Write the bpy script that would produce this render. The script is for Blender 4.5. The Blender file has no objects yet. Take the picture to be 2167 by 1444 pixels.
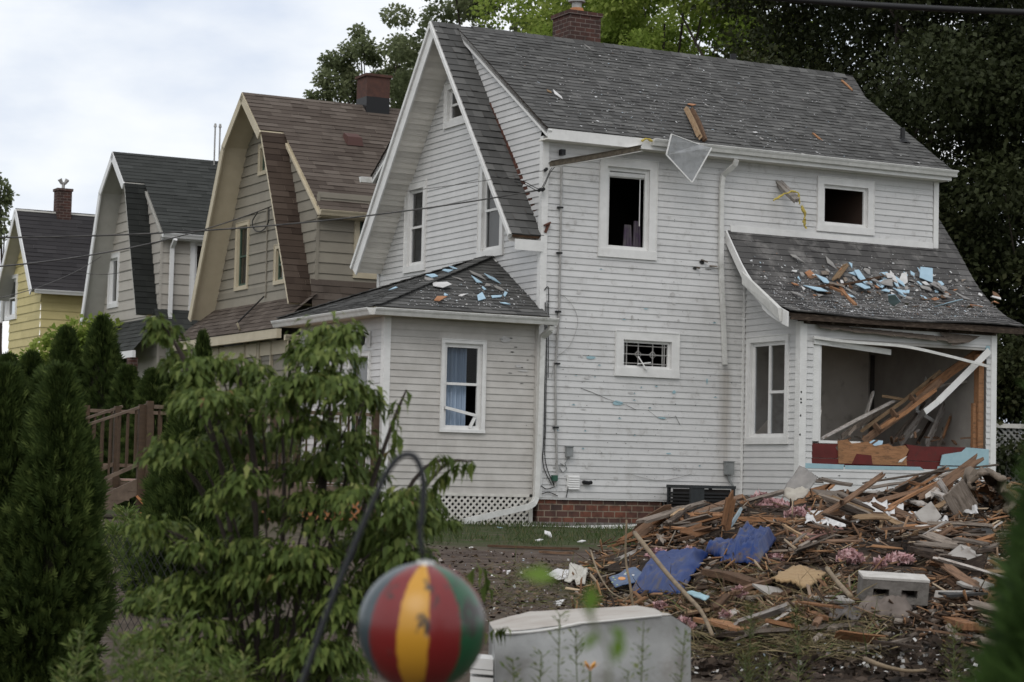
import bpy, math, random
import numpy as np
from mathutils import Vector, Matrix, noise as mnoise

random.seed(7); RNG = np.random.default_rng(11)
SC = bpy.context.scene
COL = SC.collection

# ------------------------------------------------------------------ camera
EYE = 0.758
CX, CY, FPX = 1083.5, 722.0, 4700.0          # photograph pixels (2167 x 1444)
C_R = Vector((0.99973, -0.00145, 0.02313)).normalized()
PITCH, ROLL, YAW = math.radians(3.6008), math.radians(1.32807), 1.0938688
_f = Vector((0, math.cos(PITCH), math.sin(PITCH))); _r = Vector((1, 0, 0)); _u = Vector((0, -math.sin(PITCH), math.cos(PITCH)))
C_R = _r * math.cos(ROLL) + _u * math.sin(ROLL)
C_U = -_r * math.sin(ROLL) + _u * math.cos(ROLL)
C_F = _f
CAM = Vector((0, 0, EYE))
cd = bpy.data.cameras.new('camera'); cam = bpy.data.objects.new('camera', cd); COL.objects.link(cam)
cam.matrix_world = Matrix(((C_R.x, C_U.x, -C_F.x, 0), (C_R.y, C_U.y, -C_F.y, 0), (C_R.z, C_U.z, -C_F.z, EYE), (0, 0, 0, 1)))
cd.sensor_fit = 'HORIZONTAL'; cd.sensor_width = 36.0; cd.lens = FPX / 2167 * 36
cd.clip_start = 0.1; cd.clip_end = 3000
cd.dof.use_dof = True; cd.dof.focus_distance = 28.0; cd.dof.aperture_fstop = 5.2
SC.camera = cam
SC.render.resolution_x, SC.render.resolution_y = 1024, 682
try:
    SC.cycles.use_denoising = True
    SC.cycles.denoiser = 'OPENIMAGEDENOISE'
    SC.cycles.max_bounces = 8; SC.cycles.transparent_max_bounces = 12
    SC.cycles.sample_clamp_indirect = 4.0
except Exception:
    pass
SC.view_settings.view_transform = 'Standard'; SC.view_settings.look = 'None'
SC.view_settings.gamma = 1.0; SC.view_settings.exposure = EXPOSURE = 0.12

# ------------------------------------------------------------------ sky and sun
SUN_EL, SUN_AZ = math.radians(46), math.radians(-166)     # azimuth clockwise from +Y (view direction): sun behind left shoulder
w = bpy.data.worlds.new('World'); SC.world = w; w.use_nodes = True
nt = w.node_tree; nt.nodes.clear()
N = nt.nodes.new; Lk = nt.links.new
out = N('ShaderNodeOutputWorld'); sky = N('ShaderNodeTexSky'); sky.sky_type = 'NISHITA'; sky.sun_disc = False
sky.sun_elevation = SUN_EL; sky.sun_rotation = SUN_AZ; sky.air_density = 1.0; sky.dust_density = 2.0
bg1 = N('ShaderNodeBackground'); bg1.inputs['Strength'].default_value = 0.075; Lk(sky.outputs[0], bg1.inputs[0])
tc = N('ShaderNodeTexCoord'); mp = N('ShaderNodeMapping'); mp.inputs['Scale'].default_value = (1.0, 1.0, 2.4); Lk(tc.outputs['Generated'], mp.inputs[0])
n1 = N('ShaderNodeTexNoise'); n1.inputs['Scale'].default_value = 6.5; n1.inputs['Detail'].default_value = 6; n1.inputs['Roughness'].default_value = .5; Lk(mp.outputs[0], n1.inputs[0])
rp = N('ShaderNodeValToRGB'); rp.color_ramp.elements[0].position = .34; rp.color_ramp.elements[0].color = (.64, .70, .81, 1)
rp.color_ramp.elements[1].position = .62; rp.color_ramp.elements[1].color = (.97, .97, .97, 1)
e = rp.color_ramp.elements.new(.48); e.color = (.83, .86, .90, 1)
Lk(n1.outputs[0], rp.inputs[0])
bg2 = N('ShaderNodeBackground'); bg2.inputs['Strength'].default_value = 1.12; Lk(rp.outputs[0], bg2.inputs[0])
mx = N('ShaderNodeMixShader'); mx.inputs[0].default_value = .88; Lk(bg1.outputs[0], mx.inputs[1]); Lk(bg2.outputs[0], mx.inputs[2]); Lk(mx.outputs[0], out.inputs[0])
sd = bpy.data.lights.new('sun', 'SUN'); sd.energy = 0.85; sd.angle = math.radians(35); sd.color = (1, .95, .88)
sun = bpy.data.objects.new('sun', sd); COL.objects.link(sun)
sun_dir = Vector((math.sin(SUN_AZ) * math.cos(SUN_EL), math.cos(SUN_AZ) * math.cos(SUN_EL), math.sin(SUN_EL)))
sun.rotation_euler = sun_dir.to_track_quat('Z', 'Y').to_euler()

# ------------------------------------------------------------------ frames
HO = Vector((0.4767, 38.618, 0.48))           # foot of the white house's near corner (bottom of its siding)
HU = Vector((math.sin(YAW), math.cos(YAW), 0)); HV = Vector((-math.cos(YAW), math.sin(YAW), 0)); ZZ = Vector((0, 0, 1))
HROT = math.atan2(HU.y, HU.x)
def ray(x, y): return C_F + C_R * ((x - CX) / FPX) - C_U * ((y - CY) / FPX)
def at(x, y, d): return CAM + ray(x, y) * d                     # point seen at pixel x, y at depth d
def W(u, v, z): return HO + HU * u + HV * v + ZZ * z
def loc(P): d = P - HO; return Vector((d.dot(HU), d.dot(HV), d.z))
def onV(x, y, v):                                               # where the sight line meets the plane v = const (house frame)
    d = ray(x, y); t = (HO + HV * v - CAM).dot(HV) / d.dot(HV); return loc(CAM + d * t)
def onU(x, y, u):
    d = ray(x, y); t = (HO + HU * u - CAM).dot(HU) / d.dot(HU); return loc(CAM + d * t)
V = Vector
def sm(t): t = min(1, max(0, t)); return t * t * (3 - 2 * t)
def ground_z(x, y):
    return -.75 + .75 * min(1, max(0, (y - 8) / 26.0)) + .02 * mnoise.noise(V((x * .7, y * .7, 0)))
MT = [(14.0, 0), (14.9, .03), (15.8, .165), (17, .26), (19.5, .42), (23, .58), (27.5, .70), (30, .74), (31.6, .55), (33.5, 0)]
XL = [(14, 1.55), (18, 1.0), (23.5, .70), (27, 1.75), (31, 3.3), (34, 4.2)]
def lerp(tab, t):
    if t <= tab[0][0]: return tab[0][1]
    for (a, b), (c, d) in zip(tab, tab[1:]):
        if t <= c: return b + (d - b) * (t - a) / (c - a)
    return tab[-1][1]
def mound(x, y):
    h = lerp(MT, y)
    if h <= 0: return 0
    e = sm((x - lerp(XL, y) + .15) / 1.3)
    h = h * e + .3 * sm((x - 4.6) / 1.2) * sm(1 - abs(y - 27.5) / 3.5)
    return h + e * (.15 * mnoise.noise(V((x * 1.0, y * .7, 3))) + .09 * mnoise.noise(V((x * 2.4, y * 1.7, 9))))
def H(x, y): return ground_z(x, y) + max(0, mound(x, y))
def on_ground(px, py, f=None, lo=9.0, hi=70):
    f = f or H; d = ray(px, py); t = lo
    while t < hi:
        P = CAM + d * t
        if P.z <= f(P.x, P.y): return P
        t += .04
    return CAM + d * hi

# ------------------------------------------------------------------ object helpers
def tag(o, label=None, cat=None, group=None, kind=None):
    if label: o['label'] = label
    if cat: o['category'] = cat
    if group: o['group'] = group
    if kind: o['kind'] = kind
    return o
def empty(name, loc, rz=0, label=None, cat=None, group=None):
    o = bpy.data.objects.new(name, None); COL.objects.link(o); o.location = loc; o.rotation_euler = (0, 0, rz)
    o.empty_display_size = .2
    return tag(o, label, cat, group)
def link_mesh(name, verts, faces, mat, parent=None, tones=None, smooth=False):
    me = bpy.data.meshes.new(name)
    me.from_pydata([tuple(v) for v in verts], [], faces); 
    if tones is not None and len(tones) == len(me.polygons):
        at_ = me.attributes.new('tone', 'FLOAT', 'FACE'); at_.data.foreach_set('value', np.asarray(tones, dtype=np.float32))
    if smooth: me.polygons.foreach_set('use_smooth', [True] * len(me.polygons))
    if mat: me.materials.append(mat)
    o = bpy.data.objects.new(name, me); COL.objects.link(o)
    if parent: o.parent = parent
    return o
def np_mesh(name, verts, faces, mat, parent=None, tones=None, smooth=False):
    """verts (n,3), faces (m,k) with one k"""
    me = bpy.data.meshes.new(name); n, m, k = len(verts), len(faces), faces.shape[1]
    me.vertices.add(n); me.vertices.foreach_set('co', np.ascontiguousarray(verts, dtype=np.float32).ravel())
    me.loops.add(m * k); me.loops.foreach_set('vertex_index', np.ascontiguousarray(faces, dtype=np.int32).ravel())
    me.polygons.add(m); me.polygons.foreach_set('loop_start', np.arange(0, m * k, k, dtype=np.int32))
    try: me.polygons.foreach_set('loop_total', np.full(m, k, dtype=np.int32))
    except Exception: pass
    me.update(calc_edges=True)
    if tones is not None:
        at_ = me.attributes.new('tone', 'FLOAT', 'FACE'); at_.data.foreach_set('value', np.asarray(tones, dtype=np.float32))
    if smooth: me.polygons.foreach_set('use_smooth', np.ones(m, dtype=bool))
    if mat: me.materials.append(mat)
    me.validate()
    o = bpy.data.objects.new(name, me); COL.objects.link(o)
    if parent: o.parent = parent
    return o
class MB:
    def __init__(s): s.v = []; s.f = []; s.t = []
    def quad(s, a, b, c, d, t=.5):
        i = len(s.v); s.v += [a, b, c, d]; s.f.append((i, i + 1, i + 2, i + 3)); s.t.append(t)
    def poly(s, pts, t=.5):
        i = len(s.v); s.v += list(pts); s.f.append(tuple(range(i, i + len(pts)))); s.t.append(t)
    def hexa(s, p, t=.5):          # 8 corners: 0-3 bottom ring, 4-7 top ring
        i = len(s.v); s.v += list(p)
        for q in ((0, 3, 2, 1), (4, 5, 6, 7), (0, 1, 5, 4), (1, 2, 6, 5), (2, 3, 7, 6), (3, 0, 4, 7)):
            s.f.append(tuple(i + k for k in q)); s.t.append(t)
    def box(s, F, a0, a1, z0, z1, n0, n1, t=.5):
        s.hexa([F(a0, z0, n0), F(a1, z0, n0), F(a1, z0, n1), F(a0, z0, n1), F(a0, z1, n0), F(a1, z1, n0), F(a1, z1, n1), F(a0, z1, n1)], t)
    def beam(s, p, q, w, h, up=None, t=.5):
        d = (q - p).normalized(); up = up or ZZ
        x = d.cross(up)
        if x.length < 1e-3: x = d.cross(V((0, 1, 0)))
        x.normalize(); y = x.cross(d).normalized(); x = x * w / 2; y = y * h / 2
        s.hexa([p - x - y, p + x - y, q + x - y, q - x - y, p - x + y, p + x + y, q + x + y, q - x + y], t)
    def tube(s, path, r, n=6, t=.5, cap=True):
        rs = r if isinstance(r, (list, tuple)) else [r] * len(path); base = len(s.v); ref = V((.3, .2, .93))
        for k, p in enumerate(path):
            d = (path[min(k + 1, len(path) - 1)] - path[max(k - 1, 0)]).normalized()
            x = d.cross(ref)
            if x.length < .05: x = d.cross(V((1, 0, 0)))
            x.normalize(); y = d.cross(x)
            for j in range(n):
                a = 2 * math.pi * j / n; s.v.append(p + (x * math.cos(a) + y * math.sin(a)) * rs[k])
        for k in range(len(path) - 1):
            for j in range(n):
                a = base + k * n + j; b = base + k * n + (j + 1) % n; s.f.append((a, b, b + n, a + n)); s.t.append(t)
        if cap:
            s.f.append(tuple(base + j for j in range(n))[::-1]); s.t.append(t)
            s.f.append(tuple(base + (len(path) - 1) * n + j for j in range(n))); s.t.append(t)
    def build(s, name, mat, parent=None, smooth=False):
        return link_mesh(name, s.v, s.f, mat, parent, s.t, smooth)
def FR(P0, ad, nd): return lambda a, z, n: P0 + ad * a + ZZ * z + nd * n
def curve_pts(pts, n=8):
    out_ = []
    for i in range(len(pts) - 1):
        p0, p1, p2, p3 = pts[max(i - 1, 0)], pts[i], pts[i + 1], pts[min(i + 2, len(pts) - 1)]
        for k in range(n):
            t = k / n; out_.append(.5 * ((2 * p1) + (p2 - p0) * t + (2 * p0 - 5 * p1 + 4 * p2 - p3) * t * t + (3 * p1 - p0 - 3 * p2 + p3) * t ** 3))
    return out_ + [pts[-1]]
def scatter(tv, tf, pos, fwd, up, scale, tone):
    """copies of a template (x along fwd, y sideways, z along up) -> verts, faces, tones"""
    f = fwd / np.maximum(np.linalg.norm(fwd, axis=1, keepdims=True), 1e-6)
    y = np.cross(up, f); y /= np.maximum(np.linalg.norm(y, axis=1, keepdims=True), 1e-6); z = np.cross(f, y)
    tv = np.asarray(tv, float); tf = np.asarray(tf, int)
    sc = np.asarray(scale, float)
    if sc.ndim == 1: sc = np.repeat(sc[:, None], 3, 1)
    vv = (pos[:, None, :] + (tv[None, :, 0] * sc[:, 0:1])[:, :, None] * f[:, None, :] + (tv[None, :, 1] * sc[:, 1:2])[:, :, None] * y[:, None, :] + (tv[None, :, 2] * sc[:, 2:3])[:, :, None] * z[:, None, :])
    n = len(pos); ff = (tf[None] + (np.arange(n) * len(tv))[:, None, None]).reshape(-1, tf.shape[1])
    return vv.reshape(-1, 3), ff, np.repeat(tone, len(tf))

# ------------------------------------------------------------------ materials
def lin(r, g, b): return tuple((c / 255 / 12.92 if c / 255 <= .04045 else ((c / 255 + .055) / 1.055) ** 2.4) for c in (r, g, b))
def _mx(nt, a, b, fac, mode='MIX'):
    m = nt.nodes.new('ShaderNodeMix'); m.data_type = 'RGBA'; m.blend_type = mode
    for sock, val in ((m.inputs[0], fac), (m.inputs[6], a), (m.inputs[7], b)):
        if hasattr(val, 'is_linked'): nt.links.new(val, sock)
        elif isinstance(val, (int, float)): sock.default_value = val
        else: sock.default_value = (*val[:3], 1)
    return m.outputs[2]
def _noise(nt, scale, detail=5, rough=.55, stretch=(1, 1, 1), coord='Object'):
    t = nt.nodes.new('ShaderNodeTexCoord'); m = nt.nodes.new('ShaderNodeMapping'); m.inputs['Scale'].default_value = stretch
    n = nt.nodes.new('ShaderNodeTexNoise'); n.inputs['Scale'].default_value = scale; n.inputs['Detail'].default_value = detail; n.inputs['Roughness'].default_value = rough
    nt.links.new(t.outputs[coord], m.inputs[0]); nt.links.new(m.outputs[0], n.inputs[0]); return n.outputs[0]
def _ramp(nt, fac, els, const=False):
    r = nt.nodes.new('ShaderNodeValToRGB'); cr = r.color_ramp
    if const: cr.interpolation = 'CONSTANT'
    cr.elements[0].position, cr.elements[0].color = els[0][0], (*els[0][1], 1)
    cr.elements[1].position, cr.elements[1].color = els[-1][0], (*els[-1][1], 1)
    for p, c in els[1:-1]: x = cr.elements.new(p); x.color = (*c, 1)
    nt.links.new(fac, r.inputs[0]); return r.outputs[0]
def _attr(nt): a = nt.nodes.new('ShaderNodeAttribute'); a.attribute_name = 'tone'; return a.outputs['Fac']
B3 = lambda x: (x, x, x)
def M(name, c1, c2=None, scale=6, rough=.7, bump=0.0, bscale=60, tone=0.0, metal=0.0, spec=.3, stretch=(1, 1, 1), dirt=None, dscale=2.0, dpos=(.55, .75), palette=None, trans=0.0, dstretch=(1, 1, 1)):
    m = bpy.data.materials.new(name); m.use_nodes = True; nt = m.node_tree; p = nt.nodes['Principled BSDF']
    if palette: col = _ramp(nt, _attr(nt), palette)
    else: col = c1
    if c2 is not None: col = _mx(nt, col, c2, _ramp(nt, _noise(nt, scale, 6, .6, stretch), [(.35, B3(0)), (.65, B3(1))]))
    if dirt is not None: col = _mx(nt, col, dirt, _ramp(nt, _noise(nt, dscale, 8, .65, dstretch), [(dpos[0], B3(0)), (dpos[1], B3(.8))]))
    if tone: col = _mx(nt, col, _ramp(nt, _attr(nt), [(0, B3(1 - tone)), (1, B3(1.0))]), 1.0, 'MULTIPLY')
    if hasattr(col, 'is_linked'): nt.links.new(col, p.inputs['Base Color'])
    else: p.inputs['Base Color'].default_value = (*col, 1)
    p.inputs['Roughness'].default_value = rough; p.inputs['Metallic'].default_value = metal
    p.inputs['Specular IOR Level'].default_value = spec
    if bump:
        b = nt.nodes.new('ShaderNodeBump'); b.inputs['Strength'].default_value = bump; b.inputs['Distance'].default_value = .01
        nt.links.new(_noise(nt, bscale, 6, .6, stretch), b.inputs['Height']); nt.links.new(b.outputs[0], p.inputs['Normal'])
    if trans:
        tr = nt.nodes.new('ShaderNodeBsdfTranslucent'); ms = nt.nodes.new('ShaderNodeMixShader'); ms.inputs[0].default_value = trans
        if hasattr(col, 'is_linked'): nt.links.new(col, tr.inputs[0])
        else: tr.inputs[0].default_value = (*col, 1)
        o = nt.nodes['Material Output']; nt.links.new(p.outputs[0], ms.inputs[1]); nt.links.new(tr.outputs[0], ms.inputs[2]); nt.links.new(ms.outputs[0], o.inputs[0])
    return m
def glassmat(name, tint=(.8, .85, .88), alpha=.35):
    m = bpy.data.materials.new(name); m.use_nodes = True; nt = m.node_tree; nt.nodes.clear()
    o = nt.nodes.new('ShaderNodeOutputMaterial'); g = nt.nodes.new('ShaderNodeBsdfGlossy'); t = nt.nodes.new('ShaderNodeBsdfTransparent'); x = nt.nodes.new('ShaderNodeMixShader')
    fr = nt.nodes.new('ShaderNodeMath'); fr.operation = 'POWER'; fr.inputs[1].default_value = 4.0; lw = nt.nodes.new('ShaderNodeLayerWeight'); lw.inputs[0].default_value = .5; nt.links.new(lw.outputs['Facing'], fr.inputs[0])
    g.inputs['Roughness'].default_value = .03; t.inputs[0].default_value = (*tint, 1)
    mt = nt.nodes.new('ShaderNodeMath'); mt.operation = 'ADD'; mt.inputs[1].default_value = alpha; mt.use_clamp = True
    nt.links.new(fr.outputs[0], mt.inputs[0]); nt.links.new(mt.outputs[0], x.inputs[0]); nt.links.new(t.outputs[0], x.inputs[1]); nt.links.new(g.outputs[0], x.inputs[2]); nt.links.new(x.outputs[0], o.inputs[0])
    return m
m_white = M('white vinyl siding', (.625, .622, .615), (.575, .572, .565), 3, .55, .1, 30, tone=.10, dirt=(.36, .35, .33), dscale=1.7, dpos=(.56, .95), dstretch=(1, 1, .6))
m_trim = M('white painted trim', (.72, .715, .70), (.64, .635, .62), 5, .5, .1, 40, dirt=(.40, .38, .35), dscale=4, dpos=(.6, .95))
m_porch = M('dusty vinyl siding', (.52, .50, .47), (.44, .42, .39), 3, .6, .1, 30, tone=.10, dirt=(.33, .31, .29), dscale=1.6, dpos=(.54, .9), dstretch=(1, 1, .6))
m_soffit = M('ribbed white soffit', (.80, .77, .71), (.74, .71, .65), 4, .6, tone=.25)
m_gutter = M('weathered aluminium gutter', (.66, .655, .63), (.55, .545, .52), 6, .4, dirt=(.24, .25, .20), dscale=5, dpos=(.58, .85))
m_gutin = M('gutter inside mud', (.16, .135, .10), (.08, .066, .05), 20, .9)
m_roof = M('grey asphalt shingle', None, rough=.9, bump=.6, bscale=120, spec=.15, palette=[(0, (.060, .059, .057)), (.5, (.093, .092, .089)), (1, (.135, .133, .128))])
m_roofb = M('brown asphalt shingle', None, rough=.9, bump=.5, bscale=120, spec=.15, palette=[(0, (.068, .053, .044)), (.5, (.098, .079, .066)), (1, (.135, .112, .095))], dirt=(.054, .043, .036), dscale=1.2)
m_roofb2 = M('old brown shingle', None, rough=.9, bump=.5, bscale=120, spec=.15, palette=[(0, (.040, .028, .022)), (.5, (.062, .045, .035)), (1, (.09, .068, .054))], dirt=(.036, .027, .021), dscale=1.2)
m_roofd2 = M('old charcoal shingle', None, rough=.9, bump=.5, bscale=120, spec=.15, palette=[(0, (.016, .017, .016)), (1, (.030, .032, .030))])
m_roofd = M('charcoal green shingle', None, rough=.9, bump=.5, bscale=120, spec=.15, palette=[(0, (.034, .036, .034)), (1, (.058, .061, .058))])
m_roofp = M('dark plum shingle', None, rough=.9, bump=.5, bscale=120, spec=.15, palette=[(0, (.030, .028, .030)), (1, (.052, .049, .051))])
m_roofm = M('dusty grey shingle', None, rough=.9, bump=.6, bscale=120, spec=.15, palette=[(0, (.055, .053, .053)), (.5, (.085, .082, .08)), (1, (.125, .12, .117))], dirt=(.24, .23, .22), dscale=2.6, dpos=(.52, .72))
m_glass = glassmat('window glass', (.6, .62, .64), .02); m_glassd = glassmat('dark window glass', (.5, .53, .55), .09)
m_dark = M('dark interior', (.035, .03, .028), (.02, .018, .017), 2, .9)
m_room = M('stained plaster', (.70, .66, .60), (.60, .56, .50), 2, .9, dirt=(.2, .17, .14), dscale=2.5, dpos=(.55, .8))
m_blind = M('window blind', (.13, .13, .125), (.10, .10, .097), 3, .6)
m_curtain = M('blue grey curtain', (.36, .44, .54), (.25, .32, .42), 3, .9, stretch=(3, 3, .2))
m_lav = M('lavender cloth', (.10, .07, .12), (.16, .15, .15), 5, .9)
m_brickmortar = None
def brick(name, c1, c2, mort, sw=1, bw=.22, bh=.11, axis='x', offx=0):
    m = bpy.data.materials.new(name); m.use_nodes = True; nt = m.node_tree; p = nt.nodes['Principled BSDF']
    t = nt.nodes.new('ShaderNodeTexCoord'); s = nt.nodes.new('ShaderNodeSeparateXYZ'); c = nt.nodes.new('ShaderNodeCombineXYZ'); a = nt.nodes.new('ShaderNodeMath'); a.operation = 'ADD'
    nt.links.new(t.outputs['Object'], s.inputs[0]); nt.links.new(s.outputs[0], a.inputs[0]); nt.links.new(s.outputs[1], a.inputs[1]); nt.links.new(a.outputs[0], c.inputs[0]); nt.links.new(s.outputs[2], c.inputs[1])
    b = nt.nodes.new('ShaderNodeTexBrick'); b.inputs['Scale'].default_value = 1; b.inputs['Brick Width'].default_value = bw; b.inputs['Row Height'].default_value = bh; b.inputs['Mortar Size'].default_value = bh * .09
    b.inputs['Color1'].default_value = (*c1, 1); b.inputs['Color2'].default_value = (*c2, 1); b.inputs['Mortar'].default_value = (*mort, 1); b.inputs['Bias'].default_value = 0; b.inputs['Mortar Smooth'].default_value = .2
    nt.links.new(c.outputs[0], b.inputs[0])
    col = _mx(nt, b.outputs[0], (.035, .028, .025), _ramp(nt, _noise(nt, 9, 6), [(.45, B3(0)), (.75, B3(.75))]))
    nt.links.new(col, p.inputs['Base Color']); p.inputs['Roughness'].default_value = .9; p.inputs['Specular IOR Level'].default_value = .15
    bm = nt.nodes.new('ShaderNodeBump'); bm.inputs['Strength'].default_value = .7; bm.inputs['Distance'].default_value = .01; bm.invert = True; nt.links.new(b.outputs['Fac'], bm.inputs['Height']); nt.links.new(bm.outputs[0], p.inputs['Normal'])
    return m
m_brick = brick('foundation brick', (.19, .075, .05), (.075, .05, .045), (.26, .21, .16), bw=.235, bh=.112)
m_chim = brick('chimney brick', (.095, .045, .036), (.06, .036, .032), (.17, .14, .125), bw=.22, bh=.085)
m_conc = M('concrete', (.20, .185, .17), (.13, .12, .108), 12, .9, .8, 40)
m_metal = M('galvanised sheet', (.38, .375, .36), (.27, .26, .25), 4, .45, .2, 8, metal=.25)
m_box = M('grey utility box', (.24, .25, .25), (.19, .2, .2), 6, .5)
m_wire = M('black cable', (.012, .012, .013), None, rough=.5)
m_ac = M('black condenser paint', (.03, .034, .036), (.02, .022, .024), 6, .5)
m_deckw = M('brown stained deck wood', (.078, .05, .03), (.055, .036, .023), 4, .75, .3, 40, stretch=(1, 1, 6))
m_rail = M('faded rail wood', (.15, .11, .08), (.10, .072, .052), 6, .75, .3, 40)
m_orange = M('orange lattice wood', (.42, .18, .075), (.30, .13, .06), 4, .7)
m_pink = M('deck floor paint', (.45, .30, .24), (.36, .24, .20), 6, .7)
m_lattice = M('white lattice', (.62, .60, .56), (.5, .48, .44), 5, .6)
m_tan = M('taupe shingle siding', (.285, .26, .21), (.25, .226, .185), 2, .7, tone=.16)
m_cream = M('cream trim', (.52, .46, .34), (.46, .40, .29), 3, .6)
m_creamd = M('tan soffit', (.60, .525, .39), (.54, .47, .34), 3, .6)
m_grey = M('pale grey siding', (.46, .435, .39), (.42, .39, .35), 2, .7, tone=.14)
m_greyt = M('grey soffit', (.42, .41, .38), (.37, .36, .33), 3, .6)
m_yel = M('yellow siding', (.62, .53, .26), (.55, .47, .22), 2, .7, tone=.12)
m_green = M('green window sash', (.05, .085, .06), None, rough=.5)
m_foam = M('light blue foam board', (.40, .55, .66), (.34, .48, .58), 6, .8, spec=.2)
m_teal = M('teal sheathing', (.28, .43, .48), (.33, .48, .53), 6, .8)
m_red = M('dark red sheathing', (.13, .02, .018), (.09, .016, .014), 4, .7, dirt=(.05, .03, .025), dscale=5)
def wood(name, c1, c2, c3):
    """grain runs along the board's own x axis; each board also gets its own shade"""
    m = M(name, c1, c2, 7, .9, .7, 45, spec=.1, stretch=(1, 14, 14), dirt=c3, dscale=6, dpos=(.5, .66), dstretch=(1, 4, 4)); nt = m.node_tree; p = nt.nodes['Principled BSDF']
    src = p.inputs['Base Color'].links[0].from_socket; oi = nt.nodes.new('ShaderNodeObjectInfo')
    nt.links.new(_mx(nt, src, _ramp(nt, oi.outputs['Random'], [(0, (.55, .53, .52)), (1, (1.25, 1.22, 1.2))]), 1.0, 'MULTIPLY'), p.inputs['Base Color']); return m
m_wood = [wood('splintered orange wood', (.38, .205, .11), (.26, .138, .072), (.12, .075, .048)),
          wood('brown old wood', (.22, .14, .092), (.135, .085, .057), (.06, .042, .032)),
          wood('dark rotted wood', (.075, .056, .045), (.035, .028, .023), (.14, .11, .085)),
          wood('grey weathered wood', (.26, .225, .19), (.16, .135, .115), (.08, .065, .052)),
          wood('pale fresh wood', (.42, .31, .20), (.32, .215, .125), (.2, .13, .08)),
          wood('white painted wood', (.58, .56, .53), (.45, .42, .39), (.17, .12, .085))]
m_ins = M('pink insulation', (.58, .27, .30), (.40, .20, .20), 14, .95, 1.0, 25, dirt=(.18, .11, .09), dscale=7, dpos=(.5, .7))
m_insy = M('yellow insulation', (.50, .40, .10), (.40, .31, .08), 10, .95, .8, 30)
m_tarp = M('blue vinyl sheet', (.010, .028, .115), (.016, .042, .155), 4, .5, .2, 14, spec=.18, dirt=(.09, .07, .06), dscale=4, dpos=(.54, .64))
m_appl = M('scuffed appliance enamel', (.34, .345, .34), (.25, .255, .25), 2.5, .5, .8, 6, dirt=(.13, .115, .10), dscale=3.5, dpos=(.50, .74))
m_appt = M('dusty appliance top', (.44, .41, .37), (.36, .32, .28), 3, .5, dirt=(.26, .2, .16), dscale=4, dpos=(.5, .75), dstretch=(1, 4, 1))
def wall_a():
    m = m_white.copy(); m.name = 'white vinyl siding smudged'; nt = m.node_tree; p = nt.nodes['Principled BSDF']; src = p.inputs['Base Color'].links[0].from_socket
    col = _mx(nt, src, (.27, .255, .235), _ramp(nt, _noise(nt, 4.5, 8, .72), [(.54, B3(0)), (.70, B3(.6))]))
    t = nt.nodes.new('ShaderNodeTexCoord'); s = nt.nodes.new('ShaderNodeSeparateXYZ'); nt.links.new(t.outputs['Object'], s.inputs[0])
    def mr(sock, a, b, c, d): q = nt.nodes.new('ShaderNodeMapRange'); q.inputs[1].default_value = a; q.inputs[2].default_value = b; q.inputs[3].default_value = c; q.inputs[4].default_value = d; nt.links.new(sock, q.inputs[0]); return q.outputs[0]
    def mu(a, b): q = nt.nodes.new('ShaderNodeMath'); q.operation = 'MULTIPLY'; nt.links.new(a, q.inputs[0]); nt.links.new(b, q.inputs[1]); return q.outputs[0]
    band = mu(mr(s.outputs[0], 3.66, 3.84, 0, 1), mr(s.outputs[0], 3.9, 4.02, 1, 0)); low = mu(mr(s.outputs[2], 2.3, 2.55, 1, 0), mr(s.outputs[2], .3, 1.4, .45, 1.0))
    col = _mx(nt, col, (.30, .27, .235), mu(mu(band, low), _ramp(nt, _noise(nt, 3, 6, .6, (6, 1, .5)), [(.3, B3(.45)), (.7, B3(.85))])))
    nt.links.new(col, p.inputs['Base Color']); return m
m_wallA = wall_a()
m_screen = glassmat('insect screen', (.62, .62, .63), .0)
# ------------------------------------------------------------------ ground
def ground_mat():
    m = bpy.data.materials.new('yard earth'); m.use_nodes = True; nt = m.node_tree; p = nt.nodes['Principled BSDF']
    col = _mx(nt, (.105, .08, .065), (.062, .046, .038), _ramp(nt, _noise(nt, 1.2, 8, .6, (1, 2.2, 1)), [(.38, B3(0)), (.62, B3(1))]))
    col = _mx(nt, col, (.17, .145, .125), _ramp(nt, _noise(nt, 5, 8, .7), [(.52, B3(0)), (.72, B3(.8))]))
    col = _mx(nt, col, (.045, .062, .022), _mx(nt, B3(0), _attr(nt), _ramp(nt, _noise(nt, 3.5, 8, .7), [(.3, B3(0)), (.55, B3(1))])))
    nt.links.new(col, p.inputs['Base Color']); p.inputs['Roughness'].default_value = .95; p.inputs['Specular IOR Level'].default_value = .1
    b = nt.nodes.new('ShaderNodeBump'); b.inputs['Strength'].default_value = .8; b.inputs['Distance'].default_value = .05; nt.links.new(_noise(nt, 9, 8, .65), b.inputs['Height']); nt.links.new(b.outputs[0], p.inputs['Normal'])
    return m
def build_ground():
    xs = [-600, -200, -80, -40, -25] + [-16 + .4 * k for k in range(81)] + [20, 30, 60, 200, 600]
    ys = [-60, -10, 0, 4, 7] + [8 + .4 * k for k in range(81)] + [44, 50, 60, 80, 120, 250, 700, 1600]
    vs = [(x, y, ground_z(x, y)) for y in ys for x in xs]; n = len(xs); fs, ts = [], []
    for j in range(len(ys) - 1):
        for i in range(n - 1):
            x, y = (xs[i] + xs[i + 1]) / 2, (ys[j] + ys[j + 1]) / 2
            fs.append((j * n + i, j * n + i + 1, (j + 1) * n + i + 1, (j + 1) * n + i))
            g = 1.0 if (y > 40 or abs(x) > 12) else (sm((y - 28.5) / 2.5) * (1 if x > -1.6 else .3) if y > 20 else .12)
            ts.append(g)
    tag(link_mesh('ground', vs, fs, ground_mat(), None, ts, True), kind='structure')
build_ground()

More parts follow.
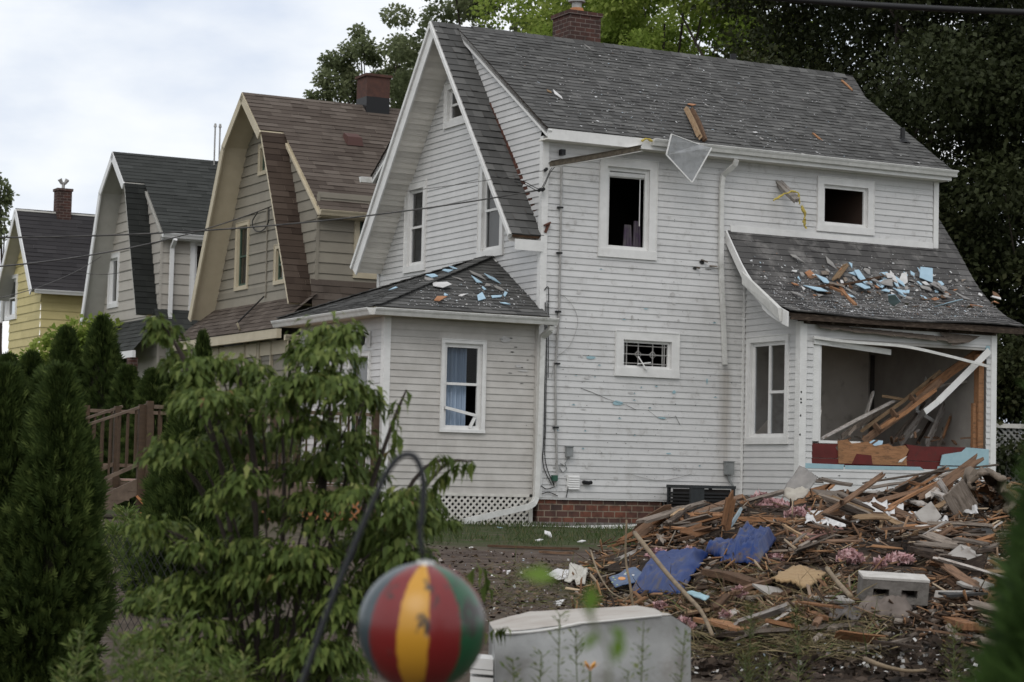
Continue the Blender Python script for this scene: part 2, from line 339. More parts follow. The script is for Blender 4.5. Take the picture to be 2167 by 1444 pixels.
# ------------------------------------------------------------------ builders shared by the houses
def siding(mb, F, z0, z1, span, openings=(), exp=.1143, lip=.012, slot=.006, start=None):
    z = z0 if start is None else start
    while z < z1 - 1e-4:
        t = min(z + exp, z1); tone = random.random()
        cuts = sorted({max(z, z0), t} | {c for o in openings for c in (o[2], o[3]) if z < c < t})
        off = lambda q: lip * (1 - (q - z) / exp)
        for za, zb in zip(cuts, cuts[1:]):
            La, Ra = span(za); Lb, Rb = span(zb)
            if Ra - La < .01: continue
            pcs = [(La, Lb, Ra, Rb)]
            for (oa, ob, oc, od) in openings:
                if oc < zb - 1e-5 and od > za + 1e-5:
                    nx = []
                    for (a, b, c, d) in pcs:
                        if ob <= min(a, b) or oa >= max(c, d): nx.append((a, b, c, d)); continue
                        if oa > max(a, b): nx.append((a, b, oa, oa))
                        if ob < min(c, d): nx.append((ob, ob, c, d))
                    pcs = nx
            for (a, b, c, d) in pcs:
                if Rb - Lb < .005: b = d = (b + d) / 2
                n = max(1, int((c - a) / .7)); jt = random.uniform(.2, .8) if c - a > 2 else 2; tk = tone; js = [0] + [random.uniform(-.0022, .0022) for _ in range(n - 1)] + [0]
                for k in range(n):                               # slight waviness, a butt joint now and then
                    u0_, u1_ = k / n, (k + 1) / n
                    if u0_ <= jt < u1_: tk = random.random()
                    p0, p1, q0, q1 = a + (c - a) * u0_, a + (c - a) * u1_, b + (d - b) * u0_, b + (d - b) * u1_; w0, w1 = js[k], js[k + 1]
                    up_ = slot + .004 if abs(zb - t) < 1e-5 else 0; mb.quad(F(p0, za + w0, off(za) + w0), F(p1, za + w1, off(za) + w1), F(q1, zb + up_, off(zb) - up_ * .5), F(q0, zb + up_, off(zb) - up_ * .5), tk)
                    if abs(za - z) < 1e-5: mb.quad(F(p0, za + w0, off(za) + w0), F(p1, za + w1, off(za) + w1), F(p1, za + slot, -.002), F(p0, za + slot, -.002), 0)
        z = t
def shingles(mb, P, s0, s1, ext, exp=.14, wmin=.14, wmax=.38, th=.012, bright=None):
    """P(a, s) -> point on the roof, s measured up the slope; ext(s) -> (a0, a1)"""
    s = s0
    def nrm(a, q):
        e = .02; n = (P(a + e, q) - P(a - e, q)).cross(P(a, q + e) - P(a, q - e)).normalized(); return n if n.z > 0 else -n
    while s < s1 - 1e-4:
        t = min(s + exp, s1); a0, a1 = ext(s); b0, b1 = ext(t); k0 = a0
        row = random.uniform(-.08, .08)
        while k0 < a1 - 1e-4:
            k1 = min(k0 + random.uniform(wmin, wmax), a1)
            if a1 - k1 < .06: k1 = a1
            tone = min(1, max(0, random.choice([.2, .35, .5, .5, .6, .85]) + row + random.uniform(-.1, .1)))
            h = th * random.choice([.6, .6, 1.2]); n = nrm((k0 + k1) / 2, (s + t) / 2)
            f0 = min(max(k0, b0), b1); f1 = min(max(k1, b0), b1)
            A, B, C, D = P(k0, s - .012), P(k1, s - .012), P(f1, t), P(f0, t)
            mb.quad(A + n * (h + .006), B + n * (h + .006), C + n * .004, D + n * .004, tone)
            mb.quad(A - n * .004, B - n * .004, B + n * (h + .006), A + n * (h + .006), 0)
            k0 = k1
        s = t
def window(par, F, a0, a1, z0, z1, casing=.12, sash=.055, mid=.5, pane=None, blind=None, trim=None, sashmat=None, name='window', proud=.034, bottom=None, deep=.09, mull=0, back=None, blz=None):
    trim = trim or m_trim; sashmat = sashmat or m_trim; bt = casing if bottom is None else bottom
    mb = MB()
    mb.box(F, a0, a1, z1 - casing, z1, -.01, proud); mb.box(F, a0 - .02, a1 + .02, z0, z0 + bt, -.01, proud + .012)
    mb.box(F, a0, a0 + casing, z0 + bt, z1 - casing, -.01, proud); mb.box(F, a1 - casing, a1, z0 + bt, z1 - casing, -.01, proud)
    mb.box(F, a0 - .012, a0, z0 + bt, z1, 0, proud + .012); mb.box(F, a1, a1 + .012, z0 + bt, z1, 0, proud + .012); mb.box(F, a0 - .012, a1 + .012, z1, z1 + .015, 0, proud + .012)
    b0, b1, c0, c1 = a0 + casing, a1 - casing, z0 + bt, z1 - casing
    mb.box(F, b0, b0 + .018, c0, c1, -deep, -.012); mb.box(F, b1 - .018, b1, c0, c1, -deep, -.012); mb.box(F, b0 + .018, b1 - .018, c1 - .018, c1, -deep, -.012); mb.box(F, b0 + .018, b1 - .018, c0, c0 + .02, -deep, -.006)
    win = mb.build(name, trim, par); b0 += .018; b1 -= .018; c0 += .02; c1 -= .018
    sb = MB(); n0, n1 = -.07, -.03
    sb.box(F, b0, b0 + sash, c0, c1, n0, n1); sb.box(F, b1 - sash, b1, c0, c1, n0, n1)
    sb.box(F, b0 + sash, b1 - sash, c1 - sash, c1, n0, n1); sb.box(F, b0 + sash, b1 - sash, c0, c0 + sash, n0, n1)
    if mid: zm = c0 + (c1 - c0) * mid; sb.box(F, b0 + sash, b1 - sash, zm - .022, zm + .022, n0 - .012, n1 + .01)
    if mull:
        for k in range(mull): am = b0 + (b1 - b0) * (k + 1) / (mull + 1); sb.box(F, am - .03, am + .03, c0 + sash, c1 - sash, n0 - .004, n1 + .006)
    sb.build('sash', sashmat, win)
    if pane:
        g = MB(); g.quad(F(b0 + sash, c0 + sash, -.05), F(b1 - sash, c0 + sash, -.05), F(b1 - sash, c1 - sash, -.05), F(b0 + sash, c1 - sash, -.05)); g.build('pane', pane, win)
    if blind:
        g = MB(); zz0 = c0 + (c1 - c0) * (blz or 0); z = zz0
        while z < c1 - .02: g.quad(F(b0 + .01, z, -.12), F(b1 - .01, z, -.12), F(b1 - .01, z + .05, -.14), F(b0 + .01, z + .05, -.14)); z += .045
        g.build('blind', blind, win)
    if back:
        g = MB(); g.box(F, b0, b1, c0, c1, -.32, -.30); g.build('window_recess', back, win)
    return win, (b0 + sash, b1 - sash, c0 + sash, c1 - sash)
def gutter(name, par, F, a0, a1, mat=None, w=.12, h=.115, cap=True):
    prof = [(0, 0), (0, -h), (w * .62, -h), (w * .8, -h * .55), (w, -h * .25), (w, 0), (w * .9, -.006)]
    mb = MB()
    for (p, q) in zip(prof, prof[1:]): mb.quad(F(a0, p[1], p[0]), F(a1, p[1], p[0]), F(a1, q[1], q[0]), F(a0, q[1], q[0]))
    mb.box(F, a0, a1, -.012, .004, w - .004, w + .01)
    if cap:
        for a in (a0, a1): mb.poly([F(a, p[1], p[0]) for p in prof[:6]])
    mb.quad(F(a0, -h * .5, .01), F(a1, -h * .5, .01), F(a1, -h * .5, w * .75), F(a0, -h * .5, w * .75))
    return mb.build(name, mat or m_gutter, par)

# ------------------------------------------------------------------ the white house
WH = empty('white_house', HO, HROT, 'white clapboard house with wrecked corner room, torn gutter and grey shingle roofs', 'house')
X_, Y_ = V((1, 0, 0)), V((0, 1, 0))
L, WD = 8.62, 7.0
FA = FR(V((0, 0, 0)), X_, -Y_); FG = FR(V((0, 0, 0)), Y_, -X_)
BV = -1.78; FB = FR(V((0, BV, 0)), X_, -Y_); FS = FR(V((4.26, 0, 0)), Y_, -X_)
FPF = FR(V((0, .05, 0)), X_, -Y_); FPS = FR(V((-2.92, 0, 0)), Y_, -X_)
RZ, RV = 8.87, 3.5
ev, ez = -.30, 6.42; ds = (RZ - ez) / (RV - ev)                     # dormer roof
drz = lambda v: ez + ds * ((v if v < RV else 2 * RV - v) - ev)
# walls
opA = [(1.14, 2.31, 4.28, 6.05), (1.53, 2.83, 2.18, 2.98), (5.82, 7.10, 5.07, 6.09)]
mb = MB(); inset = lambda o, k=.03: (o[0] + k, o[1] - k, o[2] + k, o[3] - k)
siding(mb, FA, 0, 6.32, lambda z: (.10, 4.24) if z < 4.94 - 1e-6 else (.10, L - .1), [inset(o) for o in opA])
mb.build('wall', m_wallA, WH)
opG = [(4.77, 5.71, 4.31, 6.07), (1.45, 2.45, 4.34, 6.09), (3.05, 4.02, 6.96, 7.82)]
def gsp(z):
    lo = 0.1 if z < 6.36 else max(.1, (z + .15 - ez) / ds + ev); return (lo, 7.0 - lo)
mb = MB(); siding(mb, FG, -.1, 8.72, gsp, [inset(o) for o in opG]); mb.build('gable_wall', m_white, WH)
mb = MB(); siding(mb, FPF, .05, 3.02, lambda z: (-2.82, -.06), [inset((-1.86, -1.03, 1.08, 2.66))]); mb.build('porch_wall', m_porch, WH)
mb = MB(); siding(mb, FPS, .05, 3.02, lambda z: (.15, 3.85), [(.62, 1.5, .3, 2.4)]); mb.build('porch_wall', m_white, WH)
OP = (4.53, 8.40, .66, 2.93)
SWP = [(-2.02, 3.33), (-1.75, 3.43), (-1.45, 3.56), (-1.15, 3.75), (-.85, 3.97), (-.6, 4.20), (-.35, 4.50), (-.15, 4.75), (0, 4.94)]
swv = lambda z: -9 if z < 3.3 else lerp([(b - .12, a) for a, b in SWP], z)
mb = MB(); siding(mb, FB, -.45, 3.24, lambda z: (4.36, 8.52), [OP]); mb.build('bay_wall', m_white, WH)
mb = MB(); siding(mb, FS, -.45, 4.84, lambda z: (max(BV + .1, swv(z)), -.02), [(-1.44 + .03, -.13 - .03, 1.07, 2.95)]); mb.build('bay_wall', m_white, WH)
FR_ = FR(V((8.60, 0, 0)), Y_, X_)
mb = MB(); siding(mb, FR_, -.45, 4.84, lambda z: (max(BV + .1, swv(z)), 0), []); mb.build('bay_wall', m_white, WH)
mb = MB(); siding(mb, FR(V((L, 0, 0)), Y_, X_), -.45, 8.72, gsp, []); mb.build('rear_wall', m_white, WH)
mb = MB(); siding(mb, FR(V((0, WD, 0)), X_, Y_), -.45, 6.32, lambda z: (.1, L - .1), []); mb.build('wall', m_white, WH)
# corner boards
def board(F0, F1, z0, z1, w=.10, mat=m_trim):
    mb = MB(); mb.box(F0, *w if isinstance(w, tuple) else (0, w), z0, z1, -.01, .024); return mb
def corner(x, y, sx, sy, z0, z1, w=.1, mat=m_trim, name='corner_board'):
    """two boards meeting on the outer edge (x, y); sx, sy point back along the two walls"""
    mb = MB(); f1 = FR(V((x, y, 0)), X_ * sx, -Y_ * sy); f2 = FR(V((x, y, 0)), Y_ * sy, -X_ * sx)
    mb.box(f1, -.024, w, z0, z1, -.005, .024); mb.box(f2, .005, w, z0, z1, -.005, .024); return mb.build(name, mat, WH)
corner(0, 0, 1, 1, 0, 6.32); corner(L, 0, -1, 1, 4.93, 6.32, .09); corner(4.26, BV, 1, 1, -.45, 3.2, .12); corner(8.60, BV, -1, 1, -.45, 3.24, .1)
corner(-2.92, .05, 1, 1, .05, 3.0); corner(0, WD, 1, -1, 3.6, 6.3, .08)
mb = MB(); mb.box(FA, 4.20, 4.245, .0, 4.3, -.005, .026); mb.build('corner_board', m_trim, WH)
mb = MB(); mb.box(FA, 3.9, L - .1, 4.90, 5.03, -.005, .028); mb.build('skirt_board', m_trim, WH)
mb = MB(); mb.box(FPF, -.06, -.0, .05, 3.02, -.01, .024); mb.build('corner_board', m_porch, WH)
# frieze under the dormer eave, soffit, fascia
FE = FR(V((0, ev, 0)), X_, -Y_)
mb = MB(); mb.box(FE, -.1, 8.72, 6.22, 6.245, -.30, -.012); mb.build('soffit', m_soffit, WH)
mb = MB(); mb.box(FE, -.08, 8.72, 6.22, 6.41, -.012, .012); mb.build('fascia', m_trim, WH)
# windows
win, o = window(WH, FA, *opA[0], casing=.15, sash=.05, mid=0)
mb = MB(); mb.tube([FA(o[0] - .02, o[3] - .06, -.10), FA(o[1] + .02, o[3] - .05, -.10)], .055, 8); mb.box(FA, o[1] - .09, o[1] - .075, o[3] - .95, o[3] - .1, -.07, -.06); mb.build('rolled_blind', m_trim, win)
mb = MB()
for k, (a, b, z) in enumerate(((.42, .62, .42), (.62, .8, .5))):
    for j in range(6):
        t0, t1 = j / 6, (j + 1) / 6; mb.quad(FA(o[0] + a + (b - a) * t0, o[2] - .05, -.25 - .05 * (j % 2)), FA(o[0] + a + (b - a) * t1, o[2] - .05, -.25 - .05 * ((j + 1) % 2)), FA(o[0] + a + (b - a) * t1 * .7 + .03, o[2] + z, -.25 - .05 * ((j + 1) % 2)), FA(o[0] + a + (b - a) * t0 * .7 + .03, o[2] + z, -.25 - .05 * (j % 2)))
mb.build('curtain', m_lav, win)
win, o = window(WH, FA, *opA[1], casing=.15, sash=.03, mid=0, deep=.1)
mb = MB(); a0, a1, z0, z1 = o
for k in range(1, 3):
    a = a0 + (a1 - a0) * k / 3; mb.tube([FA(a, z0, -.05), FA(a, z1, -.05)], .012, 6); zc = (z0 + z1) / 2
    mb.tube([FA(a - .07, zc, -.05), FA(a, zc + .07, -.05), FA(a + .07, zc, -.05), FA(a, zc - .07, -.05), FA(a - .07, zc, -.05)], .012, 6)
mb.tube([FA(a0, (z0 + z1) / 2, -.05), FA(a1, (z0 + z1) / 2, -.05)], .012, 6)
for a in (a0 + .06, a1 - .06, a1 - .10): mb.tube([FA(a, z0, -.05), FA(a, z1, -.05)], .012, 6)
for z in (z0 + .04, z1 - .05): mb.tube([FA(a0, z, -.05), FA(a1, z, -.05)], .01, 6)
mb.build('leaded_bars', m_metal, win)
mb = MB(); mb.beam(FA(a0 + .28, z0 + .16, .0), FA(a0 + .40, z0 - .07, .09), .05, .02); mb.beam(FA(a0 + .26, z0 + .03, .0), FA(a0 + .5, z0 + .06, .06), .03, .02); mb.build('broken_glazing_piece', m_trim, win)
win, o = window(WH, FA, *opA[2], casing=.13, sash=.045, mid=0)
for k, op in enumerate(opG[:2]): window(WH, FG, *op, casing=.13, sash=.05, pane=m_glass, blind=m_blind)
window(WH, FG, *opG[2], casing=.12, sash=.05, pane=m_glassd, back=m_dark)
win, o = window(WH, FPF, -1.86, -1.03, 1.08, 2.66, casing=.055, sash=.05, bottom=.05, mid=.53, pane=None)
g = MB(); zm = o[2] + (o[3] - o[2]) * .55; g.quad(FPF(o[0], zm, -.05), FPF(o[1], zm, -.05), FPF(o[1], o[3], -.05), FPF(o[0], o[3], -.05)); g.build('pane', m_glass, win)
g = MB(); n_ = 26
for j in range(n_):
    a, b = [o[0] + (o[1] - o[0]) * (.0 + .78 * q / n_) for q in (j, j + 1)]; na, nb = [-.16 - .025 * math.sin(q * 1.25) - .012 * math.sin(q * .5) for q in (j, j + 1)]
    g.quad(FPF(a, o[2] - .05, na), FPF(b, o[2] - .05, nb), FPF(b, o[3] + .03, nb), FPF(a, o[3] + .03, na))
g.build('curtain', m_curtain, win, True)
g = MB(); g.beam(FPF(o[0] - .03, o[2] + .30, .0), FPF(o[1] - .02, o[2] + .18, .0), .04, .05); g.beam(FPF(o[1] - .03, o[2] + .17, -.01), FPF(o[1] - .13, o[2] - .04, -.02), .04, .05); g.build('fallen_sash', m_trim, win)
win, o = window(WH, FS, -1.44, -.13, 1.04, 2.98, casing=.10, sash=.05, mid=0, mull=1, bottom=.12)
mb = MB(); zc = o[2] + (o[3] - o[2]) * .47; am = (o[0] + o[1]) / 2; mb.box(FS, o[0] + .0, am - .03, zc - .025, zc + .025, -.074, -.02); mb.build('sash_bar', m_trim, win)
g = MB(); g.quad(FS(o[0], o[2], -.05), FS(am, o[2], -.05), FS(am, o[3], -.05), FS(o[0], o[3], -.05)); g.build('pane', m_glass, win); g = MB(); g.quad(FS(am, o[2] + .3, -.05), FS(o[1], o[2], -.05), FS(o[1], o[3], -.05), FS(am, o[3], -.05)); g.build('pane', m_glass, win)
# porch street side: door glass and wall lamp
window(WH, FPS, .60, 1.52, .28, 2.42, casing=.07, sash=.05, mid=0, pane=m_glassd, back=m_dark, sashmat=m_green, name='storm_door')
P = onU(783, 716, -2.92)
mb = MB(); mb.box(FPS, P.y - .06, P.y + .06, P.z - .16, P.z + .12, .015, .03); lmp = mb.build('wall_lamp', m_trim, WH)
mb = MB(); mb.tube([FPS(P.y, P.z + .06, .03), FPS(P.y, P.z + .1, .12), FPS(P.y, P.z + .04, .16)], .014); mb.tube([FPS(P.y, P.z + .07, .16), FPS(P.y, P.z + .03, .16), FPS(P.y, P.z - .10, .16), FPS(P.y, P.z - .14, .16)], [.03, .075, .06, .03], 8); mb.build('lantern', m_wire, lmp)
# interior: floors, partitions
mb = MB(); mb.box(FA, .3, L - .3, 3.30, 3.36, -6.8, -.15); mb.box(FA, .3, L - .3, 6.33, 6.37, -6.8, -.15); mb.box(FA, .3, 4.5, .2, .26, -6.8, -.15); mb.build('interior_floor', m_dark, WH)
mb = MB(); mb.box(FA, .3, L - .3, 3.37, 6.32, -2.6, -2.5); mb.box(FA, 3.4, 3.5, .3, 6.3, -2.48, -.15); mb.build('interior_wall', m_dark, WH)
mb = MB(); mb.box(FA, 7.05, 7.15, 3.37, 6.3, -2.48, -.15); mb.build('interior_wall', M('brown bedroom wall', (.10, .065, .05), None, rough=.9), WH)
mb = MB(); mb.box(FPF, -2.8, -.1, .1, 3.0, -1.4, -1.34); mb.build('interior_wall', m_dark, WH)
# wrecked room
a0_ = onV(1838, 800, 1.8).x
mb = MB(); mb.box(FA, 4.34, 8.5, -.02, .3, -1.9, -BV - .1 if False else 1.68); mb.build('room_floor', m_wood[1], WH)
mb = MB(); mb.box(FA, 4.33, a0_ , .3, 3.2, -1.9, -1.8); mb.box(FA, 4.33, 4.38, .3, 1.0, -1.78, 1.68); mb.box(FA, 4.33, 4.38, 3.0, 3.2, -1.78, 1.68); mb.box(FA, 4.33, 4.38, 1.0, 3.0, -1.78, -.2); mb.box(FA, 4.33, 4.38, 1.0, 3.0, .95, 1.0) if 0 else None; mb.build('room_wall', m_room, WH)
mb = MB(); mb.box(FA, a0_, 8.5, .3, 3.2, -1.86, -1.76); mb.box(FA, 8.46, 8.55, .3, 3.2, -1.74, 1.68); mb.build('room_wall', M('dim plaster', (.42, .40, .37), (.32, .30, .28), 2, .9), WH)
mb = MB(); mb.box(FA, 4.33, 8.55, 3.06, 3.14, -1.8, 1.68); mb.build('room_ceiling', m_room, WH)
FRM = FR(V((0, 1.75, 0)), X_, -Y_)
def rx(x, y): p = onV(x, y, 1.73); return p.x, p.z
(a0, zt), (a1, _) = rx(1842, 752), rx(1912, 752)
mb = MB(); mb.box(FRM, a0, a1, .3, zt, .02, .045); mb.build('room_door', M('grey brown door', (.085, .08, .074), (.065, .06, .055), 3, .6), WH)
(b0, zt), (b1, zb) = rx(2003, 800), rx(2046, 935)
mb = MB(); mb.box(FRM, b0, b1, zb, zt, .02, .03); mb.build('room_window', m_dark, WH)
mb = MB(); mb.box(FRM, b0 - .09, b0, zb - .09, zt + .09, .02, .06); mb.box(FRM, b1, b1 + .09, zb - .09, zt + .09, .02, .06); mb.box(FRM, b0, b1, zt, zt + .09, .02, .06); mb.box(FRM, b0, b1, zb - .09, zb, .02, .07); mb.build('room_window_casing', m_trim, WH)
# broken sill zone: red sheathing, blond plywood, foam strips
FBX = FR(V((0, BV + .06, 0)), X_, -Y_)
mb = MB(); mb.box(FBX, 4.36, 8.42, .64, .80, -.05, .03)
def jag(mb, F, pts, n0, n1, t=.5):
    f = [F(a, z, n1) for a, z in pts]; b = [F(a, z, n0) for a, z in pts]; mb.poly(f, t); mb.poly(b[::-1], t)
    for i in range(len(pts)): j = (i + 1) % len(pts); mb.quad(f[i], b[i], b[j], f[j], t)
jag(mb, FBX, [(4.40, .81), (5.10, .81), (5.14, .9), (5.06, 1.0), (5.12, 1.06), (4.40, 1.06)], -.04, .028)
jag(mb, FBX, [(6.60, .81), (8.42, .81), (8.42, 1.08), (7.3, 1.08), (7.0, 1.07), (6.62, 1.10), (6.68, .98)], -.04, .028); mb.build('red_sheathing', m_red, WH)
mb = MB(); jag(mb, FBX, [(5.12, .72), (6.62, .72), (6.6, .9), (6.66, 1.0), (6.58, 1.08), (6.3, 1.05), (6.2, 1.10), (5.9, 1.05), (5.75, 1.12), (5.4, 1.08), (5.3, 1.15), (5.1, 1.12)], .03, .05); mb.build('splintered_plywood', m_wood[0], WH)
mb = MB(); jag(mb, FBX, [(5.4, .72), (5.85, .71), (5.82, .88), (5.5, .9)], .052, .06); mb.build('red_sheathing', m_red, WH)
mb = MB(); jag(mb, FBX, [(4.32, .62), (5.2, .62), (5.22, .70), (4.32, .71)], .052, .075); mb.build('foam_board_strip', m_teal, WH); mb = MB(); jag(mb, FBX, [(5.24, .62), (7.0, .64), (6.9, .70), (5.24, .69)], .052, .07); mb.build('foam_board_strip', m_teal, WH); mb = MB(); jag(mb, FBX, [(7.3, .63), (8.44, .63), (8.44, .73), (7.3, .72)], .052, .075); mb.build('foam_board_strip', m_teal, WH); mb = MB()
jag(mb, FBX, [(7.35, .74), (8.46, .75), (8.46, 1.06), (7.95, 1.08), (7.85, 1.0), (7.5, .95), (7.4, .93)], .055, .08); mb.build('torn_foam_board', m_teal, WH); mb = MB(); jag(mb, FBX, [(4.30, .62), (4.36, .62), (4.36, 1.12), (4.30, 1.14)], .03, .07); mb.build('foam_board_strip', m_teal, WH); mb = MB(); jag(mb, FBX, [(8.38, 2.84), (8.47, 2.84), (8.47, 2.97), (8.38, 2.96)], .03, .07); mb.build('foam_board_strip', m_teal, WH)
mb = MB(); mb.box(FBX, 4.53, 4.68, 1.1, 2.86, -.05, .05); mb.box(FBX, 4.69, 4.73, 1.12, 2.84, -.12, .03); mb.build('opening_jamb', m_trim, WH)
mb = MB(); mb.box(FBX, 8.26, 8.38, 1.05, 2.8, -.12, .02); mb.box(FBX, 8.18, 8.245, 1.05, 1.9, -.1, -.03); mb.build('exposed_stud', m_wood[0], WH)
mb = MB(); mb.box(FBX, 4.5, 8.42, 2.88, 3.05, -.05, .045); mb.build('header_board', m_porch, WH)
mb = MB(); mb.box(FBX, 4.7, 5.6, 1.07, 1.12, -.14, .03); mb.build('opening_sill', m_trim, WH)
# foundation
mb = MB(); mb.box(FR(V((0, .04, 0)), X_, -Y_), .05, 2.57, -.42, .0, -.25, 0); mb.build('foundation', m_brick, WH)
mb = MB(); mb.box(FR(V((0, .04, 0)), X_, -Y_), -.06, 4.3, -.6, -.42, -.25, .05); mb.build('foundation_footing', m_conc, WH)
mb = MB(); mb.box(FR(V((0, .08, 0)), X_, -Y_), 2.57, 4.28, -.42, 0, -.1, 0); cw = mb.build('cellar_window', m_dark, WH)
mb = MB()
for a in (2.62, 2.86, 3.1): mb.box(FR(V((0, .08, 0)), X_, -Y_), a, a + .025, -.42, 0, .002, .02)
mb.box(FR(V((0, .08, 0)), X_, -Y_), 2.57, 3.3, -.22, -.195, .004, .018); mb.build('glass_block_joint', m_metal, cw)
mb = MB(); mb.box(FR(V((0, .02, 0)), X_, -Y_), 0, 4.25, -.03, .0, -.02, .02); mb.build('starter_strip', m_trim, WH)
# lattice skirt of the porch
mb = MB(); FL = FR(V((0, .03, 0)), X_, -Y_)
la0, la1, lz0, lz1 = -2.85, -.12, -.54, .0
mb.box(FL, la0, la1, lz1 - .0, lz1 + .05, -.02, .018); mb.box(FL, la1, la1 + .07, lz0, lz1, -.02, .018); mb.box(FL, la0 - .06, la0, lz0, lz1, -.02, .018)
s = .115
for k in range(-6, 40):
    for sg in (1, -1):
        c = la0 + k * s
        p0, p1 = (c, lz0), (c + (lz1 - lz0) * sg, lz1)
        if sg < 0: p0 = (c + .0, lz0); 
        ax, az, bx_, bz = p0[0], p0[1], p1[0], p1[1]
        def cl(a, z, a2, z2):
            if a < la0: z += (z2 - z) * (la0 - a) / (a2 - a); a = la0
            if a > la1: z += (z2 - z) * (la1 - a) / (a2 - a); a = la1
            return a, z
        if max(ax, bx_) <= la0 + .01 or min(ax, bx_) >= la1 - .01: continue
        q0, q1 = cl(ax, az, bx_, bz), cl(bx_, bz, ax, az)
        n_ = .004 if sg > 0 else -.006
        mb.beam(FL(q0[0], q0[1], n_), FL(q1[0], q1[1], n_), .036, .009, up=Y_) if False else mb.beam(FL(q0[0], q0[1], n_), FL(q1[0], q1[1], n_), .009, .036, up=(FL(q1[0], q1[1], 0) - FL(q0[0], q0[1], 0)).cross(Y_))
mb.build('lattice_skirt', m_lattice, WH)
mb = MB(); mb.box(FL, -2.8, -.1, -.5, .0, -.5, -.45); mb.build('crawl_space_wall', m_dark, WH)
# ------------------------------------------------------------------ roofs of the white house
def prof(pts):
    """polyline of (v, z) from the eave upward -> function of arc length, total length"""
    pts = [V((0, p[0], p[1])) for p in pts]; ls = [0]
    for a, b in zip(pts, pts[1:]): ls.append(ls[-1] + (b - a).length)
    def f(s):
        for i in range(len(pts) - 1):
            if s <= ls[i + 1] or i == len(pts) - 2: t = (s - ls[i]) / (ls[i + 1] - ls[i]); return pts[i] + (pts[i + 1] - pts[i]) * t
    return f, ls[-1]
def slab(mb, f, S, a0, a1, th=.12, n=1, s0=0, off=-.004):
    for k in range(n):
        q0, q1 = s0 + (S - s0) * k / n, s0 + (S - s0) * (k + 1) / n
        p, q = f(q0), f(q1); d = (q - p).normalized(); nn = V((0, -d.z, d.y)); nn = nn if nn.z > 0 else -nn
        A = lambda a, pt, h: V((a, pt.y, pt.z)) + nn * h
        mb.hexa([A(a0, p, off - th), A(a1, p, off - th), A(a1, q, off - th), A(a0, q, off - th), A(a0, p, off), A(a1, p, off), A(a1, q, off), A(a0, q, off)])
dor, SD = prof([(ev, ez), (RV, RZ)])
mb = MB(); shingles(mb, lambda a, s: dor(s) + X_ * a, 0, SD, lambda s: (-.10, 8.74), exp=.15, wmin=.12, wmax=.30, th=.014); mb.build('dormer_roof', m_roof, WH)
dor2, _ = prof([(2 * RV - ev, ez), (RV, RZ)])
mb = MB(); slab(mb, dor, SD, -.08, 8.72, .1); slab(mb, dor2, SD, -.08, 8.72, .1); mb.build('roof_deck', m_wood[2], WH)
mb = MB(); shingles(mb, lambda a, s: dor2(s) + X_ * a, 0, SD, lambda s: (-.10, 8.74), exp=.3, wmin=.4, wmax=.9); mb.build('dormer_roof', m_roof, WH)
# dormer rake board on the gable face
mb = MB(); d_ = (V((0, RV, RZ)) - V((0, ev, ez))).normalized()
for sgn in (1, -1):
    p, q = (V((-.05, ev, ez - .10)), V((-.05, RV, RZ - .10))) if sgn > 0 else (V((-.05, 2 * RV - ev, ez - .10)), V((-.05, RV, RZ - .10)))
    mb.beam(p, q, .06, .13)
mb.build('rake_board', m_trim, WH)
# steep false gable at the street end
sg_r, SG = prof([(0.0, 4.56), (RV, RZ + .03)]); sg_l, _ = prof([(7.0, 4.50), (RV, RZ + .03)])
def sag(s): return .0
mb = MB(); shingles(mb, lambda a, s: sg_r(s) + X_ * a, 0, SG, lambda s: (-.60, .03 - .04 * (s / SG)), exp=.175, wmin=.12, wmax=.26, th=.02)
shingles(mb, lambda a, s: sg_l(s) + X_ * a, 0, SG, lambda s: (-.60, .03), exp=.3, wmin=.3, wmax=.5); mb.build('gable_roof', m_roof, WH)
mb = MB()
for f in (sg_r, sg_l): slab(mb, f, SG, -.56, -.0, .07)
mb.build('gable_roof_deck', m_wood[1], WH)
mb = MB()
for f, e in ((sg_r, 1), (sg_l, -1)):                                # front rake board
    p, q = f(.0), f(SG); d = (q - p).normalized(); nn = V((0, -d.z, d.y)); nn = nn if nn.z > 0 else -nn; bw = .11 if e > 0 else .28
    mb.hexa([V((-.60, 0, 0)) + p - nn * bw, V((-.565, 0, 0)) + p - nn * bw, V((-.565, 0, 0)) + q - nn * bw, V((-.60, 0, 0)) + q - nn * bw, V((-.60, 0, 0)) + p - nn * .008, V((-.565, 0, 0)) + p - nn * .008, V((-.565, 0, 0)) + q - nn * .008, V((-.60, 0, 0)) + q - nn * .008])
    mb.hexa([V((-.64, 0, 0)) + p - nn * .075, V((-.603, 0, 0)) + p - nn * .075, V((-.603, 0, 0)) + q - nn * .075, V((-.64, 0, 0)) + q - nn * .075, V((-.64, 0, 0)) + p - nn * .008, V((-.603, 0, 0)) + p - nn * .008, V((-.603, 0, 0)) + q - nn * .008, V((-.64, 0, 0)) + q - nn * .008])
mb.build('gable_rake_board', m_trim, WH)
mb = MB()                                                           # ribbed soffit under the overhang
for f in (sg_r, sg_l):
    d = (f(SG) - f(0)).normalized(); nn = V((0, -d.z, d.y)); nn = nn if nn.z > 0 else -nn; s = 0
    while s < SG - .25:
        p, q = f(s), f(min(s + .125, SG)); a = [p - nn * .19, q - nn * .175]
        mb.quad(V((-.565, 0, 0)) + a[0], V((0, 0, 0)) + a[0], V((0, 0, 0)) + a[1], V((-.565, 0, 0)) + a[1], random.random()); r = f(min(s + .125, SG)) - nn * .19
        mb.quad(V((-.565, 0, 0)) + a[1], a[1], r, V((-.565, 0, 0)) + r, 0); s += .125
mb.build('gable_soffit', m_soffit, WH)
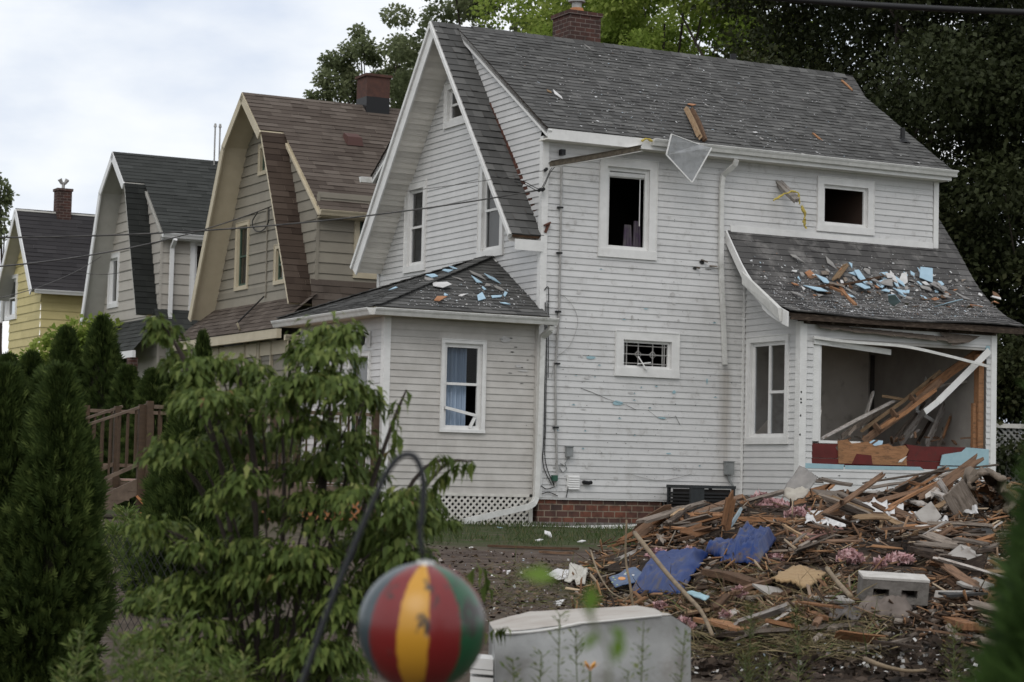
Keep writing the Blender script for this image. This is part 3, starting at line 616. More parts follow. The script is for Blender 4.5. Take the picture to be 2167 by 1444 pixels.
mb = MB(); mb.box(FR(V((0, 0, 0)), X_, -Y_), -.54, .0, 4.28, 4.47, .02, .05); mb.build('gable_fascia', m_trim, WH)
mb = MB()
p, q = V((.035, .02, 4.75)), V((-.0, 2.15, 7.17)); mb.beam(p, q, .06, .11)
for k in range(9): t = k / 9; a = p.lerp(q, t); mb.beam(a + V((.03, 0, .02)), a + V((.06 + .02 * random.random(), .12, .20)), .05, .03)
mb.beam(V((.02, -.02, 4.74)), V((.14, -.04, 4.80)), .10, .03); mb.beam(V((.05, -.03, 4.62)), V((.11, -.05, 4.78)), .04, .05); mb.build('torn_roof_edge', M('red brown torn board', (.12, .045, .03), (.05, .028, .022), 8, .9), WH)
# swept lower roof over the wrecked room, running on behind the dormer
swp = SWP
sw, SS = prof(swp); swb, SB = prof(swp + [(RV, RZ + .01)])
def swsag(a, s): return -.03 * math.sin(a * 1.3) * max(0, 1 - s / .8)
mb = MB(); shingles(mb, lambda a, s: sw(s) + X_ * a + ZZ * swsag(a, s), 0, SS, lambda s: (3.84, 9.12), exp=.15, wmin=.18, wmax=.42, th=.013)
shingles(mb, lambda a, s: swb(s) + X_ * a, SS, SB, lambda s: (8.66, 9.12), exp=.15, wmin=.18, wmax=.3); mb.build('swept_roof', m_roofm, WH)
mb = MB(); slab(mb, sw, SS, 3.87, 9.10, .05, 10, off=-.03); slab(mb, swb, SB, 8.7, 9.10, .08, 1, s0=SS); mb.build('swept_roof_deck', m_wood[2], WH)
mb = MB()                                                           # curved fascia at its near end
for k in range(12):
    p, q = sw(SS * k / 12), sw(SS * (k + 1) / 12); wd = .22 if k > 3 else .26
    mb.hexa([V((3.80, p.y, p.z - wd)), V((3.835, p.y, p.z - wd)), V((3.835, q.y, q.z - wd)), V((3.80, q.y, q.z - wd)), V((3.80, p.y, p.z + .0)), V((3.835, p.y, p.z + .0)), V((3.835, q.y, q.z)), V((3.80, q.y, q.z))])
mb.build('swept_fascia', m_trim, WH)
mb = MB(); p, q = sw(SS * .08), sw(SS * .62)
mb.hexa([V((3.74, p.y - .05, p.z - .22)), V((3.79, p.y - .05, p.z - .24)), V((3.79, q.y, q.z - .26)), V((3.76, q.y, q.z - .26)), V((3.70, p.y - .05, p.z + .0)), V((3.79, p.y - .05, p.z - .0)), V((3.79, q.y, q.z - .04)), V((3.75, q.y, q.z - .04))]); mb.build('loose_fascia_cladding', m_gutter, WH)
mb = MB(); mb.box(FR(V((0, -2.0, 0)), X_, -Y_), 3.9, 9.08, 3.20, 3.30, -.03, .0)
for k in range(10): a = 4.3 + .52 * k; mb.beam(V((a, -1.98, 3.22)), V((a, -1.70, 3.36)), .05, .12)
mb.box(FB, 4.3, 8.6, 3.16, 3.28, -.05, .03); mb.build('exposed_rafter_ends', m_wood[2], WH)
mb = MB(); n_ = 14
for k in range(n_):
    a, b = 4.55 + 3.3 * k / n_, 4.55 + 3.3 * (k + 1) / n_; h0, h1 = .05 + .05 * random.random(), .05 + .05 * random.random(); dr = .1 * k / n_
    mb.quad(V((a, BV - .05, 3.17 - dr)), V((b, BV - .05, 3.17 - dr)), V((b, BV - .16, 3.15 - dr - h1)), V((a, BV - .16, 3.15 - dr - h0)))
mb.quad(V((7.25, BV - .06, 3.16)), V((8.2, BV - .06, 3.13)), V((7.9, BV - .12, 3.0)), V((7.5, BV - .15, 2.92))); mb.build('hanging_soffit_strip', m_wood[3], WH)
# ridge caps and chimney, vents
mb = MB()
k = .25
while k < 8.65: mb.hexa([V((k, RV - .14, RZ - .075)), V((k + .3, RV - .14, RZ - .085)), V((k + .3, RV + .14, RZ - .085)), V((k, RV + .14, RZ - .075)), V((k, RV - .02, RZ + .03)), V((k + .3, RV - .02, RZ + .02)), V((k + .3, RV + .02, RZ + .02)), V((k, RV + .02, RZ + .03))], random.random()); k += .22
mb.build('ridge_cap', m_roof, WH)
FC = FR(V((0, RV + .3, 0)), X_, -Y_)
mb = MB(); mb.box(FC, 2.43, 3.13, 8.3, 9.42, -.5, .2); mb.box(FC, 2.40, 3.16, 9.42, 9.5, -.53, .23); ch = mb.build('chimney', m_chim, WH)
c = V((2.72, RV + .35, 9.5)); mb = MB(); mb.tube([c, c + ZZ * .1], [.16, .13], 10); mb.build('flue_pot', m_orange, ch)
mb = MB(); mb.tube([c + ZZ * .1, c + ZZ * .22], .10, 10); mb.tube([c + ZZ * .22, c + ZZ * .25], .17, 10); mb.build('flue_cap', m_metal, ch)
mb = MB(); q = V((6.36, RV + .3, 8.6)); mb.tube([q, q + ZZ * .48], .07, 10); mb.build('vent_pipe', m_wire, WH)
P = onV(1940, 318, ev + .5); mb = MB(); q = V((8.35, .75, drz(.75) - .05)); mb.tube([q, q + ZZ * .3], .05, 8); mb.tube([q + V((0, 0, .0)), q + ZZ * .08], [.16, .06], 8); mb.build('vent_pipe', m_wire, WH)
# dormer gutter: attached part, and its torn end hanging
FGUT = FR(V((0, ev - .012, 6.405)), X_, -Y_)
g = gutter('gutter', WH, FGUT, 2.0, 8.78)
p0, p1 = onV(1360, 306, ev - .08), onV(1167, 340, ev - .25)
ad = (p1 - p0).normalized(); Lg = (p1 - p0).length
nd = V((0, -.25, -.95)); nd = (nd - ad * nd.dot(ad)).normalized(); zd = ad.cross(nd); zd = zd if zd.y < 0 else -zd
Ft = lambda a, z, n: p0 + ad * a + zd * z + nd * n
prf = [(0, 0), (0, -.115), (.075, -.115), (.10, -.06), (.12, -.03), (.12, 0)]
mb = MB()
bend = lambda a: -.03 * math.sin(a / Lg * 3.1)
for j in range(10):
    a, b = Lg * j / 10, Lg * (j + 1) / 10
    for (p, q) in zip(prf, prf[1:]): mb.quad(Ft(a, p[1] + bend(a), p[0]), Ft(b, p[1] + bend(b), p[0]), Ft(b, q[1] + bend(b), q[0]), Ft(a, q[1] + bend(a), q[0]))
tg = mb.build('torn_gutter', m_gutter, WH)
mb = MB()
for j in range(10):
    a, b = Lg * j / 10, Lg * (j + 1) / 10; mb.quad(Ft(a, -.06 + bend(a), .004), Ft(b, -.06 + bend(b), .004), Ft(b, -.105 + bend(b), .075), Ft(a, -.105 + bend(a), .075)); mb.quad(Ft(a, -.004 + bend(a), .005), Ft(b, -.004 + bend(b), .005), Ft(b, -.06 + bend(b), .005), Ft(a, -.06 + bend(a), .005))
mb.build('gutter_sludge', m_gutin, tg)
# far side gutter end peeping past the rake
gutter('gutter', WH, FR(V((0, 2 * RV - ev + .012, 6.40)), X_, Y_), -.3, 8.7)
# downspout on the long wall
def dpath(pts, v): return [V((p.x, v, p.z)) for p in (onV(x, y, v) for x, y in pts)]
mb = MB(); pp = dpath([(1541, 342), (1540, 352), (1529, 372), (1527, 400), (1526, 560), (1530, 660), (1534, 770)], -.06); pp[0].y = -.34; pp[1].y = -.30; pp[2].y = -.08
for k in range(len(pp) - 1): mb.beam(pp[k], pp[k + 1] + (pp[k + 1] - pp[k]).normalized() * .015, .085 if k < 5 else .08, .055, up=Y_)
mb.build('downspout', m_gutter, WH)
# half-hip roof of the street porch
AP = V((0, 1.93, 4.36)); eu, v0, v1, hz = -3.28, -.28, 4.12, 3.13
FPG = FR(V((0, v0, hz + .02)), X_, -Y_)
def tri(mb, A, B, C, exp=.13):
    """shingled triangle with eave A-B and apex C"""
    ed = (B - A); el = ed.length; ed.normalize(); cc = C - A; foot = A + ed * cc.dot(ed); up = C - foot; S = up.length; up.normalize(); ca = cc.dot(ed)
    shingles(mb, lambda a, s: A + ed * a + up * s, 0, S - .01, lambda s: (ca * s / S, el + (ca - el) * s / S), exp=exp, wmin=.16, wmax=.36)
mb = MB(); a_, b_, c_, d_2 = V((.0, v0, hz)), V((eu, v0, hz)), V((eu, v1, hz)), V((0, v1, hz))
tri(mb, a_ + V((.04, 0, 0)), b_, AP); tri(mb, b_, c_, AP); tri(mb, c_, d_2, AP); mb.build('porch_roof', m_roof, WH)
mb = MB()
for p, q in ((a_, b_), (b_, c_), (c_, d_2)): mb.poly([p - ZZ * .03, q - ZZ * .03, AP - ZZ * .03])
mb.build('porch_roof_deck', m_wood[2], WH)
mb = MB(); mb.beam(V((-.03, .0, hz + .02)), AP + V((-.02, 0, 0)), .02, .05); mb.build('roof_flashing', m_trim, WH)
for p in (b_, c_):
    mb = MB(); d = (AP - p).normalized(); n_ = int((AP - p).length / .2)
    for k in range(n_): q = p + d * (k * .2); r = p + d * (k * .2 + .24); mb.beam(q + ZZ * .035, r + ZZ * .02, .22, .012, t=random.random())
    mb.build('hip_cap', m_roof, WH)
mb = MB(); mb.box(FR(V((0, v0 + .03, 0)), X_, -Y_), eu + .05, .03, hz - .13, hz - .005, -.02, .01); mb.box(FR(V((eu + .03, 0, 0)), Y_, -X_), v0 + .03, v1, hz - .13, hz - .005, -.02, .01)
mb.box(FR(V((0, v0, 0)), X_, -Y_), eu + .05, -.0, hz - .13, hz - .115, -.36, -.04); mb.box(FR(V((eu, 0, 0)), Y_, -X_), .06, v1, hz - .13, hz - .115, -.36, -.04); mb.build('porch_fascia', m_cream, WH)
gutter('porch_gutter', WH, FR(V((0, v0, hz - .03)), X_, -Y_), eu - .02, .16, w=.13); gutter('porch_gutter', WH, FR(V((eu, 0, hz - .03)), Y_, -X_), v0, v1, w=.12)
# corner downspout of the porch, kicking out along the lattice
mb = MB(); pts = [V((.07, -.30, hz - .15)), V((.07, -.28, hz - .22)), V((.03, -.05, hz - .34)), V((.015, -.05, 1.5)), V((-.03, -.06, .0)), V((-.09, -.09, -.10)), V((-.22, -.16, -.16)), V((-1.65, -.55, -.42))]
for k in range(len(pts) - 1): mb.beam(pts[k], pts[k + 1] + (pts[k + 1] - pts[k]).normalized() * .01, .095, .075, up=Y_)
mb.build('downspout', m_gutter, WH)
# service conduit, boxes, vent, hose bib
def onA(x, y, n=0): p = onV(x, y, 0); return V((p.x, -n, p.z))
mb = MB(); mb.tube([onA(1186, 335, .05), onA(1183, 560, .04), onA(1181, 660, .04), onA(1173, 780, .04), onA(1174, 900, .04), onA(1176, 1000, .05), onA(1172, 1030, .05)], .02, 8); con = mb.build('conduit', m_metal, WH)
mb = MB()
for y in (440, 536, 660, 770, 905): p = onA(1183 - (y - 440) * .02, y, .045); mb.box(FR(V((p.x, 0, p.z)), X_, -Y_), -.05, .05, -.015, .015, .017, .07)
p = onA(1186, 325, .0); mb.box(FR(V((p.x, 0, p.z)), X_, -Y_), -.04, .04, -.04, .06, .017, .12); mb.build('conduit_clip', m_wire, con)
p = onA(1201, 957); Fq = FR(V((p.x, 0, p.z)), X_, -Y_); mb = MB(); mb.box(Fq, -.06, .06, -.08, .09, .018, .10); mb.box(Fq, -.07, .07, .09, .105, .018, .115); mb.tube([Fq(-.06, -.25, .03), Fq(-.15, -.2, .03), Fq(-.17, -.29, .03), Fq(-.1, -.36, .03), Fq(-.02, -.3, .03), Fq(-.06, -.2, .03), Fq(.0, -.1, .04)], .009, 5); mb.build('telephone_box', m_box, WH)
p = onA(1212, 1022); Fq = FR(V((p.x, 0, p.z)), X_, -Y_); mb = MB(); mb.box(Fq, -.13, .13, -.13, .14, .012, .03)
for k in range(6): z = -.11 + .04 * k; mb.quad(Fq(-.11, z, .05), Fq(.11, z, .05), Fq(.11, z + .035, .031), Fq(-.11, z + .035, .031))
mb.build('louvred_vent', m_trim, WH)
p = onA(1538, 992); Fq = FR(V((p.x, 0, p.z)), X_, -Y_); mb = MB(); mb.box(Fq, -.08, .09, -.11, .12, .018, .11); mb.box(Fq, -.09, .10, .12, .135, .018, .125); mb.tube([Fq(0, -.11, .06), Fq(.02, -.2, .06), Fq(.08, -.32, .10)], .022, 7); mb.build('disconnect_box', m_box, WH)
p = onA(1242, 1021); Fq = FR(V((p.x, 0, p.z)), X_, -Y_); mb = MB(); mb.tube([Fq(-.07, 0, .0), Fq(-.07, 0, .06), Fq(.0, -.01, .08), Fq(.05, 0, .07)], .035, 7); mb.build('pipe_stub', m_wire, WH)
p = onA(1170, 1012); Fq = FR(V((p.x, 0, p.z)), X_, -Y_); mb = MB(); mb.box(Fq, -.045, .045, -.05, .05, .018, .1); mb.build('cable_terminal', M('green terminal', (.03, .09, .06), None, rough=.5), WH)
mb = MB()
for path in ([(1152, 640), (1150, 900), (1147, 980), (1165, 1025)], [(1156, 640), (1153, 880), (1152, 975), (1172, 1030)], [(1150, 615), (1158, 608), (1159, 640), (1158, 800)], [(1172, 1030), (1155, 1035), (1143, 1028)], [(1145, 1045), (1160, 1042), (1178, 1050)], [(1196, 1053), (1199, 1040), (1200, 1030)]):
    mb.tube(curve_pts([onA(x, y, .035) for x, y in path], 5), .008, 5)
mb.build('loose_cable', m_wire, WH)
mb = MB(); mb.tube(curve_pts([onA(x, y, .03) for x, y in [(1178, 620), (1205, 640), (1221, 680), (1205, 730), (1175, 760), (1165, 800)]], 6), .004, 5); mb.tube(curve_pts([onA(x, y, .03) for x, y in [(1326, 1002), (1380, 1016), (1420, 1014), (1462, 1003)]], 6), .004, 5); mb.build('thin_wire', m_metal, WH)
# insulators at the corner
mb = MB()
for x, y in ((1153, 361), (1140, 404), (1147, 403)): p = onV(x, y, -.05); mb.tube([p, p + V((0, -.07, .02))], .03, 7)
mb.build('cable_clamp', m_wire, WH)
# holes and torn siding: irregular punctures showing dark cavity or teal board
m_hole = M('puncture dark', (.035, .035, .035), None, rough=.9)
def tear(mb, F, a, z, w, h, n=.021, k=7):
    pts = [F(a + w * math.cos(t) * random.uniform(.5, 1), z + h * math.sin(t) * random.uniform(.5, 1), n) for t in [2 * math.pi * i / k for i in range(k)]]; mb.poly(pts)
hb, tb, cb, sb_ = MB(), MB(), MB(), MB()
def okA(a, z): return not any(o[0] - .12 < a < o[1] + .12 and o[2] - .12 < z < o[3] + .12 for o in opA) and not 3.72 < a < 3.95
cnt = 0
while cnt < 150:
    a = random.uniform(.3, 4.1); z = abs(random.gauss(2.2, 1.4))
    if z > 5.6 or not okA(a, z): continue
    cnt += 1; r = random.random()
    if r < .74: tear(hb, FA, a, z, random.uniform(.006, .018), random.uniform(.004, .011))
    elif r < .86: tear(tb, FA, a, z, random.uniform(.02, .06), random.uniform(.008, .02), .02); tear(hb, FA, a, z + .012, .03, .006, .0215)
    else: tear(sb_, FA, a, z, random.uniform(.02, .07), random.uniform(.015, .06), .0195)
def crack(F, pts, w=.01, n=.0205):
    P = [F(p.x, p.z, n) for p in pts]
    for a, b in zip(P, P[1:]): d = (b - a).normalized(); q = d.cross(Y_) * w * random.uniform(.6, 1.4); hb.quad(a - q * .5, b - q * .5, b + q * .5, a + q * .5)
crack(FA, [onV(x, y, 0) for x, y in [(1228, 822), (1250, 830), (1285, 845), (1325, 858), (1345, 868)]], .007); crack(FA, [onV(x, y, 0) for x, y in [(1370, 868), (1390, 884), (1405, 888), (1430, 882)]], .006); crack(FA, [onV(x, y, 0) for x, y in [(1428, 880), (1438, 900)]], .006)
for x, y, w, h in ((1305, 853, .16, .05), (1250, 757, .12, .04), (1495, 807, .02, .07), (1425, 830, .05, .04), (1400, 885, .12, .03), (1415, 960, .07, .015), (1366, 654, .06, .015)): p = onV(x, y, 0); tear(tb, FA, p.x, p.z, w, h, .0195)
for x, y, w, h in ((1485, 555, .09, .05), (1470, 568, .07, .05), (1498, 570, .12, .012)): p = onV(x, y, 0); tear(hb, FA, p.x, p.z, w * .8, h, .0215)
for x, y in ((1482, 550), (1474, 566), (1500, 563)): p = onA(x, y, .03); cb = MB(); cb.beam(p, p + V((random.uniform(-.12, .14), -.05, random.uniform(-.1, .1))), .05, .02); cb.build('splintered_siding', m_wood[3], WH)
for x, y in ((1090, 735), (1075, 745), (1110, 762), (1100, 778), (1118, 752), (1070, 765), (1120, 795), (1085, 790), (1105, 812), (1125, 820), (1110, 900), (1080, 716), (1060, 718)):
    p = onV(x, y, .05); tear(hb, FPF, p.x + random.uniform(-.08, .08), p.z, random.uniform(.015, .06), random.uniform(.004, .012)); 
for x, y, w, h in ((1068, 718, .11, .09), (1095, 775, .06, .05), (1105, 785, .1, .03)): p = onV(x, y, .05); tear(sb_, FPF, p.x, p.z, w * 1.2, h * .8, .0195)
for k in range(26):
    a, z = random.uniform(4.5, 8.4), random.uniform(-.2, .55); tear(hb, FB, a, z, random.uniform(.008, .03), random.uniform(.005, .014))
for y in (830, 845, 852, 880, 920, 1010, 1030, 1037): p = onV(1694 - (y - 830) * .03, y, BV); tear(hb, FB, p.x, p.z, .025, .03, .026)
for o, nm, mt in ((hb, 'siding_puncture', m_hole), (tb, 'sheathing_tear', m_teal), (sb_, 'siding_scrape', M('scraped pale patch', (.42, .41, .40), (.55, .54, .53), 9, .7))): tag(o.build(nm, mt, WH), kind='stuff')
# ------------------------------------------------------------------ things lodged on the white house
def thing(name, label, cat, mb, mat, group=None, parent=None, smooth=False):
    o = mb.build(name, mat, parent, smooth); return tag(o, label, cat, group)
def hw(p): return W(p.x, p.y, p.z)
# screen hanging from the gutter
c = [hw(onV(x, y, -.52)) for x, y in ((1421, 284), (1410, 328), (1464, 387), (1506, 313))]; top = hw(onV(1480, 306, -.45))
R_ = empty('window_screen', c[2], 0, 'bent insect screen with white frame hanging from the dormer gutter', 'window screen')
def local(R, ps): return [p - R.location for p in ps]
q = local(R_, c + [top]); mb = MB()
for a, b in ((0, 1), (1, 2), (2, 3)): mb.beam(q[a], q[b], .022, .022)
mb.beam(q[0], q[4], .014, .014); mb.build('screen_frame', m_trim, R_)
m_mesh = bpy.data.materials.new('insect mesh'); m_mesh.use_nodes = True; _n = m_mesh.node_tree; _n.nodes.clear()
_o = _n.nodes.new('ShaderNodeOutputMaterial'); _d = _n.nodes.new('ShaderNodeBsdfDiffuse'); _d.inputs[0].default_value = (.33, .34, .35, 1); _t = _n.nodes.new('ShaderNodeBsdfTransparent'); _x = _n.nodes.new('ShaderNodeMixShader')
_n.links.new(_ramp(_n, _noise(_n, 7, 6), [(.3, B3(.45)), (.7, B3(.85))]), _x.inputs[0]); _n.links.new(_t.outputs[0], _x.inputs[1]); _n.links.new(_d.outputs[0], _x.inputs[2]); _n.links.new(_x.outputs[0], _o.inputs[0])
mb = MB(); mb.poly([q[0], q[1], q[2], q[3], q[4]]); mb.build('screen_mesh', m_mesh, R_)
def splinter(p, q, w, h, name, label, cat, mat, group=None, up=None, jag_=.12, parent=None):
    """plank from p to q with broken ends"""
    d = (q - p); Ln = d.length; d.normalize(); up = up or ZZ; x = d.cross(up)
    if x.length < .05: x = d.cross(V((0, 1, 0)))
    x.normalize(); y = x.cross(d).normalized(); n = 5; vs, fs = [], []; j = min(jag_, Ln * .25)
    cur = random.uniform(-.02, .02) * Ln
    for end in (0, 1):
        for k in range(n):
            o = random.uniform(0, j) * (1 if end == 0 else -1); b = p if end == 0 else q
            for hh in (-1, 1): vs.append(b + d * (o + random.uniform(-.2, .2) * j * .3) + x * (w * (k / (n - 1) - .5)) + y * (hh * h / 2))
    m0 = len(vs)
    for k in range(n):
        for hh in (-1, 1): vs.append((p + q) / 2 + x * (w * (k / (n - 1) - .5)) + y * (hh * h / 2 + cur))
    def idx(s, k, hh): return (0 if s == 0 else (m0 if s == 1 else n * 2)) + k * 2 + hh
    for s in (0, 1):
        for k in range(n - 1):
            fs.append((idx(s, k, 1), idx(s, k + 1, 1), idx(s + 1, k + 1, 1), idx(s + 1, k, 1))); fs.append((idx(s, k, 0), idx(s + 1, k, 0), idx(s + 1, k + 1, 0), idx(s, k + 1, 0)))
        fs.append((idx(s, 0, 0), idx(s, 0, 1), idx(s + 1, 0, 1), idx(s + 1, 0, 0))); fs.append((idx(s, n - 1, 1), idx(s, n - 1, 0), idx(s + 1, n - 1, 0), idx(s + 1, n - 1, 1)))
    for s in (0, 2):
        for k in range(n - 1): fs.append((idx(s, k, 0), idx(s, k + 1, 0), idx(s, k + 1, 1), idx(s, k, 1)))
    C0 = (p + q) / 2; rot = Matrix((d, x, y)).transposed()       # own axes: x along the grain
    inv = rot.transposed(); o = link_mesh(name, [inv @ (v_ - C0) for v_ in vs], fs, mat, parent)
    o.matrix_world = Matrix.Translation(C0) @ rot.to_4x4()
    return tag(o, label, cat, group)
def on_dormer(x, y, h=0):
    d = ray(x, y); a, b = W(0, ev, ez), W(0, RV, RZ); n = HU.cross(b - a).normalized(); n = n if n.z > 0 else -n
    t = (a - CAM).dot(n) / d.dot(n); return CAM + d * t + n * h
splinter(on_dormer(1449, 237, .08), on_dormer(1478, 303, .10), .07, .08, 'split_stud', 'pale split stud stabbed into the roof edge above the hanging screen', 'stud', m_wood[4], up=HV)
splinter(on_dormer(1461, 236, .07), on_dormer(1491, 306, .06), .06, .08, 'split_stud', 'brown split stud beside the pale one above the hanging screen', 'stud', m_wood[1], up=HV)
P0, P1 = hw(onV(1640, 378, .1)), hw(onV(1692, 430, -.5))
splinter(P0, P1, .14, .07, 'impaled_board', 'pale broken board stuck through the upper wall beside the small window', 'board', m_wood[5], up=HV)
mb = MB()
for path, r in ((((1637, 424), (1660, 411), (1680, 405), (1690, 412), (1692, 432)), .02), (((1696, 436), (1703, 455), (1702, 470), (1706, 484)), .03)):
    pp = curve_pts([hw(onV(x, y, -.42)) for x, y in path], 5); mb.tube([p_ + V((random.uniform(-.012, .012), 0, random.uniform(-.012, .012))) for p_ in pp], [r * (.85 + .3 * math.sin(k_ * .9 + x)) for k_ in range(len(pp))], 7)
thing('insulation_strip', 'yellow insulation strip draped over the board stuck in the upper wall', 'insulation', mb, m_insy)
mb = MB()
for path in (((1358, 299), (1368, 294), (1380, 299)), ((1384, 302), (1398, 301)), ((1525, 316), (1540, 312), (1552, 318), (1566, 319))):
    pp = curve_pts([hw(onV(x, y, ev - .08)) for x, y in path], 5); mb.tube(pp, [.025 * random.uniform(.5, 1.1) for _ in pp], 6)
thing('insulation_strip', 'yellow insulation tufts caught along the dormer gutter lip', 'insulation', mb, m_insy)
# fragments lying on the roofs
def shard(p, n, size, name, label, cat, mat, group, asp=None, th=.012, turn=None):
    n = n.normalized(); t = n.cross(V((.3, .9, .1))).normalized(); b = n.cross(t); th_ = random.uniform(0, 6.28) if turn is None else turn
    t, b = t * math.cos(th_) + b * math.sin(th_), b * math.cos(th_) - t * math.sin(th_); asp = asp or random.uniform(.25, .7); k = random.choice([3, 4, 4, 4, 5])
    pts = []
    for i in range(k):
        a = 2 * math.pi * (i + random.uniform(-.3, .3)) / k; pts.append((math.cos(a) * size * random.uniform(.5, 1.15), math.sin(a) * size * asp * random.uniform(.6, 1.3)))
    tilt = random.uniform(-.3, .3)
    vs = [t * a + b * c + n * (tilt * a) for a, c in pts] + [t * a + b * c + n * (th + tilt * a) for a, c in pts]
    fs = [tuple(range(k))[::-1], tuple(range(k, 2 * k))] + [(i, (i + 1) % k, k + (i + 1) % k, k + i) for i in range(k)]
    o = link_mesh(name, vs, fs, mat); o.location = p + n * (.022 + abs(tilt) * size); return tag(o, label, cat, group)
nD = V((0, -ds, 1)).normalized(); nD = (HV * nD.y + ZZ * nD.z)
m_gshard = M('grey shingle back', (.30, .29, .275), (.20, .19, .185), 5, .8); m_paper = M('white torn sheet', (.62, .61, .60), (.5, .49, .48), 4, .6); m_ply = M('orange plywood scrap', (.38, .19, .10), (.30, .14, .07), 5, .8)
for x, y, s, mt, lb, cat in ((1181, 206, .2, m_paper, 'long white strip lying on the dormer roof near its street end', 'strip'), (1160, 196, .09, m_wood[4], 'small pale wood chunk beside the white strip on the dormer roof', 'wood chunk'), (1243, 104, .11, m_gshard, 'pale shingle scrap just below the brick chimney', 'shingle scrap'), (1462, 227, .13, m_ply, 'orange wood scrap on the roof above the split studs', 'wood scrap'), (1494, 229, .1, m_gshard, 'grey scrap beside the orange wood scrap on the roof', 'scrap'), (1596, 285, .13, m_paper, 'pale grey scrap lying midway on the dormer roof', 'scrap'), (1610, 297, .1, m_gshard, 'dull scrap just under the pale scrap midway on the dormer roof', 'scrap'), (1695, 331, .1, m_gshard, 'grey scrap at the dormer gutter above the small window', 'scrap')):
    shard(on_dormer(x, y), nD, s, 'roof_scrap', lb, cat, mt, 'scraps on the dormer roof', turn=-.6 if s == .2 else None, asp=.25 if s == .2 else None)
splinter(on_dormer(1779, 172, .03), on_dormer(1806, 197, .03), .05, .02, 'wood_splinter', 'orange wood splinter near the rear end of the dormer roof', 'splinter', m_wood[0])
splinter(on_dormer(1718, 284, .03), on_dormer(1739, 301, .03), .04, .02, 'wood_splinter', 'thin brown splinter low on the dormer roof above the small window', 'splinter', m_wood[0])
def on_sweep(x, y):
    d = ray(x, y); t = 36
    while t < 50:
        p = loc(CAM + d * t)
        if p.y < .1:
            z = lerp([(a, b) for a, b in swp], p.y) + swsag(p.x, max(0, (p.y + 2) * 1.2))
            if p.z <= z: return p
        t += .02
    return p
def swn(p): e = .05; dz = (lerp(swp, p.y + e) - lerp(swp, p.y - e)) / (2 * e); return (HV * -dz + ZZ).normalized()
for k in range(170):
    blue = k < 32; x = random.gauss(1890, 75) if blue else random.gauss(1900, 110); y = random.gauss(607, 20) if blue else random.gauss(618, 24)
    y = min(max(y + (x - 1880) * .10, 575 + (x - 1880) * .12), 655); x = min(max(x, 1680), 2105)
    p = on_sweep(x, y)
    if blue: shard(hw(p), swn(p), random.choice([.08, .12, .18, .27]), 'foam_shard', 'light blue foam board shard in the litter on the swept roof', 'foam shard', m_foam, 'blue foam shards on the swept roof')
    else:
        mt = random.choice([m_gshard, m_gshard, m_gshard, m_gshard, m_wood[1], m_paper, m_ply, m_wood[3]]); shard(hw(p), swn(p), random.choice([.05, .07, .09, .13, .2]), 'roof_scrap', {m_gshard: 'grey shingle scrap in the litter on the swept roof', m_paper: 'white scrap in the litter on the swept roof', m_ply: 'orange wood scrap in the litter on the swept roof'}.get(mt, 'weathered wood scrap in the litter on the swept roof'), 'scrap', mt, 'scraps on the swept roof')
def sp(x, y, h=.06): p = on_sweep(x, y); return hw(p) + swn(p) * h
splinter(sp(1762, 600), sp(1790, 562), .13, .02, 'pale_board', 'short pale board tilted on the swept roof above the blue shards', 'board', m_wood[4], up=ZZ)
splinter(sp(1715, 614), sp(1868, 590), .05, .04, 'brown_batten', 'long thin brown batten lying across the swept roof', 'batten', m_wood[1])
splinter(sp(1755, 614), sp(1812, 655), .05, .04, 'brown_batten', 'brown split batten sliding to the swept roof edge', 'batten', m_wood[0])
splinter(sp(1858, 582), sp(1895, 605), .04, .03, 'brown_batten', 'short grey batten beside blue shards at top of the swept roof litter', 'batten', m_wood[3])
nPR = (AP - V((0, v0, hz))); nP = V((-.0, -(AP.z - hz), (AP.y - v0))).normalized(); nPw = HV * nP.y + ZZ * nP.z
def on_porch(x, y):
    d = ray(x, y); a = W(0, v0, hz); t = (a - CAM).dot(nPw) / d.dot(nPw); return CAM + d * t
for k, (x, y, s) in enumerate(((915, 586, .16), (948, 578, .18), (960, 573, .1), (1008, 598, .15), (1040, 597, .16), (1022, 615, .1), (1015, 632, .2), (1050, 632, .2), (1068, 626, .14), (942, 627, .08), (1068, 648, .1), (830, 618, .1))):
    shard(on_porch(x, y), nPw, s, 'foam_shard', 'light blue foam board shard lying on the porch hip roof', 'foam shard', m_foam, 'blue foam shards on the porch roof', asp=.45)
for x, y, s, mt, lb in ((1010, 587, .22, m_gshard, 'brown grey board scrap at the top of the porch roof litter'), (935, 610, .2, m_paper, 'crumpled white metal scrap on the porch roof hip'), (1030, 608, .14, m_gshard, 'grey scrap in the middle of the porch roof litter'), (1056, 616, .11, m_gshard, 'small grey scrap near the right of the porch roof litter'), (925, 640, .16, m_ply, 'orange plywood scrap by the porch roof gutter'), (910, 597, .15, m_gshard, 'grey strip above the crumpled white scrap on the porch roof'), (965, 592, .14, m_gshard, 'pale strip between blue shards on the porch roof'), (975, 632, .12, m_paper, 'little white scrap low on the porch roof')): shard(on_porch(x, y), nPw, s, 'roof_scrap', lb, 'scrap', mt, 'scraps on the porch roof')
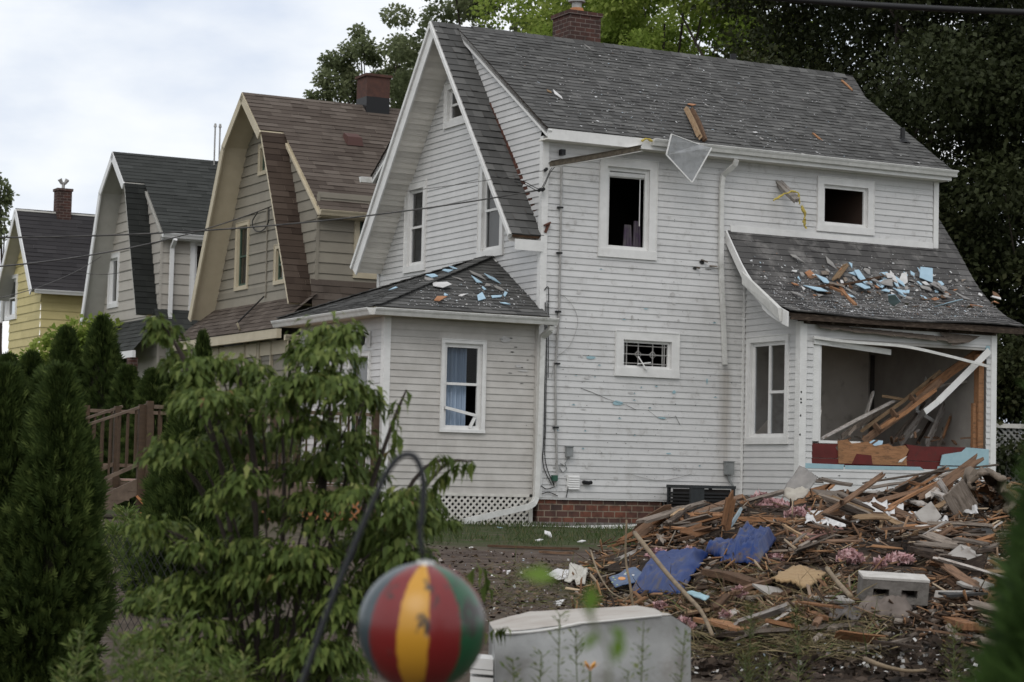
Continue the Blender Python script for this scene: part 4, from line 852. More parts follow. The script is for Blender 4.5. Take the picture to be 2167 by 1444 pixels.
# specks of plaster and foam over the dormer roof and eaves
vs, ts = [], []; PP, NN = [], []
for k in range(1000):
    a = random.gauss(3.3, 2.2); a = a if .1 < a < 8.6 else random.uniform(.1, 8.6); s = SD * min(1, max(.02, random.betavariate(1.2, 1.7))); p = dor(s) + X_ * a; PP.append(hw(p)); NN.append(nD)
for k in range(2600):
    a = random.uniform(4.0, 8.9); s = SS * random.betavariate(1.1, 3.0); p = sw(s) + X_ * a; PP.append(hw(p)); NN.append(swn(p))
for k in range(350):
    x, y = random.uniform(860, 1130), random.uniform(600, 655); PP.append(on_porch(x, y + (x - 1000) * .04)); NN.append(nPw)
PP = np.array([tuple(p + n * .022) for p, n in zip(PP, NN)]); NN = np.array([tuple(n) for n in NN]); n_ = len(PP); fw_ = RNG.normal(size=(n_, 3)); fw_ -= NN * (fw_ * NN).sum(1, keepdims=True)
vv, ff, tt = scatter([(-1, -.6, 0), (1, -.5, .1), (.8, .6, .2), (-.9, .5, .1)], [(0, 1, 2, 3)], PP, fw_, NN, RNG.uniform(.004, .015, n_) * (1 + (RNG.random(n_) > .93)), RNG.uniform(0, 1, n_))
tag(np_mesh('roof_litter', vv, ff, M('pale crumbs', None, rough=.9, palette=[(0, (.22, .20, .18)), (.5, (.5, .5, .5)), (.8, (.62, .62, .62)), (.9, (.4, .52, .6)), (1, (.3, .16, .09))]), None, tt), 'pale crumbs of plaster and foam strewn over the grey shingle roofs', 'litter', kind='stuff')
# ------------------------------------------------------------------ wreckage hanging and leaning in the torn-open room
def bp(x, y, v): return hw(onV(x, y, v))
for (a, b, w_, h_, va, vb, mi, lb) in (((2085, 736), (1935, 846), .05, .16, -1.6, -1.3, 0, 'upper half of the brown header slanting across the torn-open room'), ((2000, 800), (1822, 938), .05, .13, -1.45, -1.1, 1, 'lower broken half of the slanting brown header'), ((1995, 782), (1820, 915), .03, .06, -1.2, -.9, 4, 'pale edged batten along the top of the slanting header'), ((1985, 822), (1850, 915), .04, .06, -1.5, -1.3, 0, 'orange splintered batten under the slanting header')): splinter(bp(*a, va), bp(*b, vb), w_, h_, 'fallen_header', lb, 'beam', m_wood[mi], up=HV.cross(HU), jag_=.35)
for k, (x, y) in enumerate(((1968, 806), (1925, 838), (1885, 868), (1850, 898))): splinter(bp(x, y, -1.2), bp(x + 14, y + 16, -1.4), .05, .10, 'header_block', 'short wood block nailed inside the slanting header, number %s from its top' % ['one', 'two', 'three', 'four'][k], 'block', m_wood[1], 'blocks of the slanting header', up=HV.cross(HU), jag_=.02)
R_ = empty('casing_board', bp(2020, 800, -1.75), 0, 'white casing board snapped near its lower end, crossing the torn-open room', 'board'); mb = MB(); q = local(R_, [bp(2094, 742, -1.85), bp(1985, 850, -1.72), bp(1957, 872, -1.72)]); mb.beam(q[0], q[1], .02, .12, up=HU.cross(HV)); mb.beam(q[1], q[2], .02, .11, up=HU.cross(HV)); mb.build('board_half', m_trim, R_)
mb = MB(); pp = curve_pts([bp(1722, 714, -1.85), bp(1800, 724, -1.84), bp(1910, 733, -1.86), bp(2000, 752, -1.9), bp(2092, 776, -1.95)], 6)
for a, b in zip(pp, pp[1:]): mb.beam(a, b + (b - a) * .02, .03, .05)
thing('trim_strip', 'long bent white trim strip sagging across the top of the torn-open room', 'trim', mb, m_gutter)
splinter(bp(1722, 722, -1.8), bp(1886, 746, -1.6), .03, .10, 'trim_board', 'cream trim board hanging from the top left of the torn-open room', 'board', m_trim, up=ZZ, jag_=.02)
splinter(bp(1735, 930, -1.4), bp(1905, 842, -.9), .04, .05, 'white_batten', 'long white batten rising from the torn-open room sill', 'batten', m_wood[5])
splinter(bp(1780, 925, -1.0), bp(1880, 860, -.4), .03, .09, 'grey_board', 'grey board lying behind the long white batten', 'board', m_wood[3])
splinter(bp(1822, 908, -.7), bp(1848, 828, -.5), .05, .05, 'white_batten', 'upright white batten in the middle of the torn-open room', 'batten', m_wood[5], up=HV)
splinter(bp(1864, 838, -1.0), bp(1912, 846, -1.0), .05, .05, 'cream_block', 'short cream batten floating on the slanting header', 'batten', m_wood[4])
splinter(bp(1725, 930, -1.7), bp(1737, 862, -1.5), .02, .07, 'white_splinter', 'pointed white board leaning at the left jamb', 'board', m_wood[5], up=HV)
for x0, y0, x1, y1, w_, v_, mt, lb in ((1905, 940, 1985, 830, .12, -.6, 5, 'wide white board leaning left of the broken window frame'), (1880, 945, 1960, 850, .07, -.5, 3, 'grey board leaning under the slanting header'), (1960, 945, 2008, 835, .14, -.8, 5, 'white casing board leaning in the right half of the room'), (1985, 945, 2040, 820, .08, -.9, 3, 'narrow grey board leaning right of the white casing'), (1940, 940, 2000, 838, .05, -.3, 2, 'dark board leaning between white casings'), (1995, 930, 2012, 880, .05, -1.2, 0, 'short orange stud standing at the right of the room'), (2055, 945, 2062, 900, .04, -1.4, 1, 'thin brown stud by the right jamb'), (1915, 880, 1860, 905, .05, -.9, 3, 'grey slat lying under the header beam')):
    splinter(bp(x0, y0, v_), bp(x1, y1, v_ + .4), .035, w_, 'leaning_board', lb, 'board', m_wood[mt], 'boards leaning in the torn-open room', up=HU.cross(HV))
R_ = empty('window_frame', bp(1970, 830, -.2), 0, 'white window frame with broken glazing leaning at the back of the torn-open room', 'window frame'); q = local(R_, [bp(1940, 870, -.3), bp(1972, 762, .3), bp(2016, 782, .3), bp(1990, 900, -.3)]); mb = MB()
for a in range(4): mb.beam(q[a], q[(a + 1) % 4], .04, .06)
mb.build('frame', m_trim, R_); mb = MB(); mb.beam(q[0].lerp(q[1], .5), q[1].lerp(q[2], .5), .015, .015); mb.beam(q[1].lerp(q[2], .5), q[2].lerp(q[3], .5), .015, .015); mb.build('glazing_bar', m_metal, R_)
splinter(bp(1985, 818, -.9), bp(2058, 806, -1.2), .04, .05, 'white_batten', 'white batten crossing the leaning boards near the right jamb', 'batten', m_wood[5])
for k in range(26):
    x, y = random.uniform(1745, 2075), random.uniform(925, 950); a = bp(x, y, random.uniform(-1.6, -.6)); b = a + HU * random.uniform(-.35, .35) + ZZ * random.uniform(-.02, .22) + HV * random.uniform(-.2, .2); mi = random.choice([0, 1, 1, 2, 3, 5])
    splinter(a, b, .05, .03, 'room_splinter', ['orange', 'brown', 'dark', 'grey', 'pale', 'white'][mi] + ' splinter heaped along the sill of the torn-open room', 'splinter', m_wood[mi], 'splinters on the torn-open room sill')
shard(bp(1855, 942, -1.3), V((-.2, -.8, .6)), .16, 'foam_shard', 'light blue foam shard among splinters behind the broken sill', 'foam shard', m_foam, None)
shard(bp(1909, 975, -1.95), V((-.2, -.9, .3)), .11, 'siding_flap', 'torn white flap hanging below the splintered plywood', 'flap', m_gutter, None)
# condenser by the wall
p = onV(1464, 1112, -1.05); R_ = empty('air_conditioner', W(p.x, -1.0, -.46), HROT, 'black air conditioning condenser against the white wall behind the rubble', 'air conditioner')
Fq = FR(V((0, 0, 0)), X_, -Y_); mb = MB(); Wd = .92; Hh = onV(1510, 1034, -1.0).z + .46
for a in (0, Wd - .05): mb.box(Fq, a, a + .05, 0, Hh, -.05, 0); mb.box(Fq, a, a + .05, 0, Hh, -.8, -.75)
mb.box(Fq, -.01, Wd + .01, Hh, Hh + .05, -.81, .01); mb.box(Fq, -.0, Wd, 0, .06, -.8, 0); mb.box(Fq, .05, .28, .06, Hh, -.03, -.005); mb.build('case', m_ac, R_)
mb = MB()
for k in range(9): z = .1 + (Hh - .15) * k / 9; mb.box(Fq, .28, Wd - .05, z, z + .035, -.04, -.01)
for k in range(9): z = .1 + (Hh - .15) * k / 9; mb.box(FR(V((0, 0, 0)), Y_, -X_), .05, .75, z, z + .035, -.04, -.01)
mb.build('louvre_panel', m_wire, R_)
mb = MB(); mb.box(Fq, .06, Wd - .06, .07, Hh - .02, -.7, -.06); mb.build('coil', m_dark, R_)

# ------------------------------------------------------------------ the other houses of the row
def shingle_plane(mb, Pf, S, ext, **k): shingles(mb, Pf, 0, S, ext, **k)
def gambrel(name, label, vc, hk, hf, zr, zk, ze, zf, Ld, msid, mtrim, msoff, mroof, exps, wins, zbase, ov=.6, sidew=(), mstrip=None):
    R = empty(name, W(0, vc, 0), HROT, label, 'house')
    Fg = FR(V((0, 0, 0)), Y_, -X_); Fs = FR(V((0, -hf, 0)), X_, -Y_); Fs2 = FR(V((0, hf, 0)), X_, Y_)
    up_s = (zr - zk) / hk
    zroof = lambda v: zr - up_s * abs(v)
    def gs(z):
        if z < zroof(hf) - .12: return (-hf + .0, hf)
        h = max(.0, (zr - .12 - z) / up_s); return (-h, h)
    mb = MB(); siding(mb, Fg, zbase, zr - .15, gs, [inset(w[:4], .02) for w in wins], exp=exps, lip=.02); mb.build('gable_wall', msid, R)
    mb = MB(); siding(mb, Fs, zbase, ze - .1, lambda z: (0, Ld), [inset(w[:4], .02) for w in sidew], exp=exps, lip=.02); mb.build('wall', msid, R)
    mb = MB(); siding(mb, Fs2, zbase, ze - .1, lambda z: (0, Ld), [], exp=exps * 2, lip=.02); mb.build('wall', msid, R)
    mb = MB()
    for s in (-1, 1):
        f, S = prof([(s * (hf + .25), zroof(hf + .25)), (0, zr)])
        shingles(mb, lambda a, q: f(q) + X_ * a, 0, S, lambda q: (-.04 if q < S * (1 - hk / (hf + .25)) else -ov, Ld + .3), exp=.16 if s < 0 else .5, wmin=.25, wmax=.6)
    mb.build('upper_roof', mroof, R)
    mb = MB()
    for s in (-1, 1):
        f, S = prof([(s * (hf + .25), zroof(hf + .25)), (0, zr)]); slab(mb, f, S, .0, Ld, .1, s0=.0)
        slab(mb, f, S, -ov + .02, .0, .07, s0=S * (1 - hk / (hf + .25)) - .02, off=-.02)
    mb.build('roof_deck', msoff, R)
    strip = []
    for s in (-1, 1):
        f, S = prof([(s * hf, zf), (s * hk, zk)]); strip.append((f, S))
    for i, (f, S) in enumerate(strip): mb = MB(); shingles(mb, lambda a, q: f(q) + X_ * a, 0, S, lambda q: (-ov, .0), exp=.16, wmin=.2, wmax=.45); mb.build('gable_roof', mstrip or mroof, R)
    mb = MB()
    # lower skirt below the dormer wall
    fs, Ss = prof([(-hf - .55, zf - .75), (-hf - .22, zf - .25), (-hf - .02, ze - 2.0)]); shingles(mb, lambda a, q: fs(q) + X_ * a, 0, Ss, lambda q: (-ov * .2, Ld), exp=.16, wmin=.2, wmax=.5)
    mb.build('lower_roof', mroof, R)
    mb = MB()
    for f, S in strip: slab(mb, f, S, -ov + .02, .0, .09)
    mb.build('overhang_soffit', msoff, R)
    mb = MB()
    for s in (-1, 1):
        for (a, b) in (((s * hf, zf), (s * hk, zk)), ((s * hk, zk), (0, zr))) if s > 0 else (((s * hk, zk), (0, zr)),):
            p, q = V((0, a[0], a[1])), V((0, b[0], b[1])); d = (q - p).normalized(); nn = V((0, -d.z, d.y)); nn = nn if nn.z > 0 else -nn
            A = V((-ov - .02, 0, 0)); B = V((-ov + .02, 0, 0)); mb.hexa([A + p - nn * .2, B + p - nn * .2, B + q - nn * .2, A + q - nn * .2, A + p - nn * .01, B + p - nn * .01, B + q - nn * .01, A + q - nn * .01])
    mb.build('rake_board', mtrim, R)
    mb = MB(); p, q = V((-.03, -hf - .22, zroof(hf + .22) - .15)), V((-.03, -hk, zk - .15)); mb.beam(p, q, .05, .06); mb.build('dormer_rake_board', msoff, R)
    mb = MB(); e = hf + .25; mb.box(FR(V((0, -e, 0)), X_, -Y_), -.0, Ld + .3, zroof(e) - .16, zroof(e) - .0, -.03, .0); mb.box(FR(V((0, -e, 0)), X_, -Y_), 0, Ld, zroof(e) - .17, zroof(e) - .15, -.25, -.02); mb.build('fascia', mtrim, R)
    gutter('gutter', R, FR(V((0, -e, zroof(e) - .02)), X_, -Y_), -.05, Ld + .3, mat=mtrim)
    mb = MB(); mb.box(Fs, -.012, .06, zbase, ze - .15, 0, .03); mb.build('corner_board', msid, R)
    for w in wins: window(R, Fg, *w[:4], casing=w[4], sash=.05, mid=.5 if w[5] else 0, pane=m_glassd if not w[6] else m_glass, blind=m_blind if w[6] else None, back=None if w[6] else m_dark, trim=mtrim, sashmat=w[7] if len(w) > 7 else mtrim)
    for w in sidew: window(R, Fs, *w[:4], casing=w[4], sash=.05, mid=.5, pane=m_glassd, back=m_dark, trim=mtrim, sashmat=w[7] if len(w) > 7 else mtrim)
    return R
def pu(x, y, vc, u=0): p = onU(x, y, u); return p.y - vc, p.z
def rect(x0, y0, x1, y1, vc, pad=0): a, b = pu(x0, y0, vc), pu(x1, y1, vc); return (min(a[0], b[0]) - pad, max(a[0], b[0]) + pad, min(a[1], b[1]), max(a[1], b[1]))
VT = 13.62
tw = [(*rect(503, 474, 525, 612, VT, .0), .09, True, True, m_green), (*rect(584, 520, 604, 600, VT), .09, True, False, m_green), (*rect(551, 308, 566, 368, VT), .09, False, False, m_green)]
sw_ = [(*((lambda a, b: (a.x, b.x + .35, b.z, a.z))(onV(752, 436, VT - 3.24), onV(800, 592, VT - 3.24))), .11, True, False, m_green)]
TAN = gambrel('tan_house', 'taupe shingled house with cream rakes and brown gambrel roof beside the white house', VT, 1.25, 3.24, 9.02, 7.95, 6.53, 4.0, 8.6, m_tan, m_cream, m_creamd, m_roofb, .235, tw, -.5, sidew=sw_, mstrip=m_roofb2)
FT = FR(V((2.66, 0, 0)), X_, -Y_); mb = MB(); mb.box(FT, -.27, .32, 8.5, 9.2, -.35, .25); mb.build('chimney_base', m_wire, TAN); mb = MB(); mb.box(FT, -.27, .32, 9.2, 9.68, -.35, .25); mb.box(FT, -.31, .36, 9.68, 9.74, -.39, .29); mb.build('chimney', M('worn red brick', (.10, .048, .036), (.065, .036, .03), 8, .9, .4, 30), TAN)
mb = MB(); q = V((1.62, -1.3, 9.02 - .856 * 1.3)); mb.hexa([q + V((-.2, -.16, -.1)), q + V((.2, -.16, -.1)), q + V((.2, .16, .1)), q + V((-.2, .16, .1)), q + V((-.17, -.13, .1)), q + V((.17, -.13, .1)), q + V((.17, .13, .22)), q + V((-.17, .13, .22))]); mb.build('roof_vent', M('red brown vent', (.085, .04, .034), None, rough=.6), TAN)
# pent roof and enclosed porch along the tan front
FTg = FR(V((0, 0, 0)), Y_, -X_); pr = lambda a, s: V((-.9 + .9 * s / 1.2, a, 3.42 + .78 * s / 1.2))
mb = MB(); shingles(mb, lambda a, s: V((-.95 + .95 * s / 1.25, a, 3.42 + .80 * s / 1.25)), 0, 1.25, lambda s: (-3.45, 3.3), exp=.16, wmin=.2, wmax=.5); mb.build('pent_roof', m_roofb, TAN)
mb = MB(); mb.box(FTg, -3.5, 3.4, 3.2, 3.40, .84, .95); mb.build('pent_fascia', m_cream, TAN); gutter('side_gutter', TAN, FR(V((0, -3.8, 3.25)), X_, -Y_), -.9, 8, mat=m_cream)
FTp = FR(V((-.55, 0, 0)), Y_, -X_); mb = MB(); siding(mb, FTp, -.5, 3.2, lambda z: (-3.24, 3.2), [], exp=.235, lip=.02); siding(mb, FR(V((0, -3.27, 0)), X_, -Y_), -.5, 3.2, lambda z: (-.5, 0), [], exp=.235, lip=.02); mb.build('porch_wall', m_tan, TAN)
mb = MB(); mb.box(FTp, -3.24, 3.2, 2.9, 3.2, .022, .05); mb.build('porch_frieze', m_creamd, TAN)
for x0, y0, x1, y1 in ((522, 716, 552, 800), (550, 714, 577, 795), (442, 728, 466, 800)):
    a, b = onU(x0, y0, -.55), onU(x1, y1, -.55); r = (min(a.y, b.y) - VT, max(a.y, b.y) - VT); window(TAN, FTp, r[0], r[1], 1.4, a.z, casing=.07, sash=.04, mid=0, pane=m_glass, trim=m_cream, back=m_dark, proud=.06)
mb = MB(); pp = curve_pts([V((-.03, *pu(568, 440, VT))), V((-.03, *pu(565, 610, VT))), V((-.03, *pu(563, 628, VT)))], 4); mb.tube(pp, .018, 6); mb.build('service_conduit', m_tan, TAN); mb = MB(); mb.tube([V((-.05, *pu(563, 628, VT))), V((-.97, *pu(502, 684, VT, -.97)))], .018, 6); mb.build('service_conduit', m_wire, TAN); mb = MB()
mb.tube(curve_pts([V((-1.0, *pu(502, 684, VT, -1.0))), V((-.9, *pu(508, 700, VT, -.9))), V((-.62, *pu(517, 712, VT, -.62))), V((-.62, *pu(517, 760, VT, -.62)))], 4), .024, 6); mb.build('service_conduit', m_cream, TAN)
mb = MB(); mb.tube(curve_pts([V((-.08, *pu(x, y, VT, -.08))) for x, y in ((569, 440), (568, 470), (556, 488), (540, 488), (534, 470), (545, 450))], 5), .014, 5); mb.build('cable_loop', m_wire, TAN)
VG = 23.48
gw = [(*rect(234, 540, 250, 650, VG, .02), .12, False, False)]
gp = onV(408, 508, VG - 2.5); gsw = [(gp.x - .05, gp.x + .9, 4.5, gp.z + .05, .12, True, False)]
m_trimw = M('bright white trim', (.74, .74, .74), None, rough=.5)
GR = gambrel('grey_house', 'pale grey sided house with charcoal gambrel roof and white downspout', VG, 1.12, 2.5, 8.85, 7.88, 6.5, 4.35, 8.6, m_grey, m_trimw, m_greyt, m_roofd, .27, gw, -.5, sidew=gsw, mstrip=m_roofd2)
mb = MB(); shingles(mb, lambda a, s: V((-.75 + .75 * s / 1.2, a, 3.4 + .9 * s / 1.2)), 0, 1.2, lambda s: (-2.9, 2.6), exp=.16, wmin=.25, wmax=.6); mb.build('pent_roof', m_roofd, GR)
mb = MB(); mb.box(FTg, -2.9, 2.6, 3.2, 3.38, .70, .78); mb.build('pent_fascia', m_trimw, GR); mb = MB(); mb.box(FR(V((-.6, 0, 0)), Y_, -X_), -2.8, -2.5, -.5, 3.2, 0, .2); mb.build('brick_pier', m_chim, GR)
p = onV(370, 500, VG - 2.8); mb = MB(); pp = [V((p.x, -2.85, 6.3)), V((p.x, -2.62, 6.1)), V((p.x, -2.6, 3.2))]
for a, b in zip(pp, pp[1:]): mb.beam(a, b, .1, .08)
mb.build('downspout', m_trimw, GR)
mb = MB()
for dx in (0, .14): mb.tube([V((2.2 + dx, -.2, 8.7)), V((2.2 + dx, -.2, 9.75))], .022, 7); mb.tube([V((2.2 + dx, -.2, 9.75)), V((2.2 + dx, -.2, 9.85))], [.045, .025], 7)
mb.build('flue_pipes', m_metal, GR)
# yellow gable house
VY = 32.3; UY = -.45
YH = empty('yellow_house', W(UY, VY, 0), HROT, 'yellow sided gable house with dark plum roof, farthest along the row', 'house')
ra = onU(33, 441, UY - .4); zr = ra.z; re_ = onU(66, 612, UY - .4); hfy = ra.y - re_.y; VYo = ra.y - VY; zey = re_.z
fy, SY = prof([(VYo - hfy, zey), (VYo, zr)]); fy2, _ = prof([(VYo + hfy, zey), (VYo, zr)])
mb = MB()
for f in (fy, fy2): shingles(mb, lambda a, s: f(s) + X_ * a, 0, SY, lambda s: (-.4, 7), exp=.17, wmin=.3, wmax=.7)
mb.build('roof', m_roofp, YH)
mb = MB()
for f in (fy, fy2): slab(mb, f, SY, -.38, 6.9, .12)
mb.build('roof_soffit', m_greyt, YH)
mb = MB(); Fyg = FR(V((0, VYo, 0)), Y_, -X_); sl = (zr - zey) / hfy; hwall = hfy - .35
yw = [(*rect(21, 588, 30, 686, VY + VYo, .28), .1, True, False), (*rect(52, 588, 61, 678, VY + VYo, .28), .1, True, False)]
siding(mb, Fyg, -.5, zr - .2, lambda z: ((-hwall, hwall) if z < zr - sl * hwall - .15 else (-(zr - .15 - z) / sl, (zr - .15 - z) / sl)), [inset(w_[:4], .02) for w_ in yw], exp=.25, lip=.02); mb.build('gable_wall', m_yel, YH)
mb = MB(); siding(mb, FR(V((0, VYo - hwall, 0)), X_, -Y_), -.5, zey + .1, lambda z: (0, 6.8), [], exp=.25, lip=.02); mb.build('wall', m_yel, YH)
for w_ in yw: window(YH, Fyg, *w_[:4], casing=.1, sash=.06, pane=m_glassd, back=m_dark, trim=m_trimw, proud=.05)
gutter('gutter', YH, FR(V((0, VYo - hfy, zey)), X_, -Y_), -.3, 6.9, mat=m_trimw)
mb = MB()
for f in (fy, fy2): p, q = f(0), f(SY); mb.beam(V((-.41, p.y, p.z - .1)), V((-.41, q.y, q.z - .1)), .03, .2)
mb.build('rake_board', m_trimw, YH)
p = onV(132, 450, VY + VYo); px_ = p.x - UY; mb = MB(); mb.box(FR(V((0, VYo, 0)), X_, -Y_), px_ - .22, px_ + .22, zr - .5, zr + .62, -.22, .22); mb.box(FR(V((0, VYo, 0)), X_, -Y_), px_ - .25, px_ + .25, zr + .62, zr + .70, -.25, .25); c_h = mb.build('chimney', m_chim, YH)
mb = MB(); mb.tube([V((px_, VYo, zr + .7)), V((px_, VYo, zr + .9))], .05, 7); mb.tube([V((px_ - .12, VYo, zr + 1.0)), V((px_ - .05, VYo, zr + .88)), V((px_ + .05, VYo, zr + .88)), V((px_ + .12, VYo, zr + 1.0))], [.07, .05, .05, .07], 6); mb.build('flue_cap', m_metal, c_h)
mb = MB(); mb.hexa([V((-1.3, -2.2, 2.9)), V((0, -2.2, 3.2)), V((0, 1, 3.2)), V((-1.3, 1, 2.9)), V((-1.3, -2.2, 3.0)), V((0, -2.2, 3.6)), V((0, 1, 3.6)), V((-1.3, 1, 3.0))]); mb.build('entry_roof', m_roofp, YH)

# ------------------------------------------------------------------ deck with stair in front of the white porch
DK = empty('wooden_deck', W(0, 0, -.48), HROT, 'brown stained deck with railing and stair in front of the white porch', 'deck')
FD = FR(V((0, .1, .48)), X_, -Y_); FDb = FR(V((0, 3.6, .48)), X_, -Y_); u0, u1 = -6.95, -2.98; fl = .16
mb = MB()
for k in range(24): v = .15 + .145 * k; mb.box(FR(V((0, v, .48)), X_, Y_), u0, u1, fl - .03, fl, 0, .138)
mb.build('deck_floor', m_pink, DK)
mb = MB(); mb.box(FD, u0, u1, fl - .25, fl - .035, -.04, .0); mb.box(FD, u0, u1, fl + .02, fl + .13, -.02, .03) ; mb.build('rim_joist', m_rail, DK)
for u in (u0, -5.9, -4.82, u1 - .02):
    mb = MB(); mb.box(FD, u - .05, u + .05, -.48, 1.42, -.12, -.02); mb.build('post', m_deckw, DK)
    mb = MB(); mb.box(FDb, u - .05, u + .05, -.48, 1.42, -.12, -.02); mb.build('post', m_deckw, DK)
for F in (FD, FDb):
    mb = MB(); mb.box(F, u0 + .05, u1 - .07, 1.30, 1.36, -.13, .0); mb.box(F, u0 + .05, u1 - .07, .36, .42, -.09, -.04); mb.build('rail', m_rail, DK)
    mb = MB(); u = u0 + .16
    while u < u1 - .1:
        if min(abs(u - q) for q in (-5.9, -4.82)) > .08: mb.tube([F(u, .42, -.065), F(u, .6, -.065), F(u, .8, -.065), F(u, 1.1, -.065), F(u, 1.3, -.065)], [.02, .026, .018, .024, .02], 6)
        u += .15
    tag(mb.build('baluster', m_deckw, DK), kind='stuff')
mb = MB(); s = .16
for k in range(-4, 27):
    for sg in (1, -1):
        a0 = u0 + k * s; z0, z1 = -.44, fl - .26; a1 = a0 + (z1 - z0) * sg
        if max(a0, a1) < u0 or min(a0, a1) > u1 or min(a0, a1) < u0 - .2 or max(a0, a1) > u1 + .02: continue
        mb.beam(FD(a0, z0, -.03 + .008 * sg), FD(a1, z1, -.03 + .008 * sg), .009, .04, up=(FD(a1, z1, 0) - FD(a0, z0, 0)).cross(Y_))
mb.build('lattice_skirt', m_orange, DK)
ST = empty('stair', V((u0, 0, 0)), 0); ST.parent = DK
n_st = 4
for va in (.25, 1.55):
    mb = MB(); A, B = V((0, va, .48 + fl - .05)), V((-1.25, va, .0)); mb.beam(A, B, .05, .24); mb.build('stringer', m_rail, ST)
    mb = MB(); mb.beam(V((-.02, va, .48 + 1.36)), V((-1.4, va, .48 + .86)), .07, .04); mb.beam(V((-.1, va, .48 + .42)), V((-1.3, va, .48 - .12)), .04, .06); mb.build('handrail', m_rail, ST)
    mb = MB(); mb.box(FR(V((-1.3, va, 0)), X_, -Y_), -.05, .05, 0, 1.36, -.05, .05); mb.build('newel_post', m_deckw, ST); mb = MB(); mb.box(FR(V((-.1, va, 0)), X_, -Y_), -.05, .05, .2, 1.84, -.05, .05); mb.build('newel_post', m_deckw, ST)
    mb = MB()
    for k in range(8): t = (k + .7) / 8.6; u = -.1 - 1.2 * t; mb.tube([V((u, va, .48 + .42 - .52 * t)), V((u, va, .48 + 1.34 - .47 * t))], .02, 6)
    mb.build('baluster', m_deckw, ST)
for k in range(n_st):
    z = .64 - (k + 1) * .15; u = -.28 * k; mb = MB(); mb.box(FR(V((u - .3, 0, z)), X_, Y_), 0, .31, -.04, 0, .22, 1.58); mb.box(FR(V((u - .0, 0, z)), X_, Y_), -.02, 0, 0, .11, .25, 1.55); mb.build('tread', m_rail, ST)

# ------------------------------------------------------------------ parked car glimpsed past the deck
m_car = M('silver blue car paint', (.30, .33, .37), None, rough=.25, metal=.5, spec=.5); m_tyre = M('tyre rubber', (.02, .02, .02), None, rough=.8)
CR = empty('parked_car', W(-10.5, 6.5, -.62), HROT + math.pi / 2, 'silver hatchback parked in the street, glimpsed between the deck balusters', 'car')
bm_pts = [(-2.0, .35), (-2.05, .7), (-1.95, .95), (-1.3, 1.02), (-.7, 1.42), (.6, 1.46), (1.4, 1.05), (2.0, .95), (2.1, .6), (2.05, .35)]
mb = MB(); k = len(bm_pts)
for (x0, z0), (x1, z1) in zip(bm_pts, bm_pts[1:]):
    wa, wb = (.85 if z0 < 1.1 else .66), (.85 if z1 < 1.1 else .66); mb.quad(V((x0, -wa, z0)), V((x1, -wb, z1)), V((x1, wb, z1)), V((x0, wa, z0)))
for s in (-1, 1):
    mb.poly([V((x, s * .85, z)) for x, z in ((-2.0, .35), (-2.05, .7), (-1.95, .95), (-1.3, 1.02), (1.4, 1.05), (2.0, .95), (2.1, .6), (2.05, .35))]); mb.poly([V((-1.3, s * .85, 1.02)), V((1.4, s * .85, 1.05)), V((.6, s * .66, 1.46)), V((-.7, s * .66, 1.42))])
mb.build('body', m_car, CR)
mb = MB()
for s in (-1, 1): mb.poly([V((-1.15, s * .862, 1.06)), V((1.2, s * .862, 1.08)), V((.55, s * .69, 1.41)), V((-.65, s * .69, 1.38))])
mb.quad(V((-1.26, -.78, 1.06)), V((-1.26, .78, 1.06)), V((-.74, .64, 1.41)), V((-.74, -.64, 1.41))); mb.quad(V((1.34, -.78, 1.10)), V((1.34, .78, 1.10)), V((.66, .64, 1.455)), V((.66, -.64, 1.455))); mb.build('car_window', m_glassd, CR)
for x in (-1.3, 1.35):
    for s in (-1, 1): mb = MB(); mb.tube([V((x, s * .9, .32)), V((x, s * .7, .32))], .32, 16); mb.build('wheel', m_tyre, CR)
mb = MB()
for s in (-.62, .62): mb.box(FR(V((-2.04, s, .76)), Y_, -X_), -.16, .16, -.07, .07, 0, .03)
mb.build('headlight', m_trim, CR)
# ------------------------------------------------------------------ foliage
def leafmat(name, pal, trans=.25, rough=.55):
    return M(name, None, rough=rough, palette=pal, trans=trans, spec=.14)
LT = [(0, 0, 0), (.35, .2, .05), (.35, 0, 0), (.35, -.2, .05), (.7, .17, -.02), (.72, 0, -.09), (.7, -.17, -.02), (1, 0, -.28)]
LF = [(0, 2, 1, 1), (0, 3, 2, 2), (1, 2, 5, 4), (2, 3, 6, 5), (4, 5, 7, 7), (5, 6, 7, 7)]
def tri_fix(tf): return [(a, b, c, d) if c != d else (a, b, c, c) for a, b, c, d in tf]
LQ = [(0, 2, 5, 4), (0, 2, 5, 6)]                      # folded leaf as two quads: base, rib, rib, side
LT2 = [(0, 0, 0), (.42, .21, .08), (1, 0, -.34), (.5, 0, -.03), (.42, -.21, .08)]
LF2 = [(0, 3, 2, 1), (0, 4, 2, 3)]
SIMPLE_V = [(0, 0, 0), (.5, .35, .04), (1, 0, -.06), (.5, -.35, .04)]; SIMPLE_F = [(0, 1, 2, 3)]
def rnd_dirs(n): d = RNG.normal(size=(n, 3)); return d / np.linalg.norm(d, axis=1, keepdims=True)
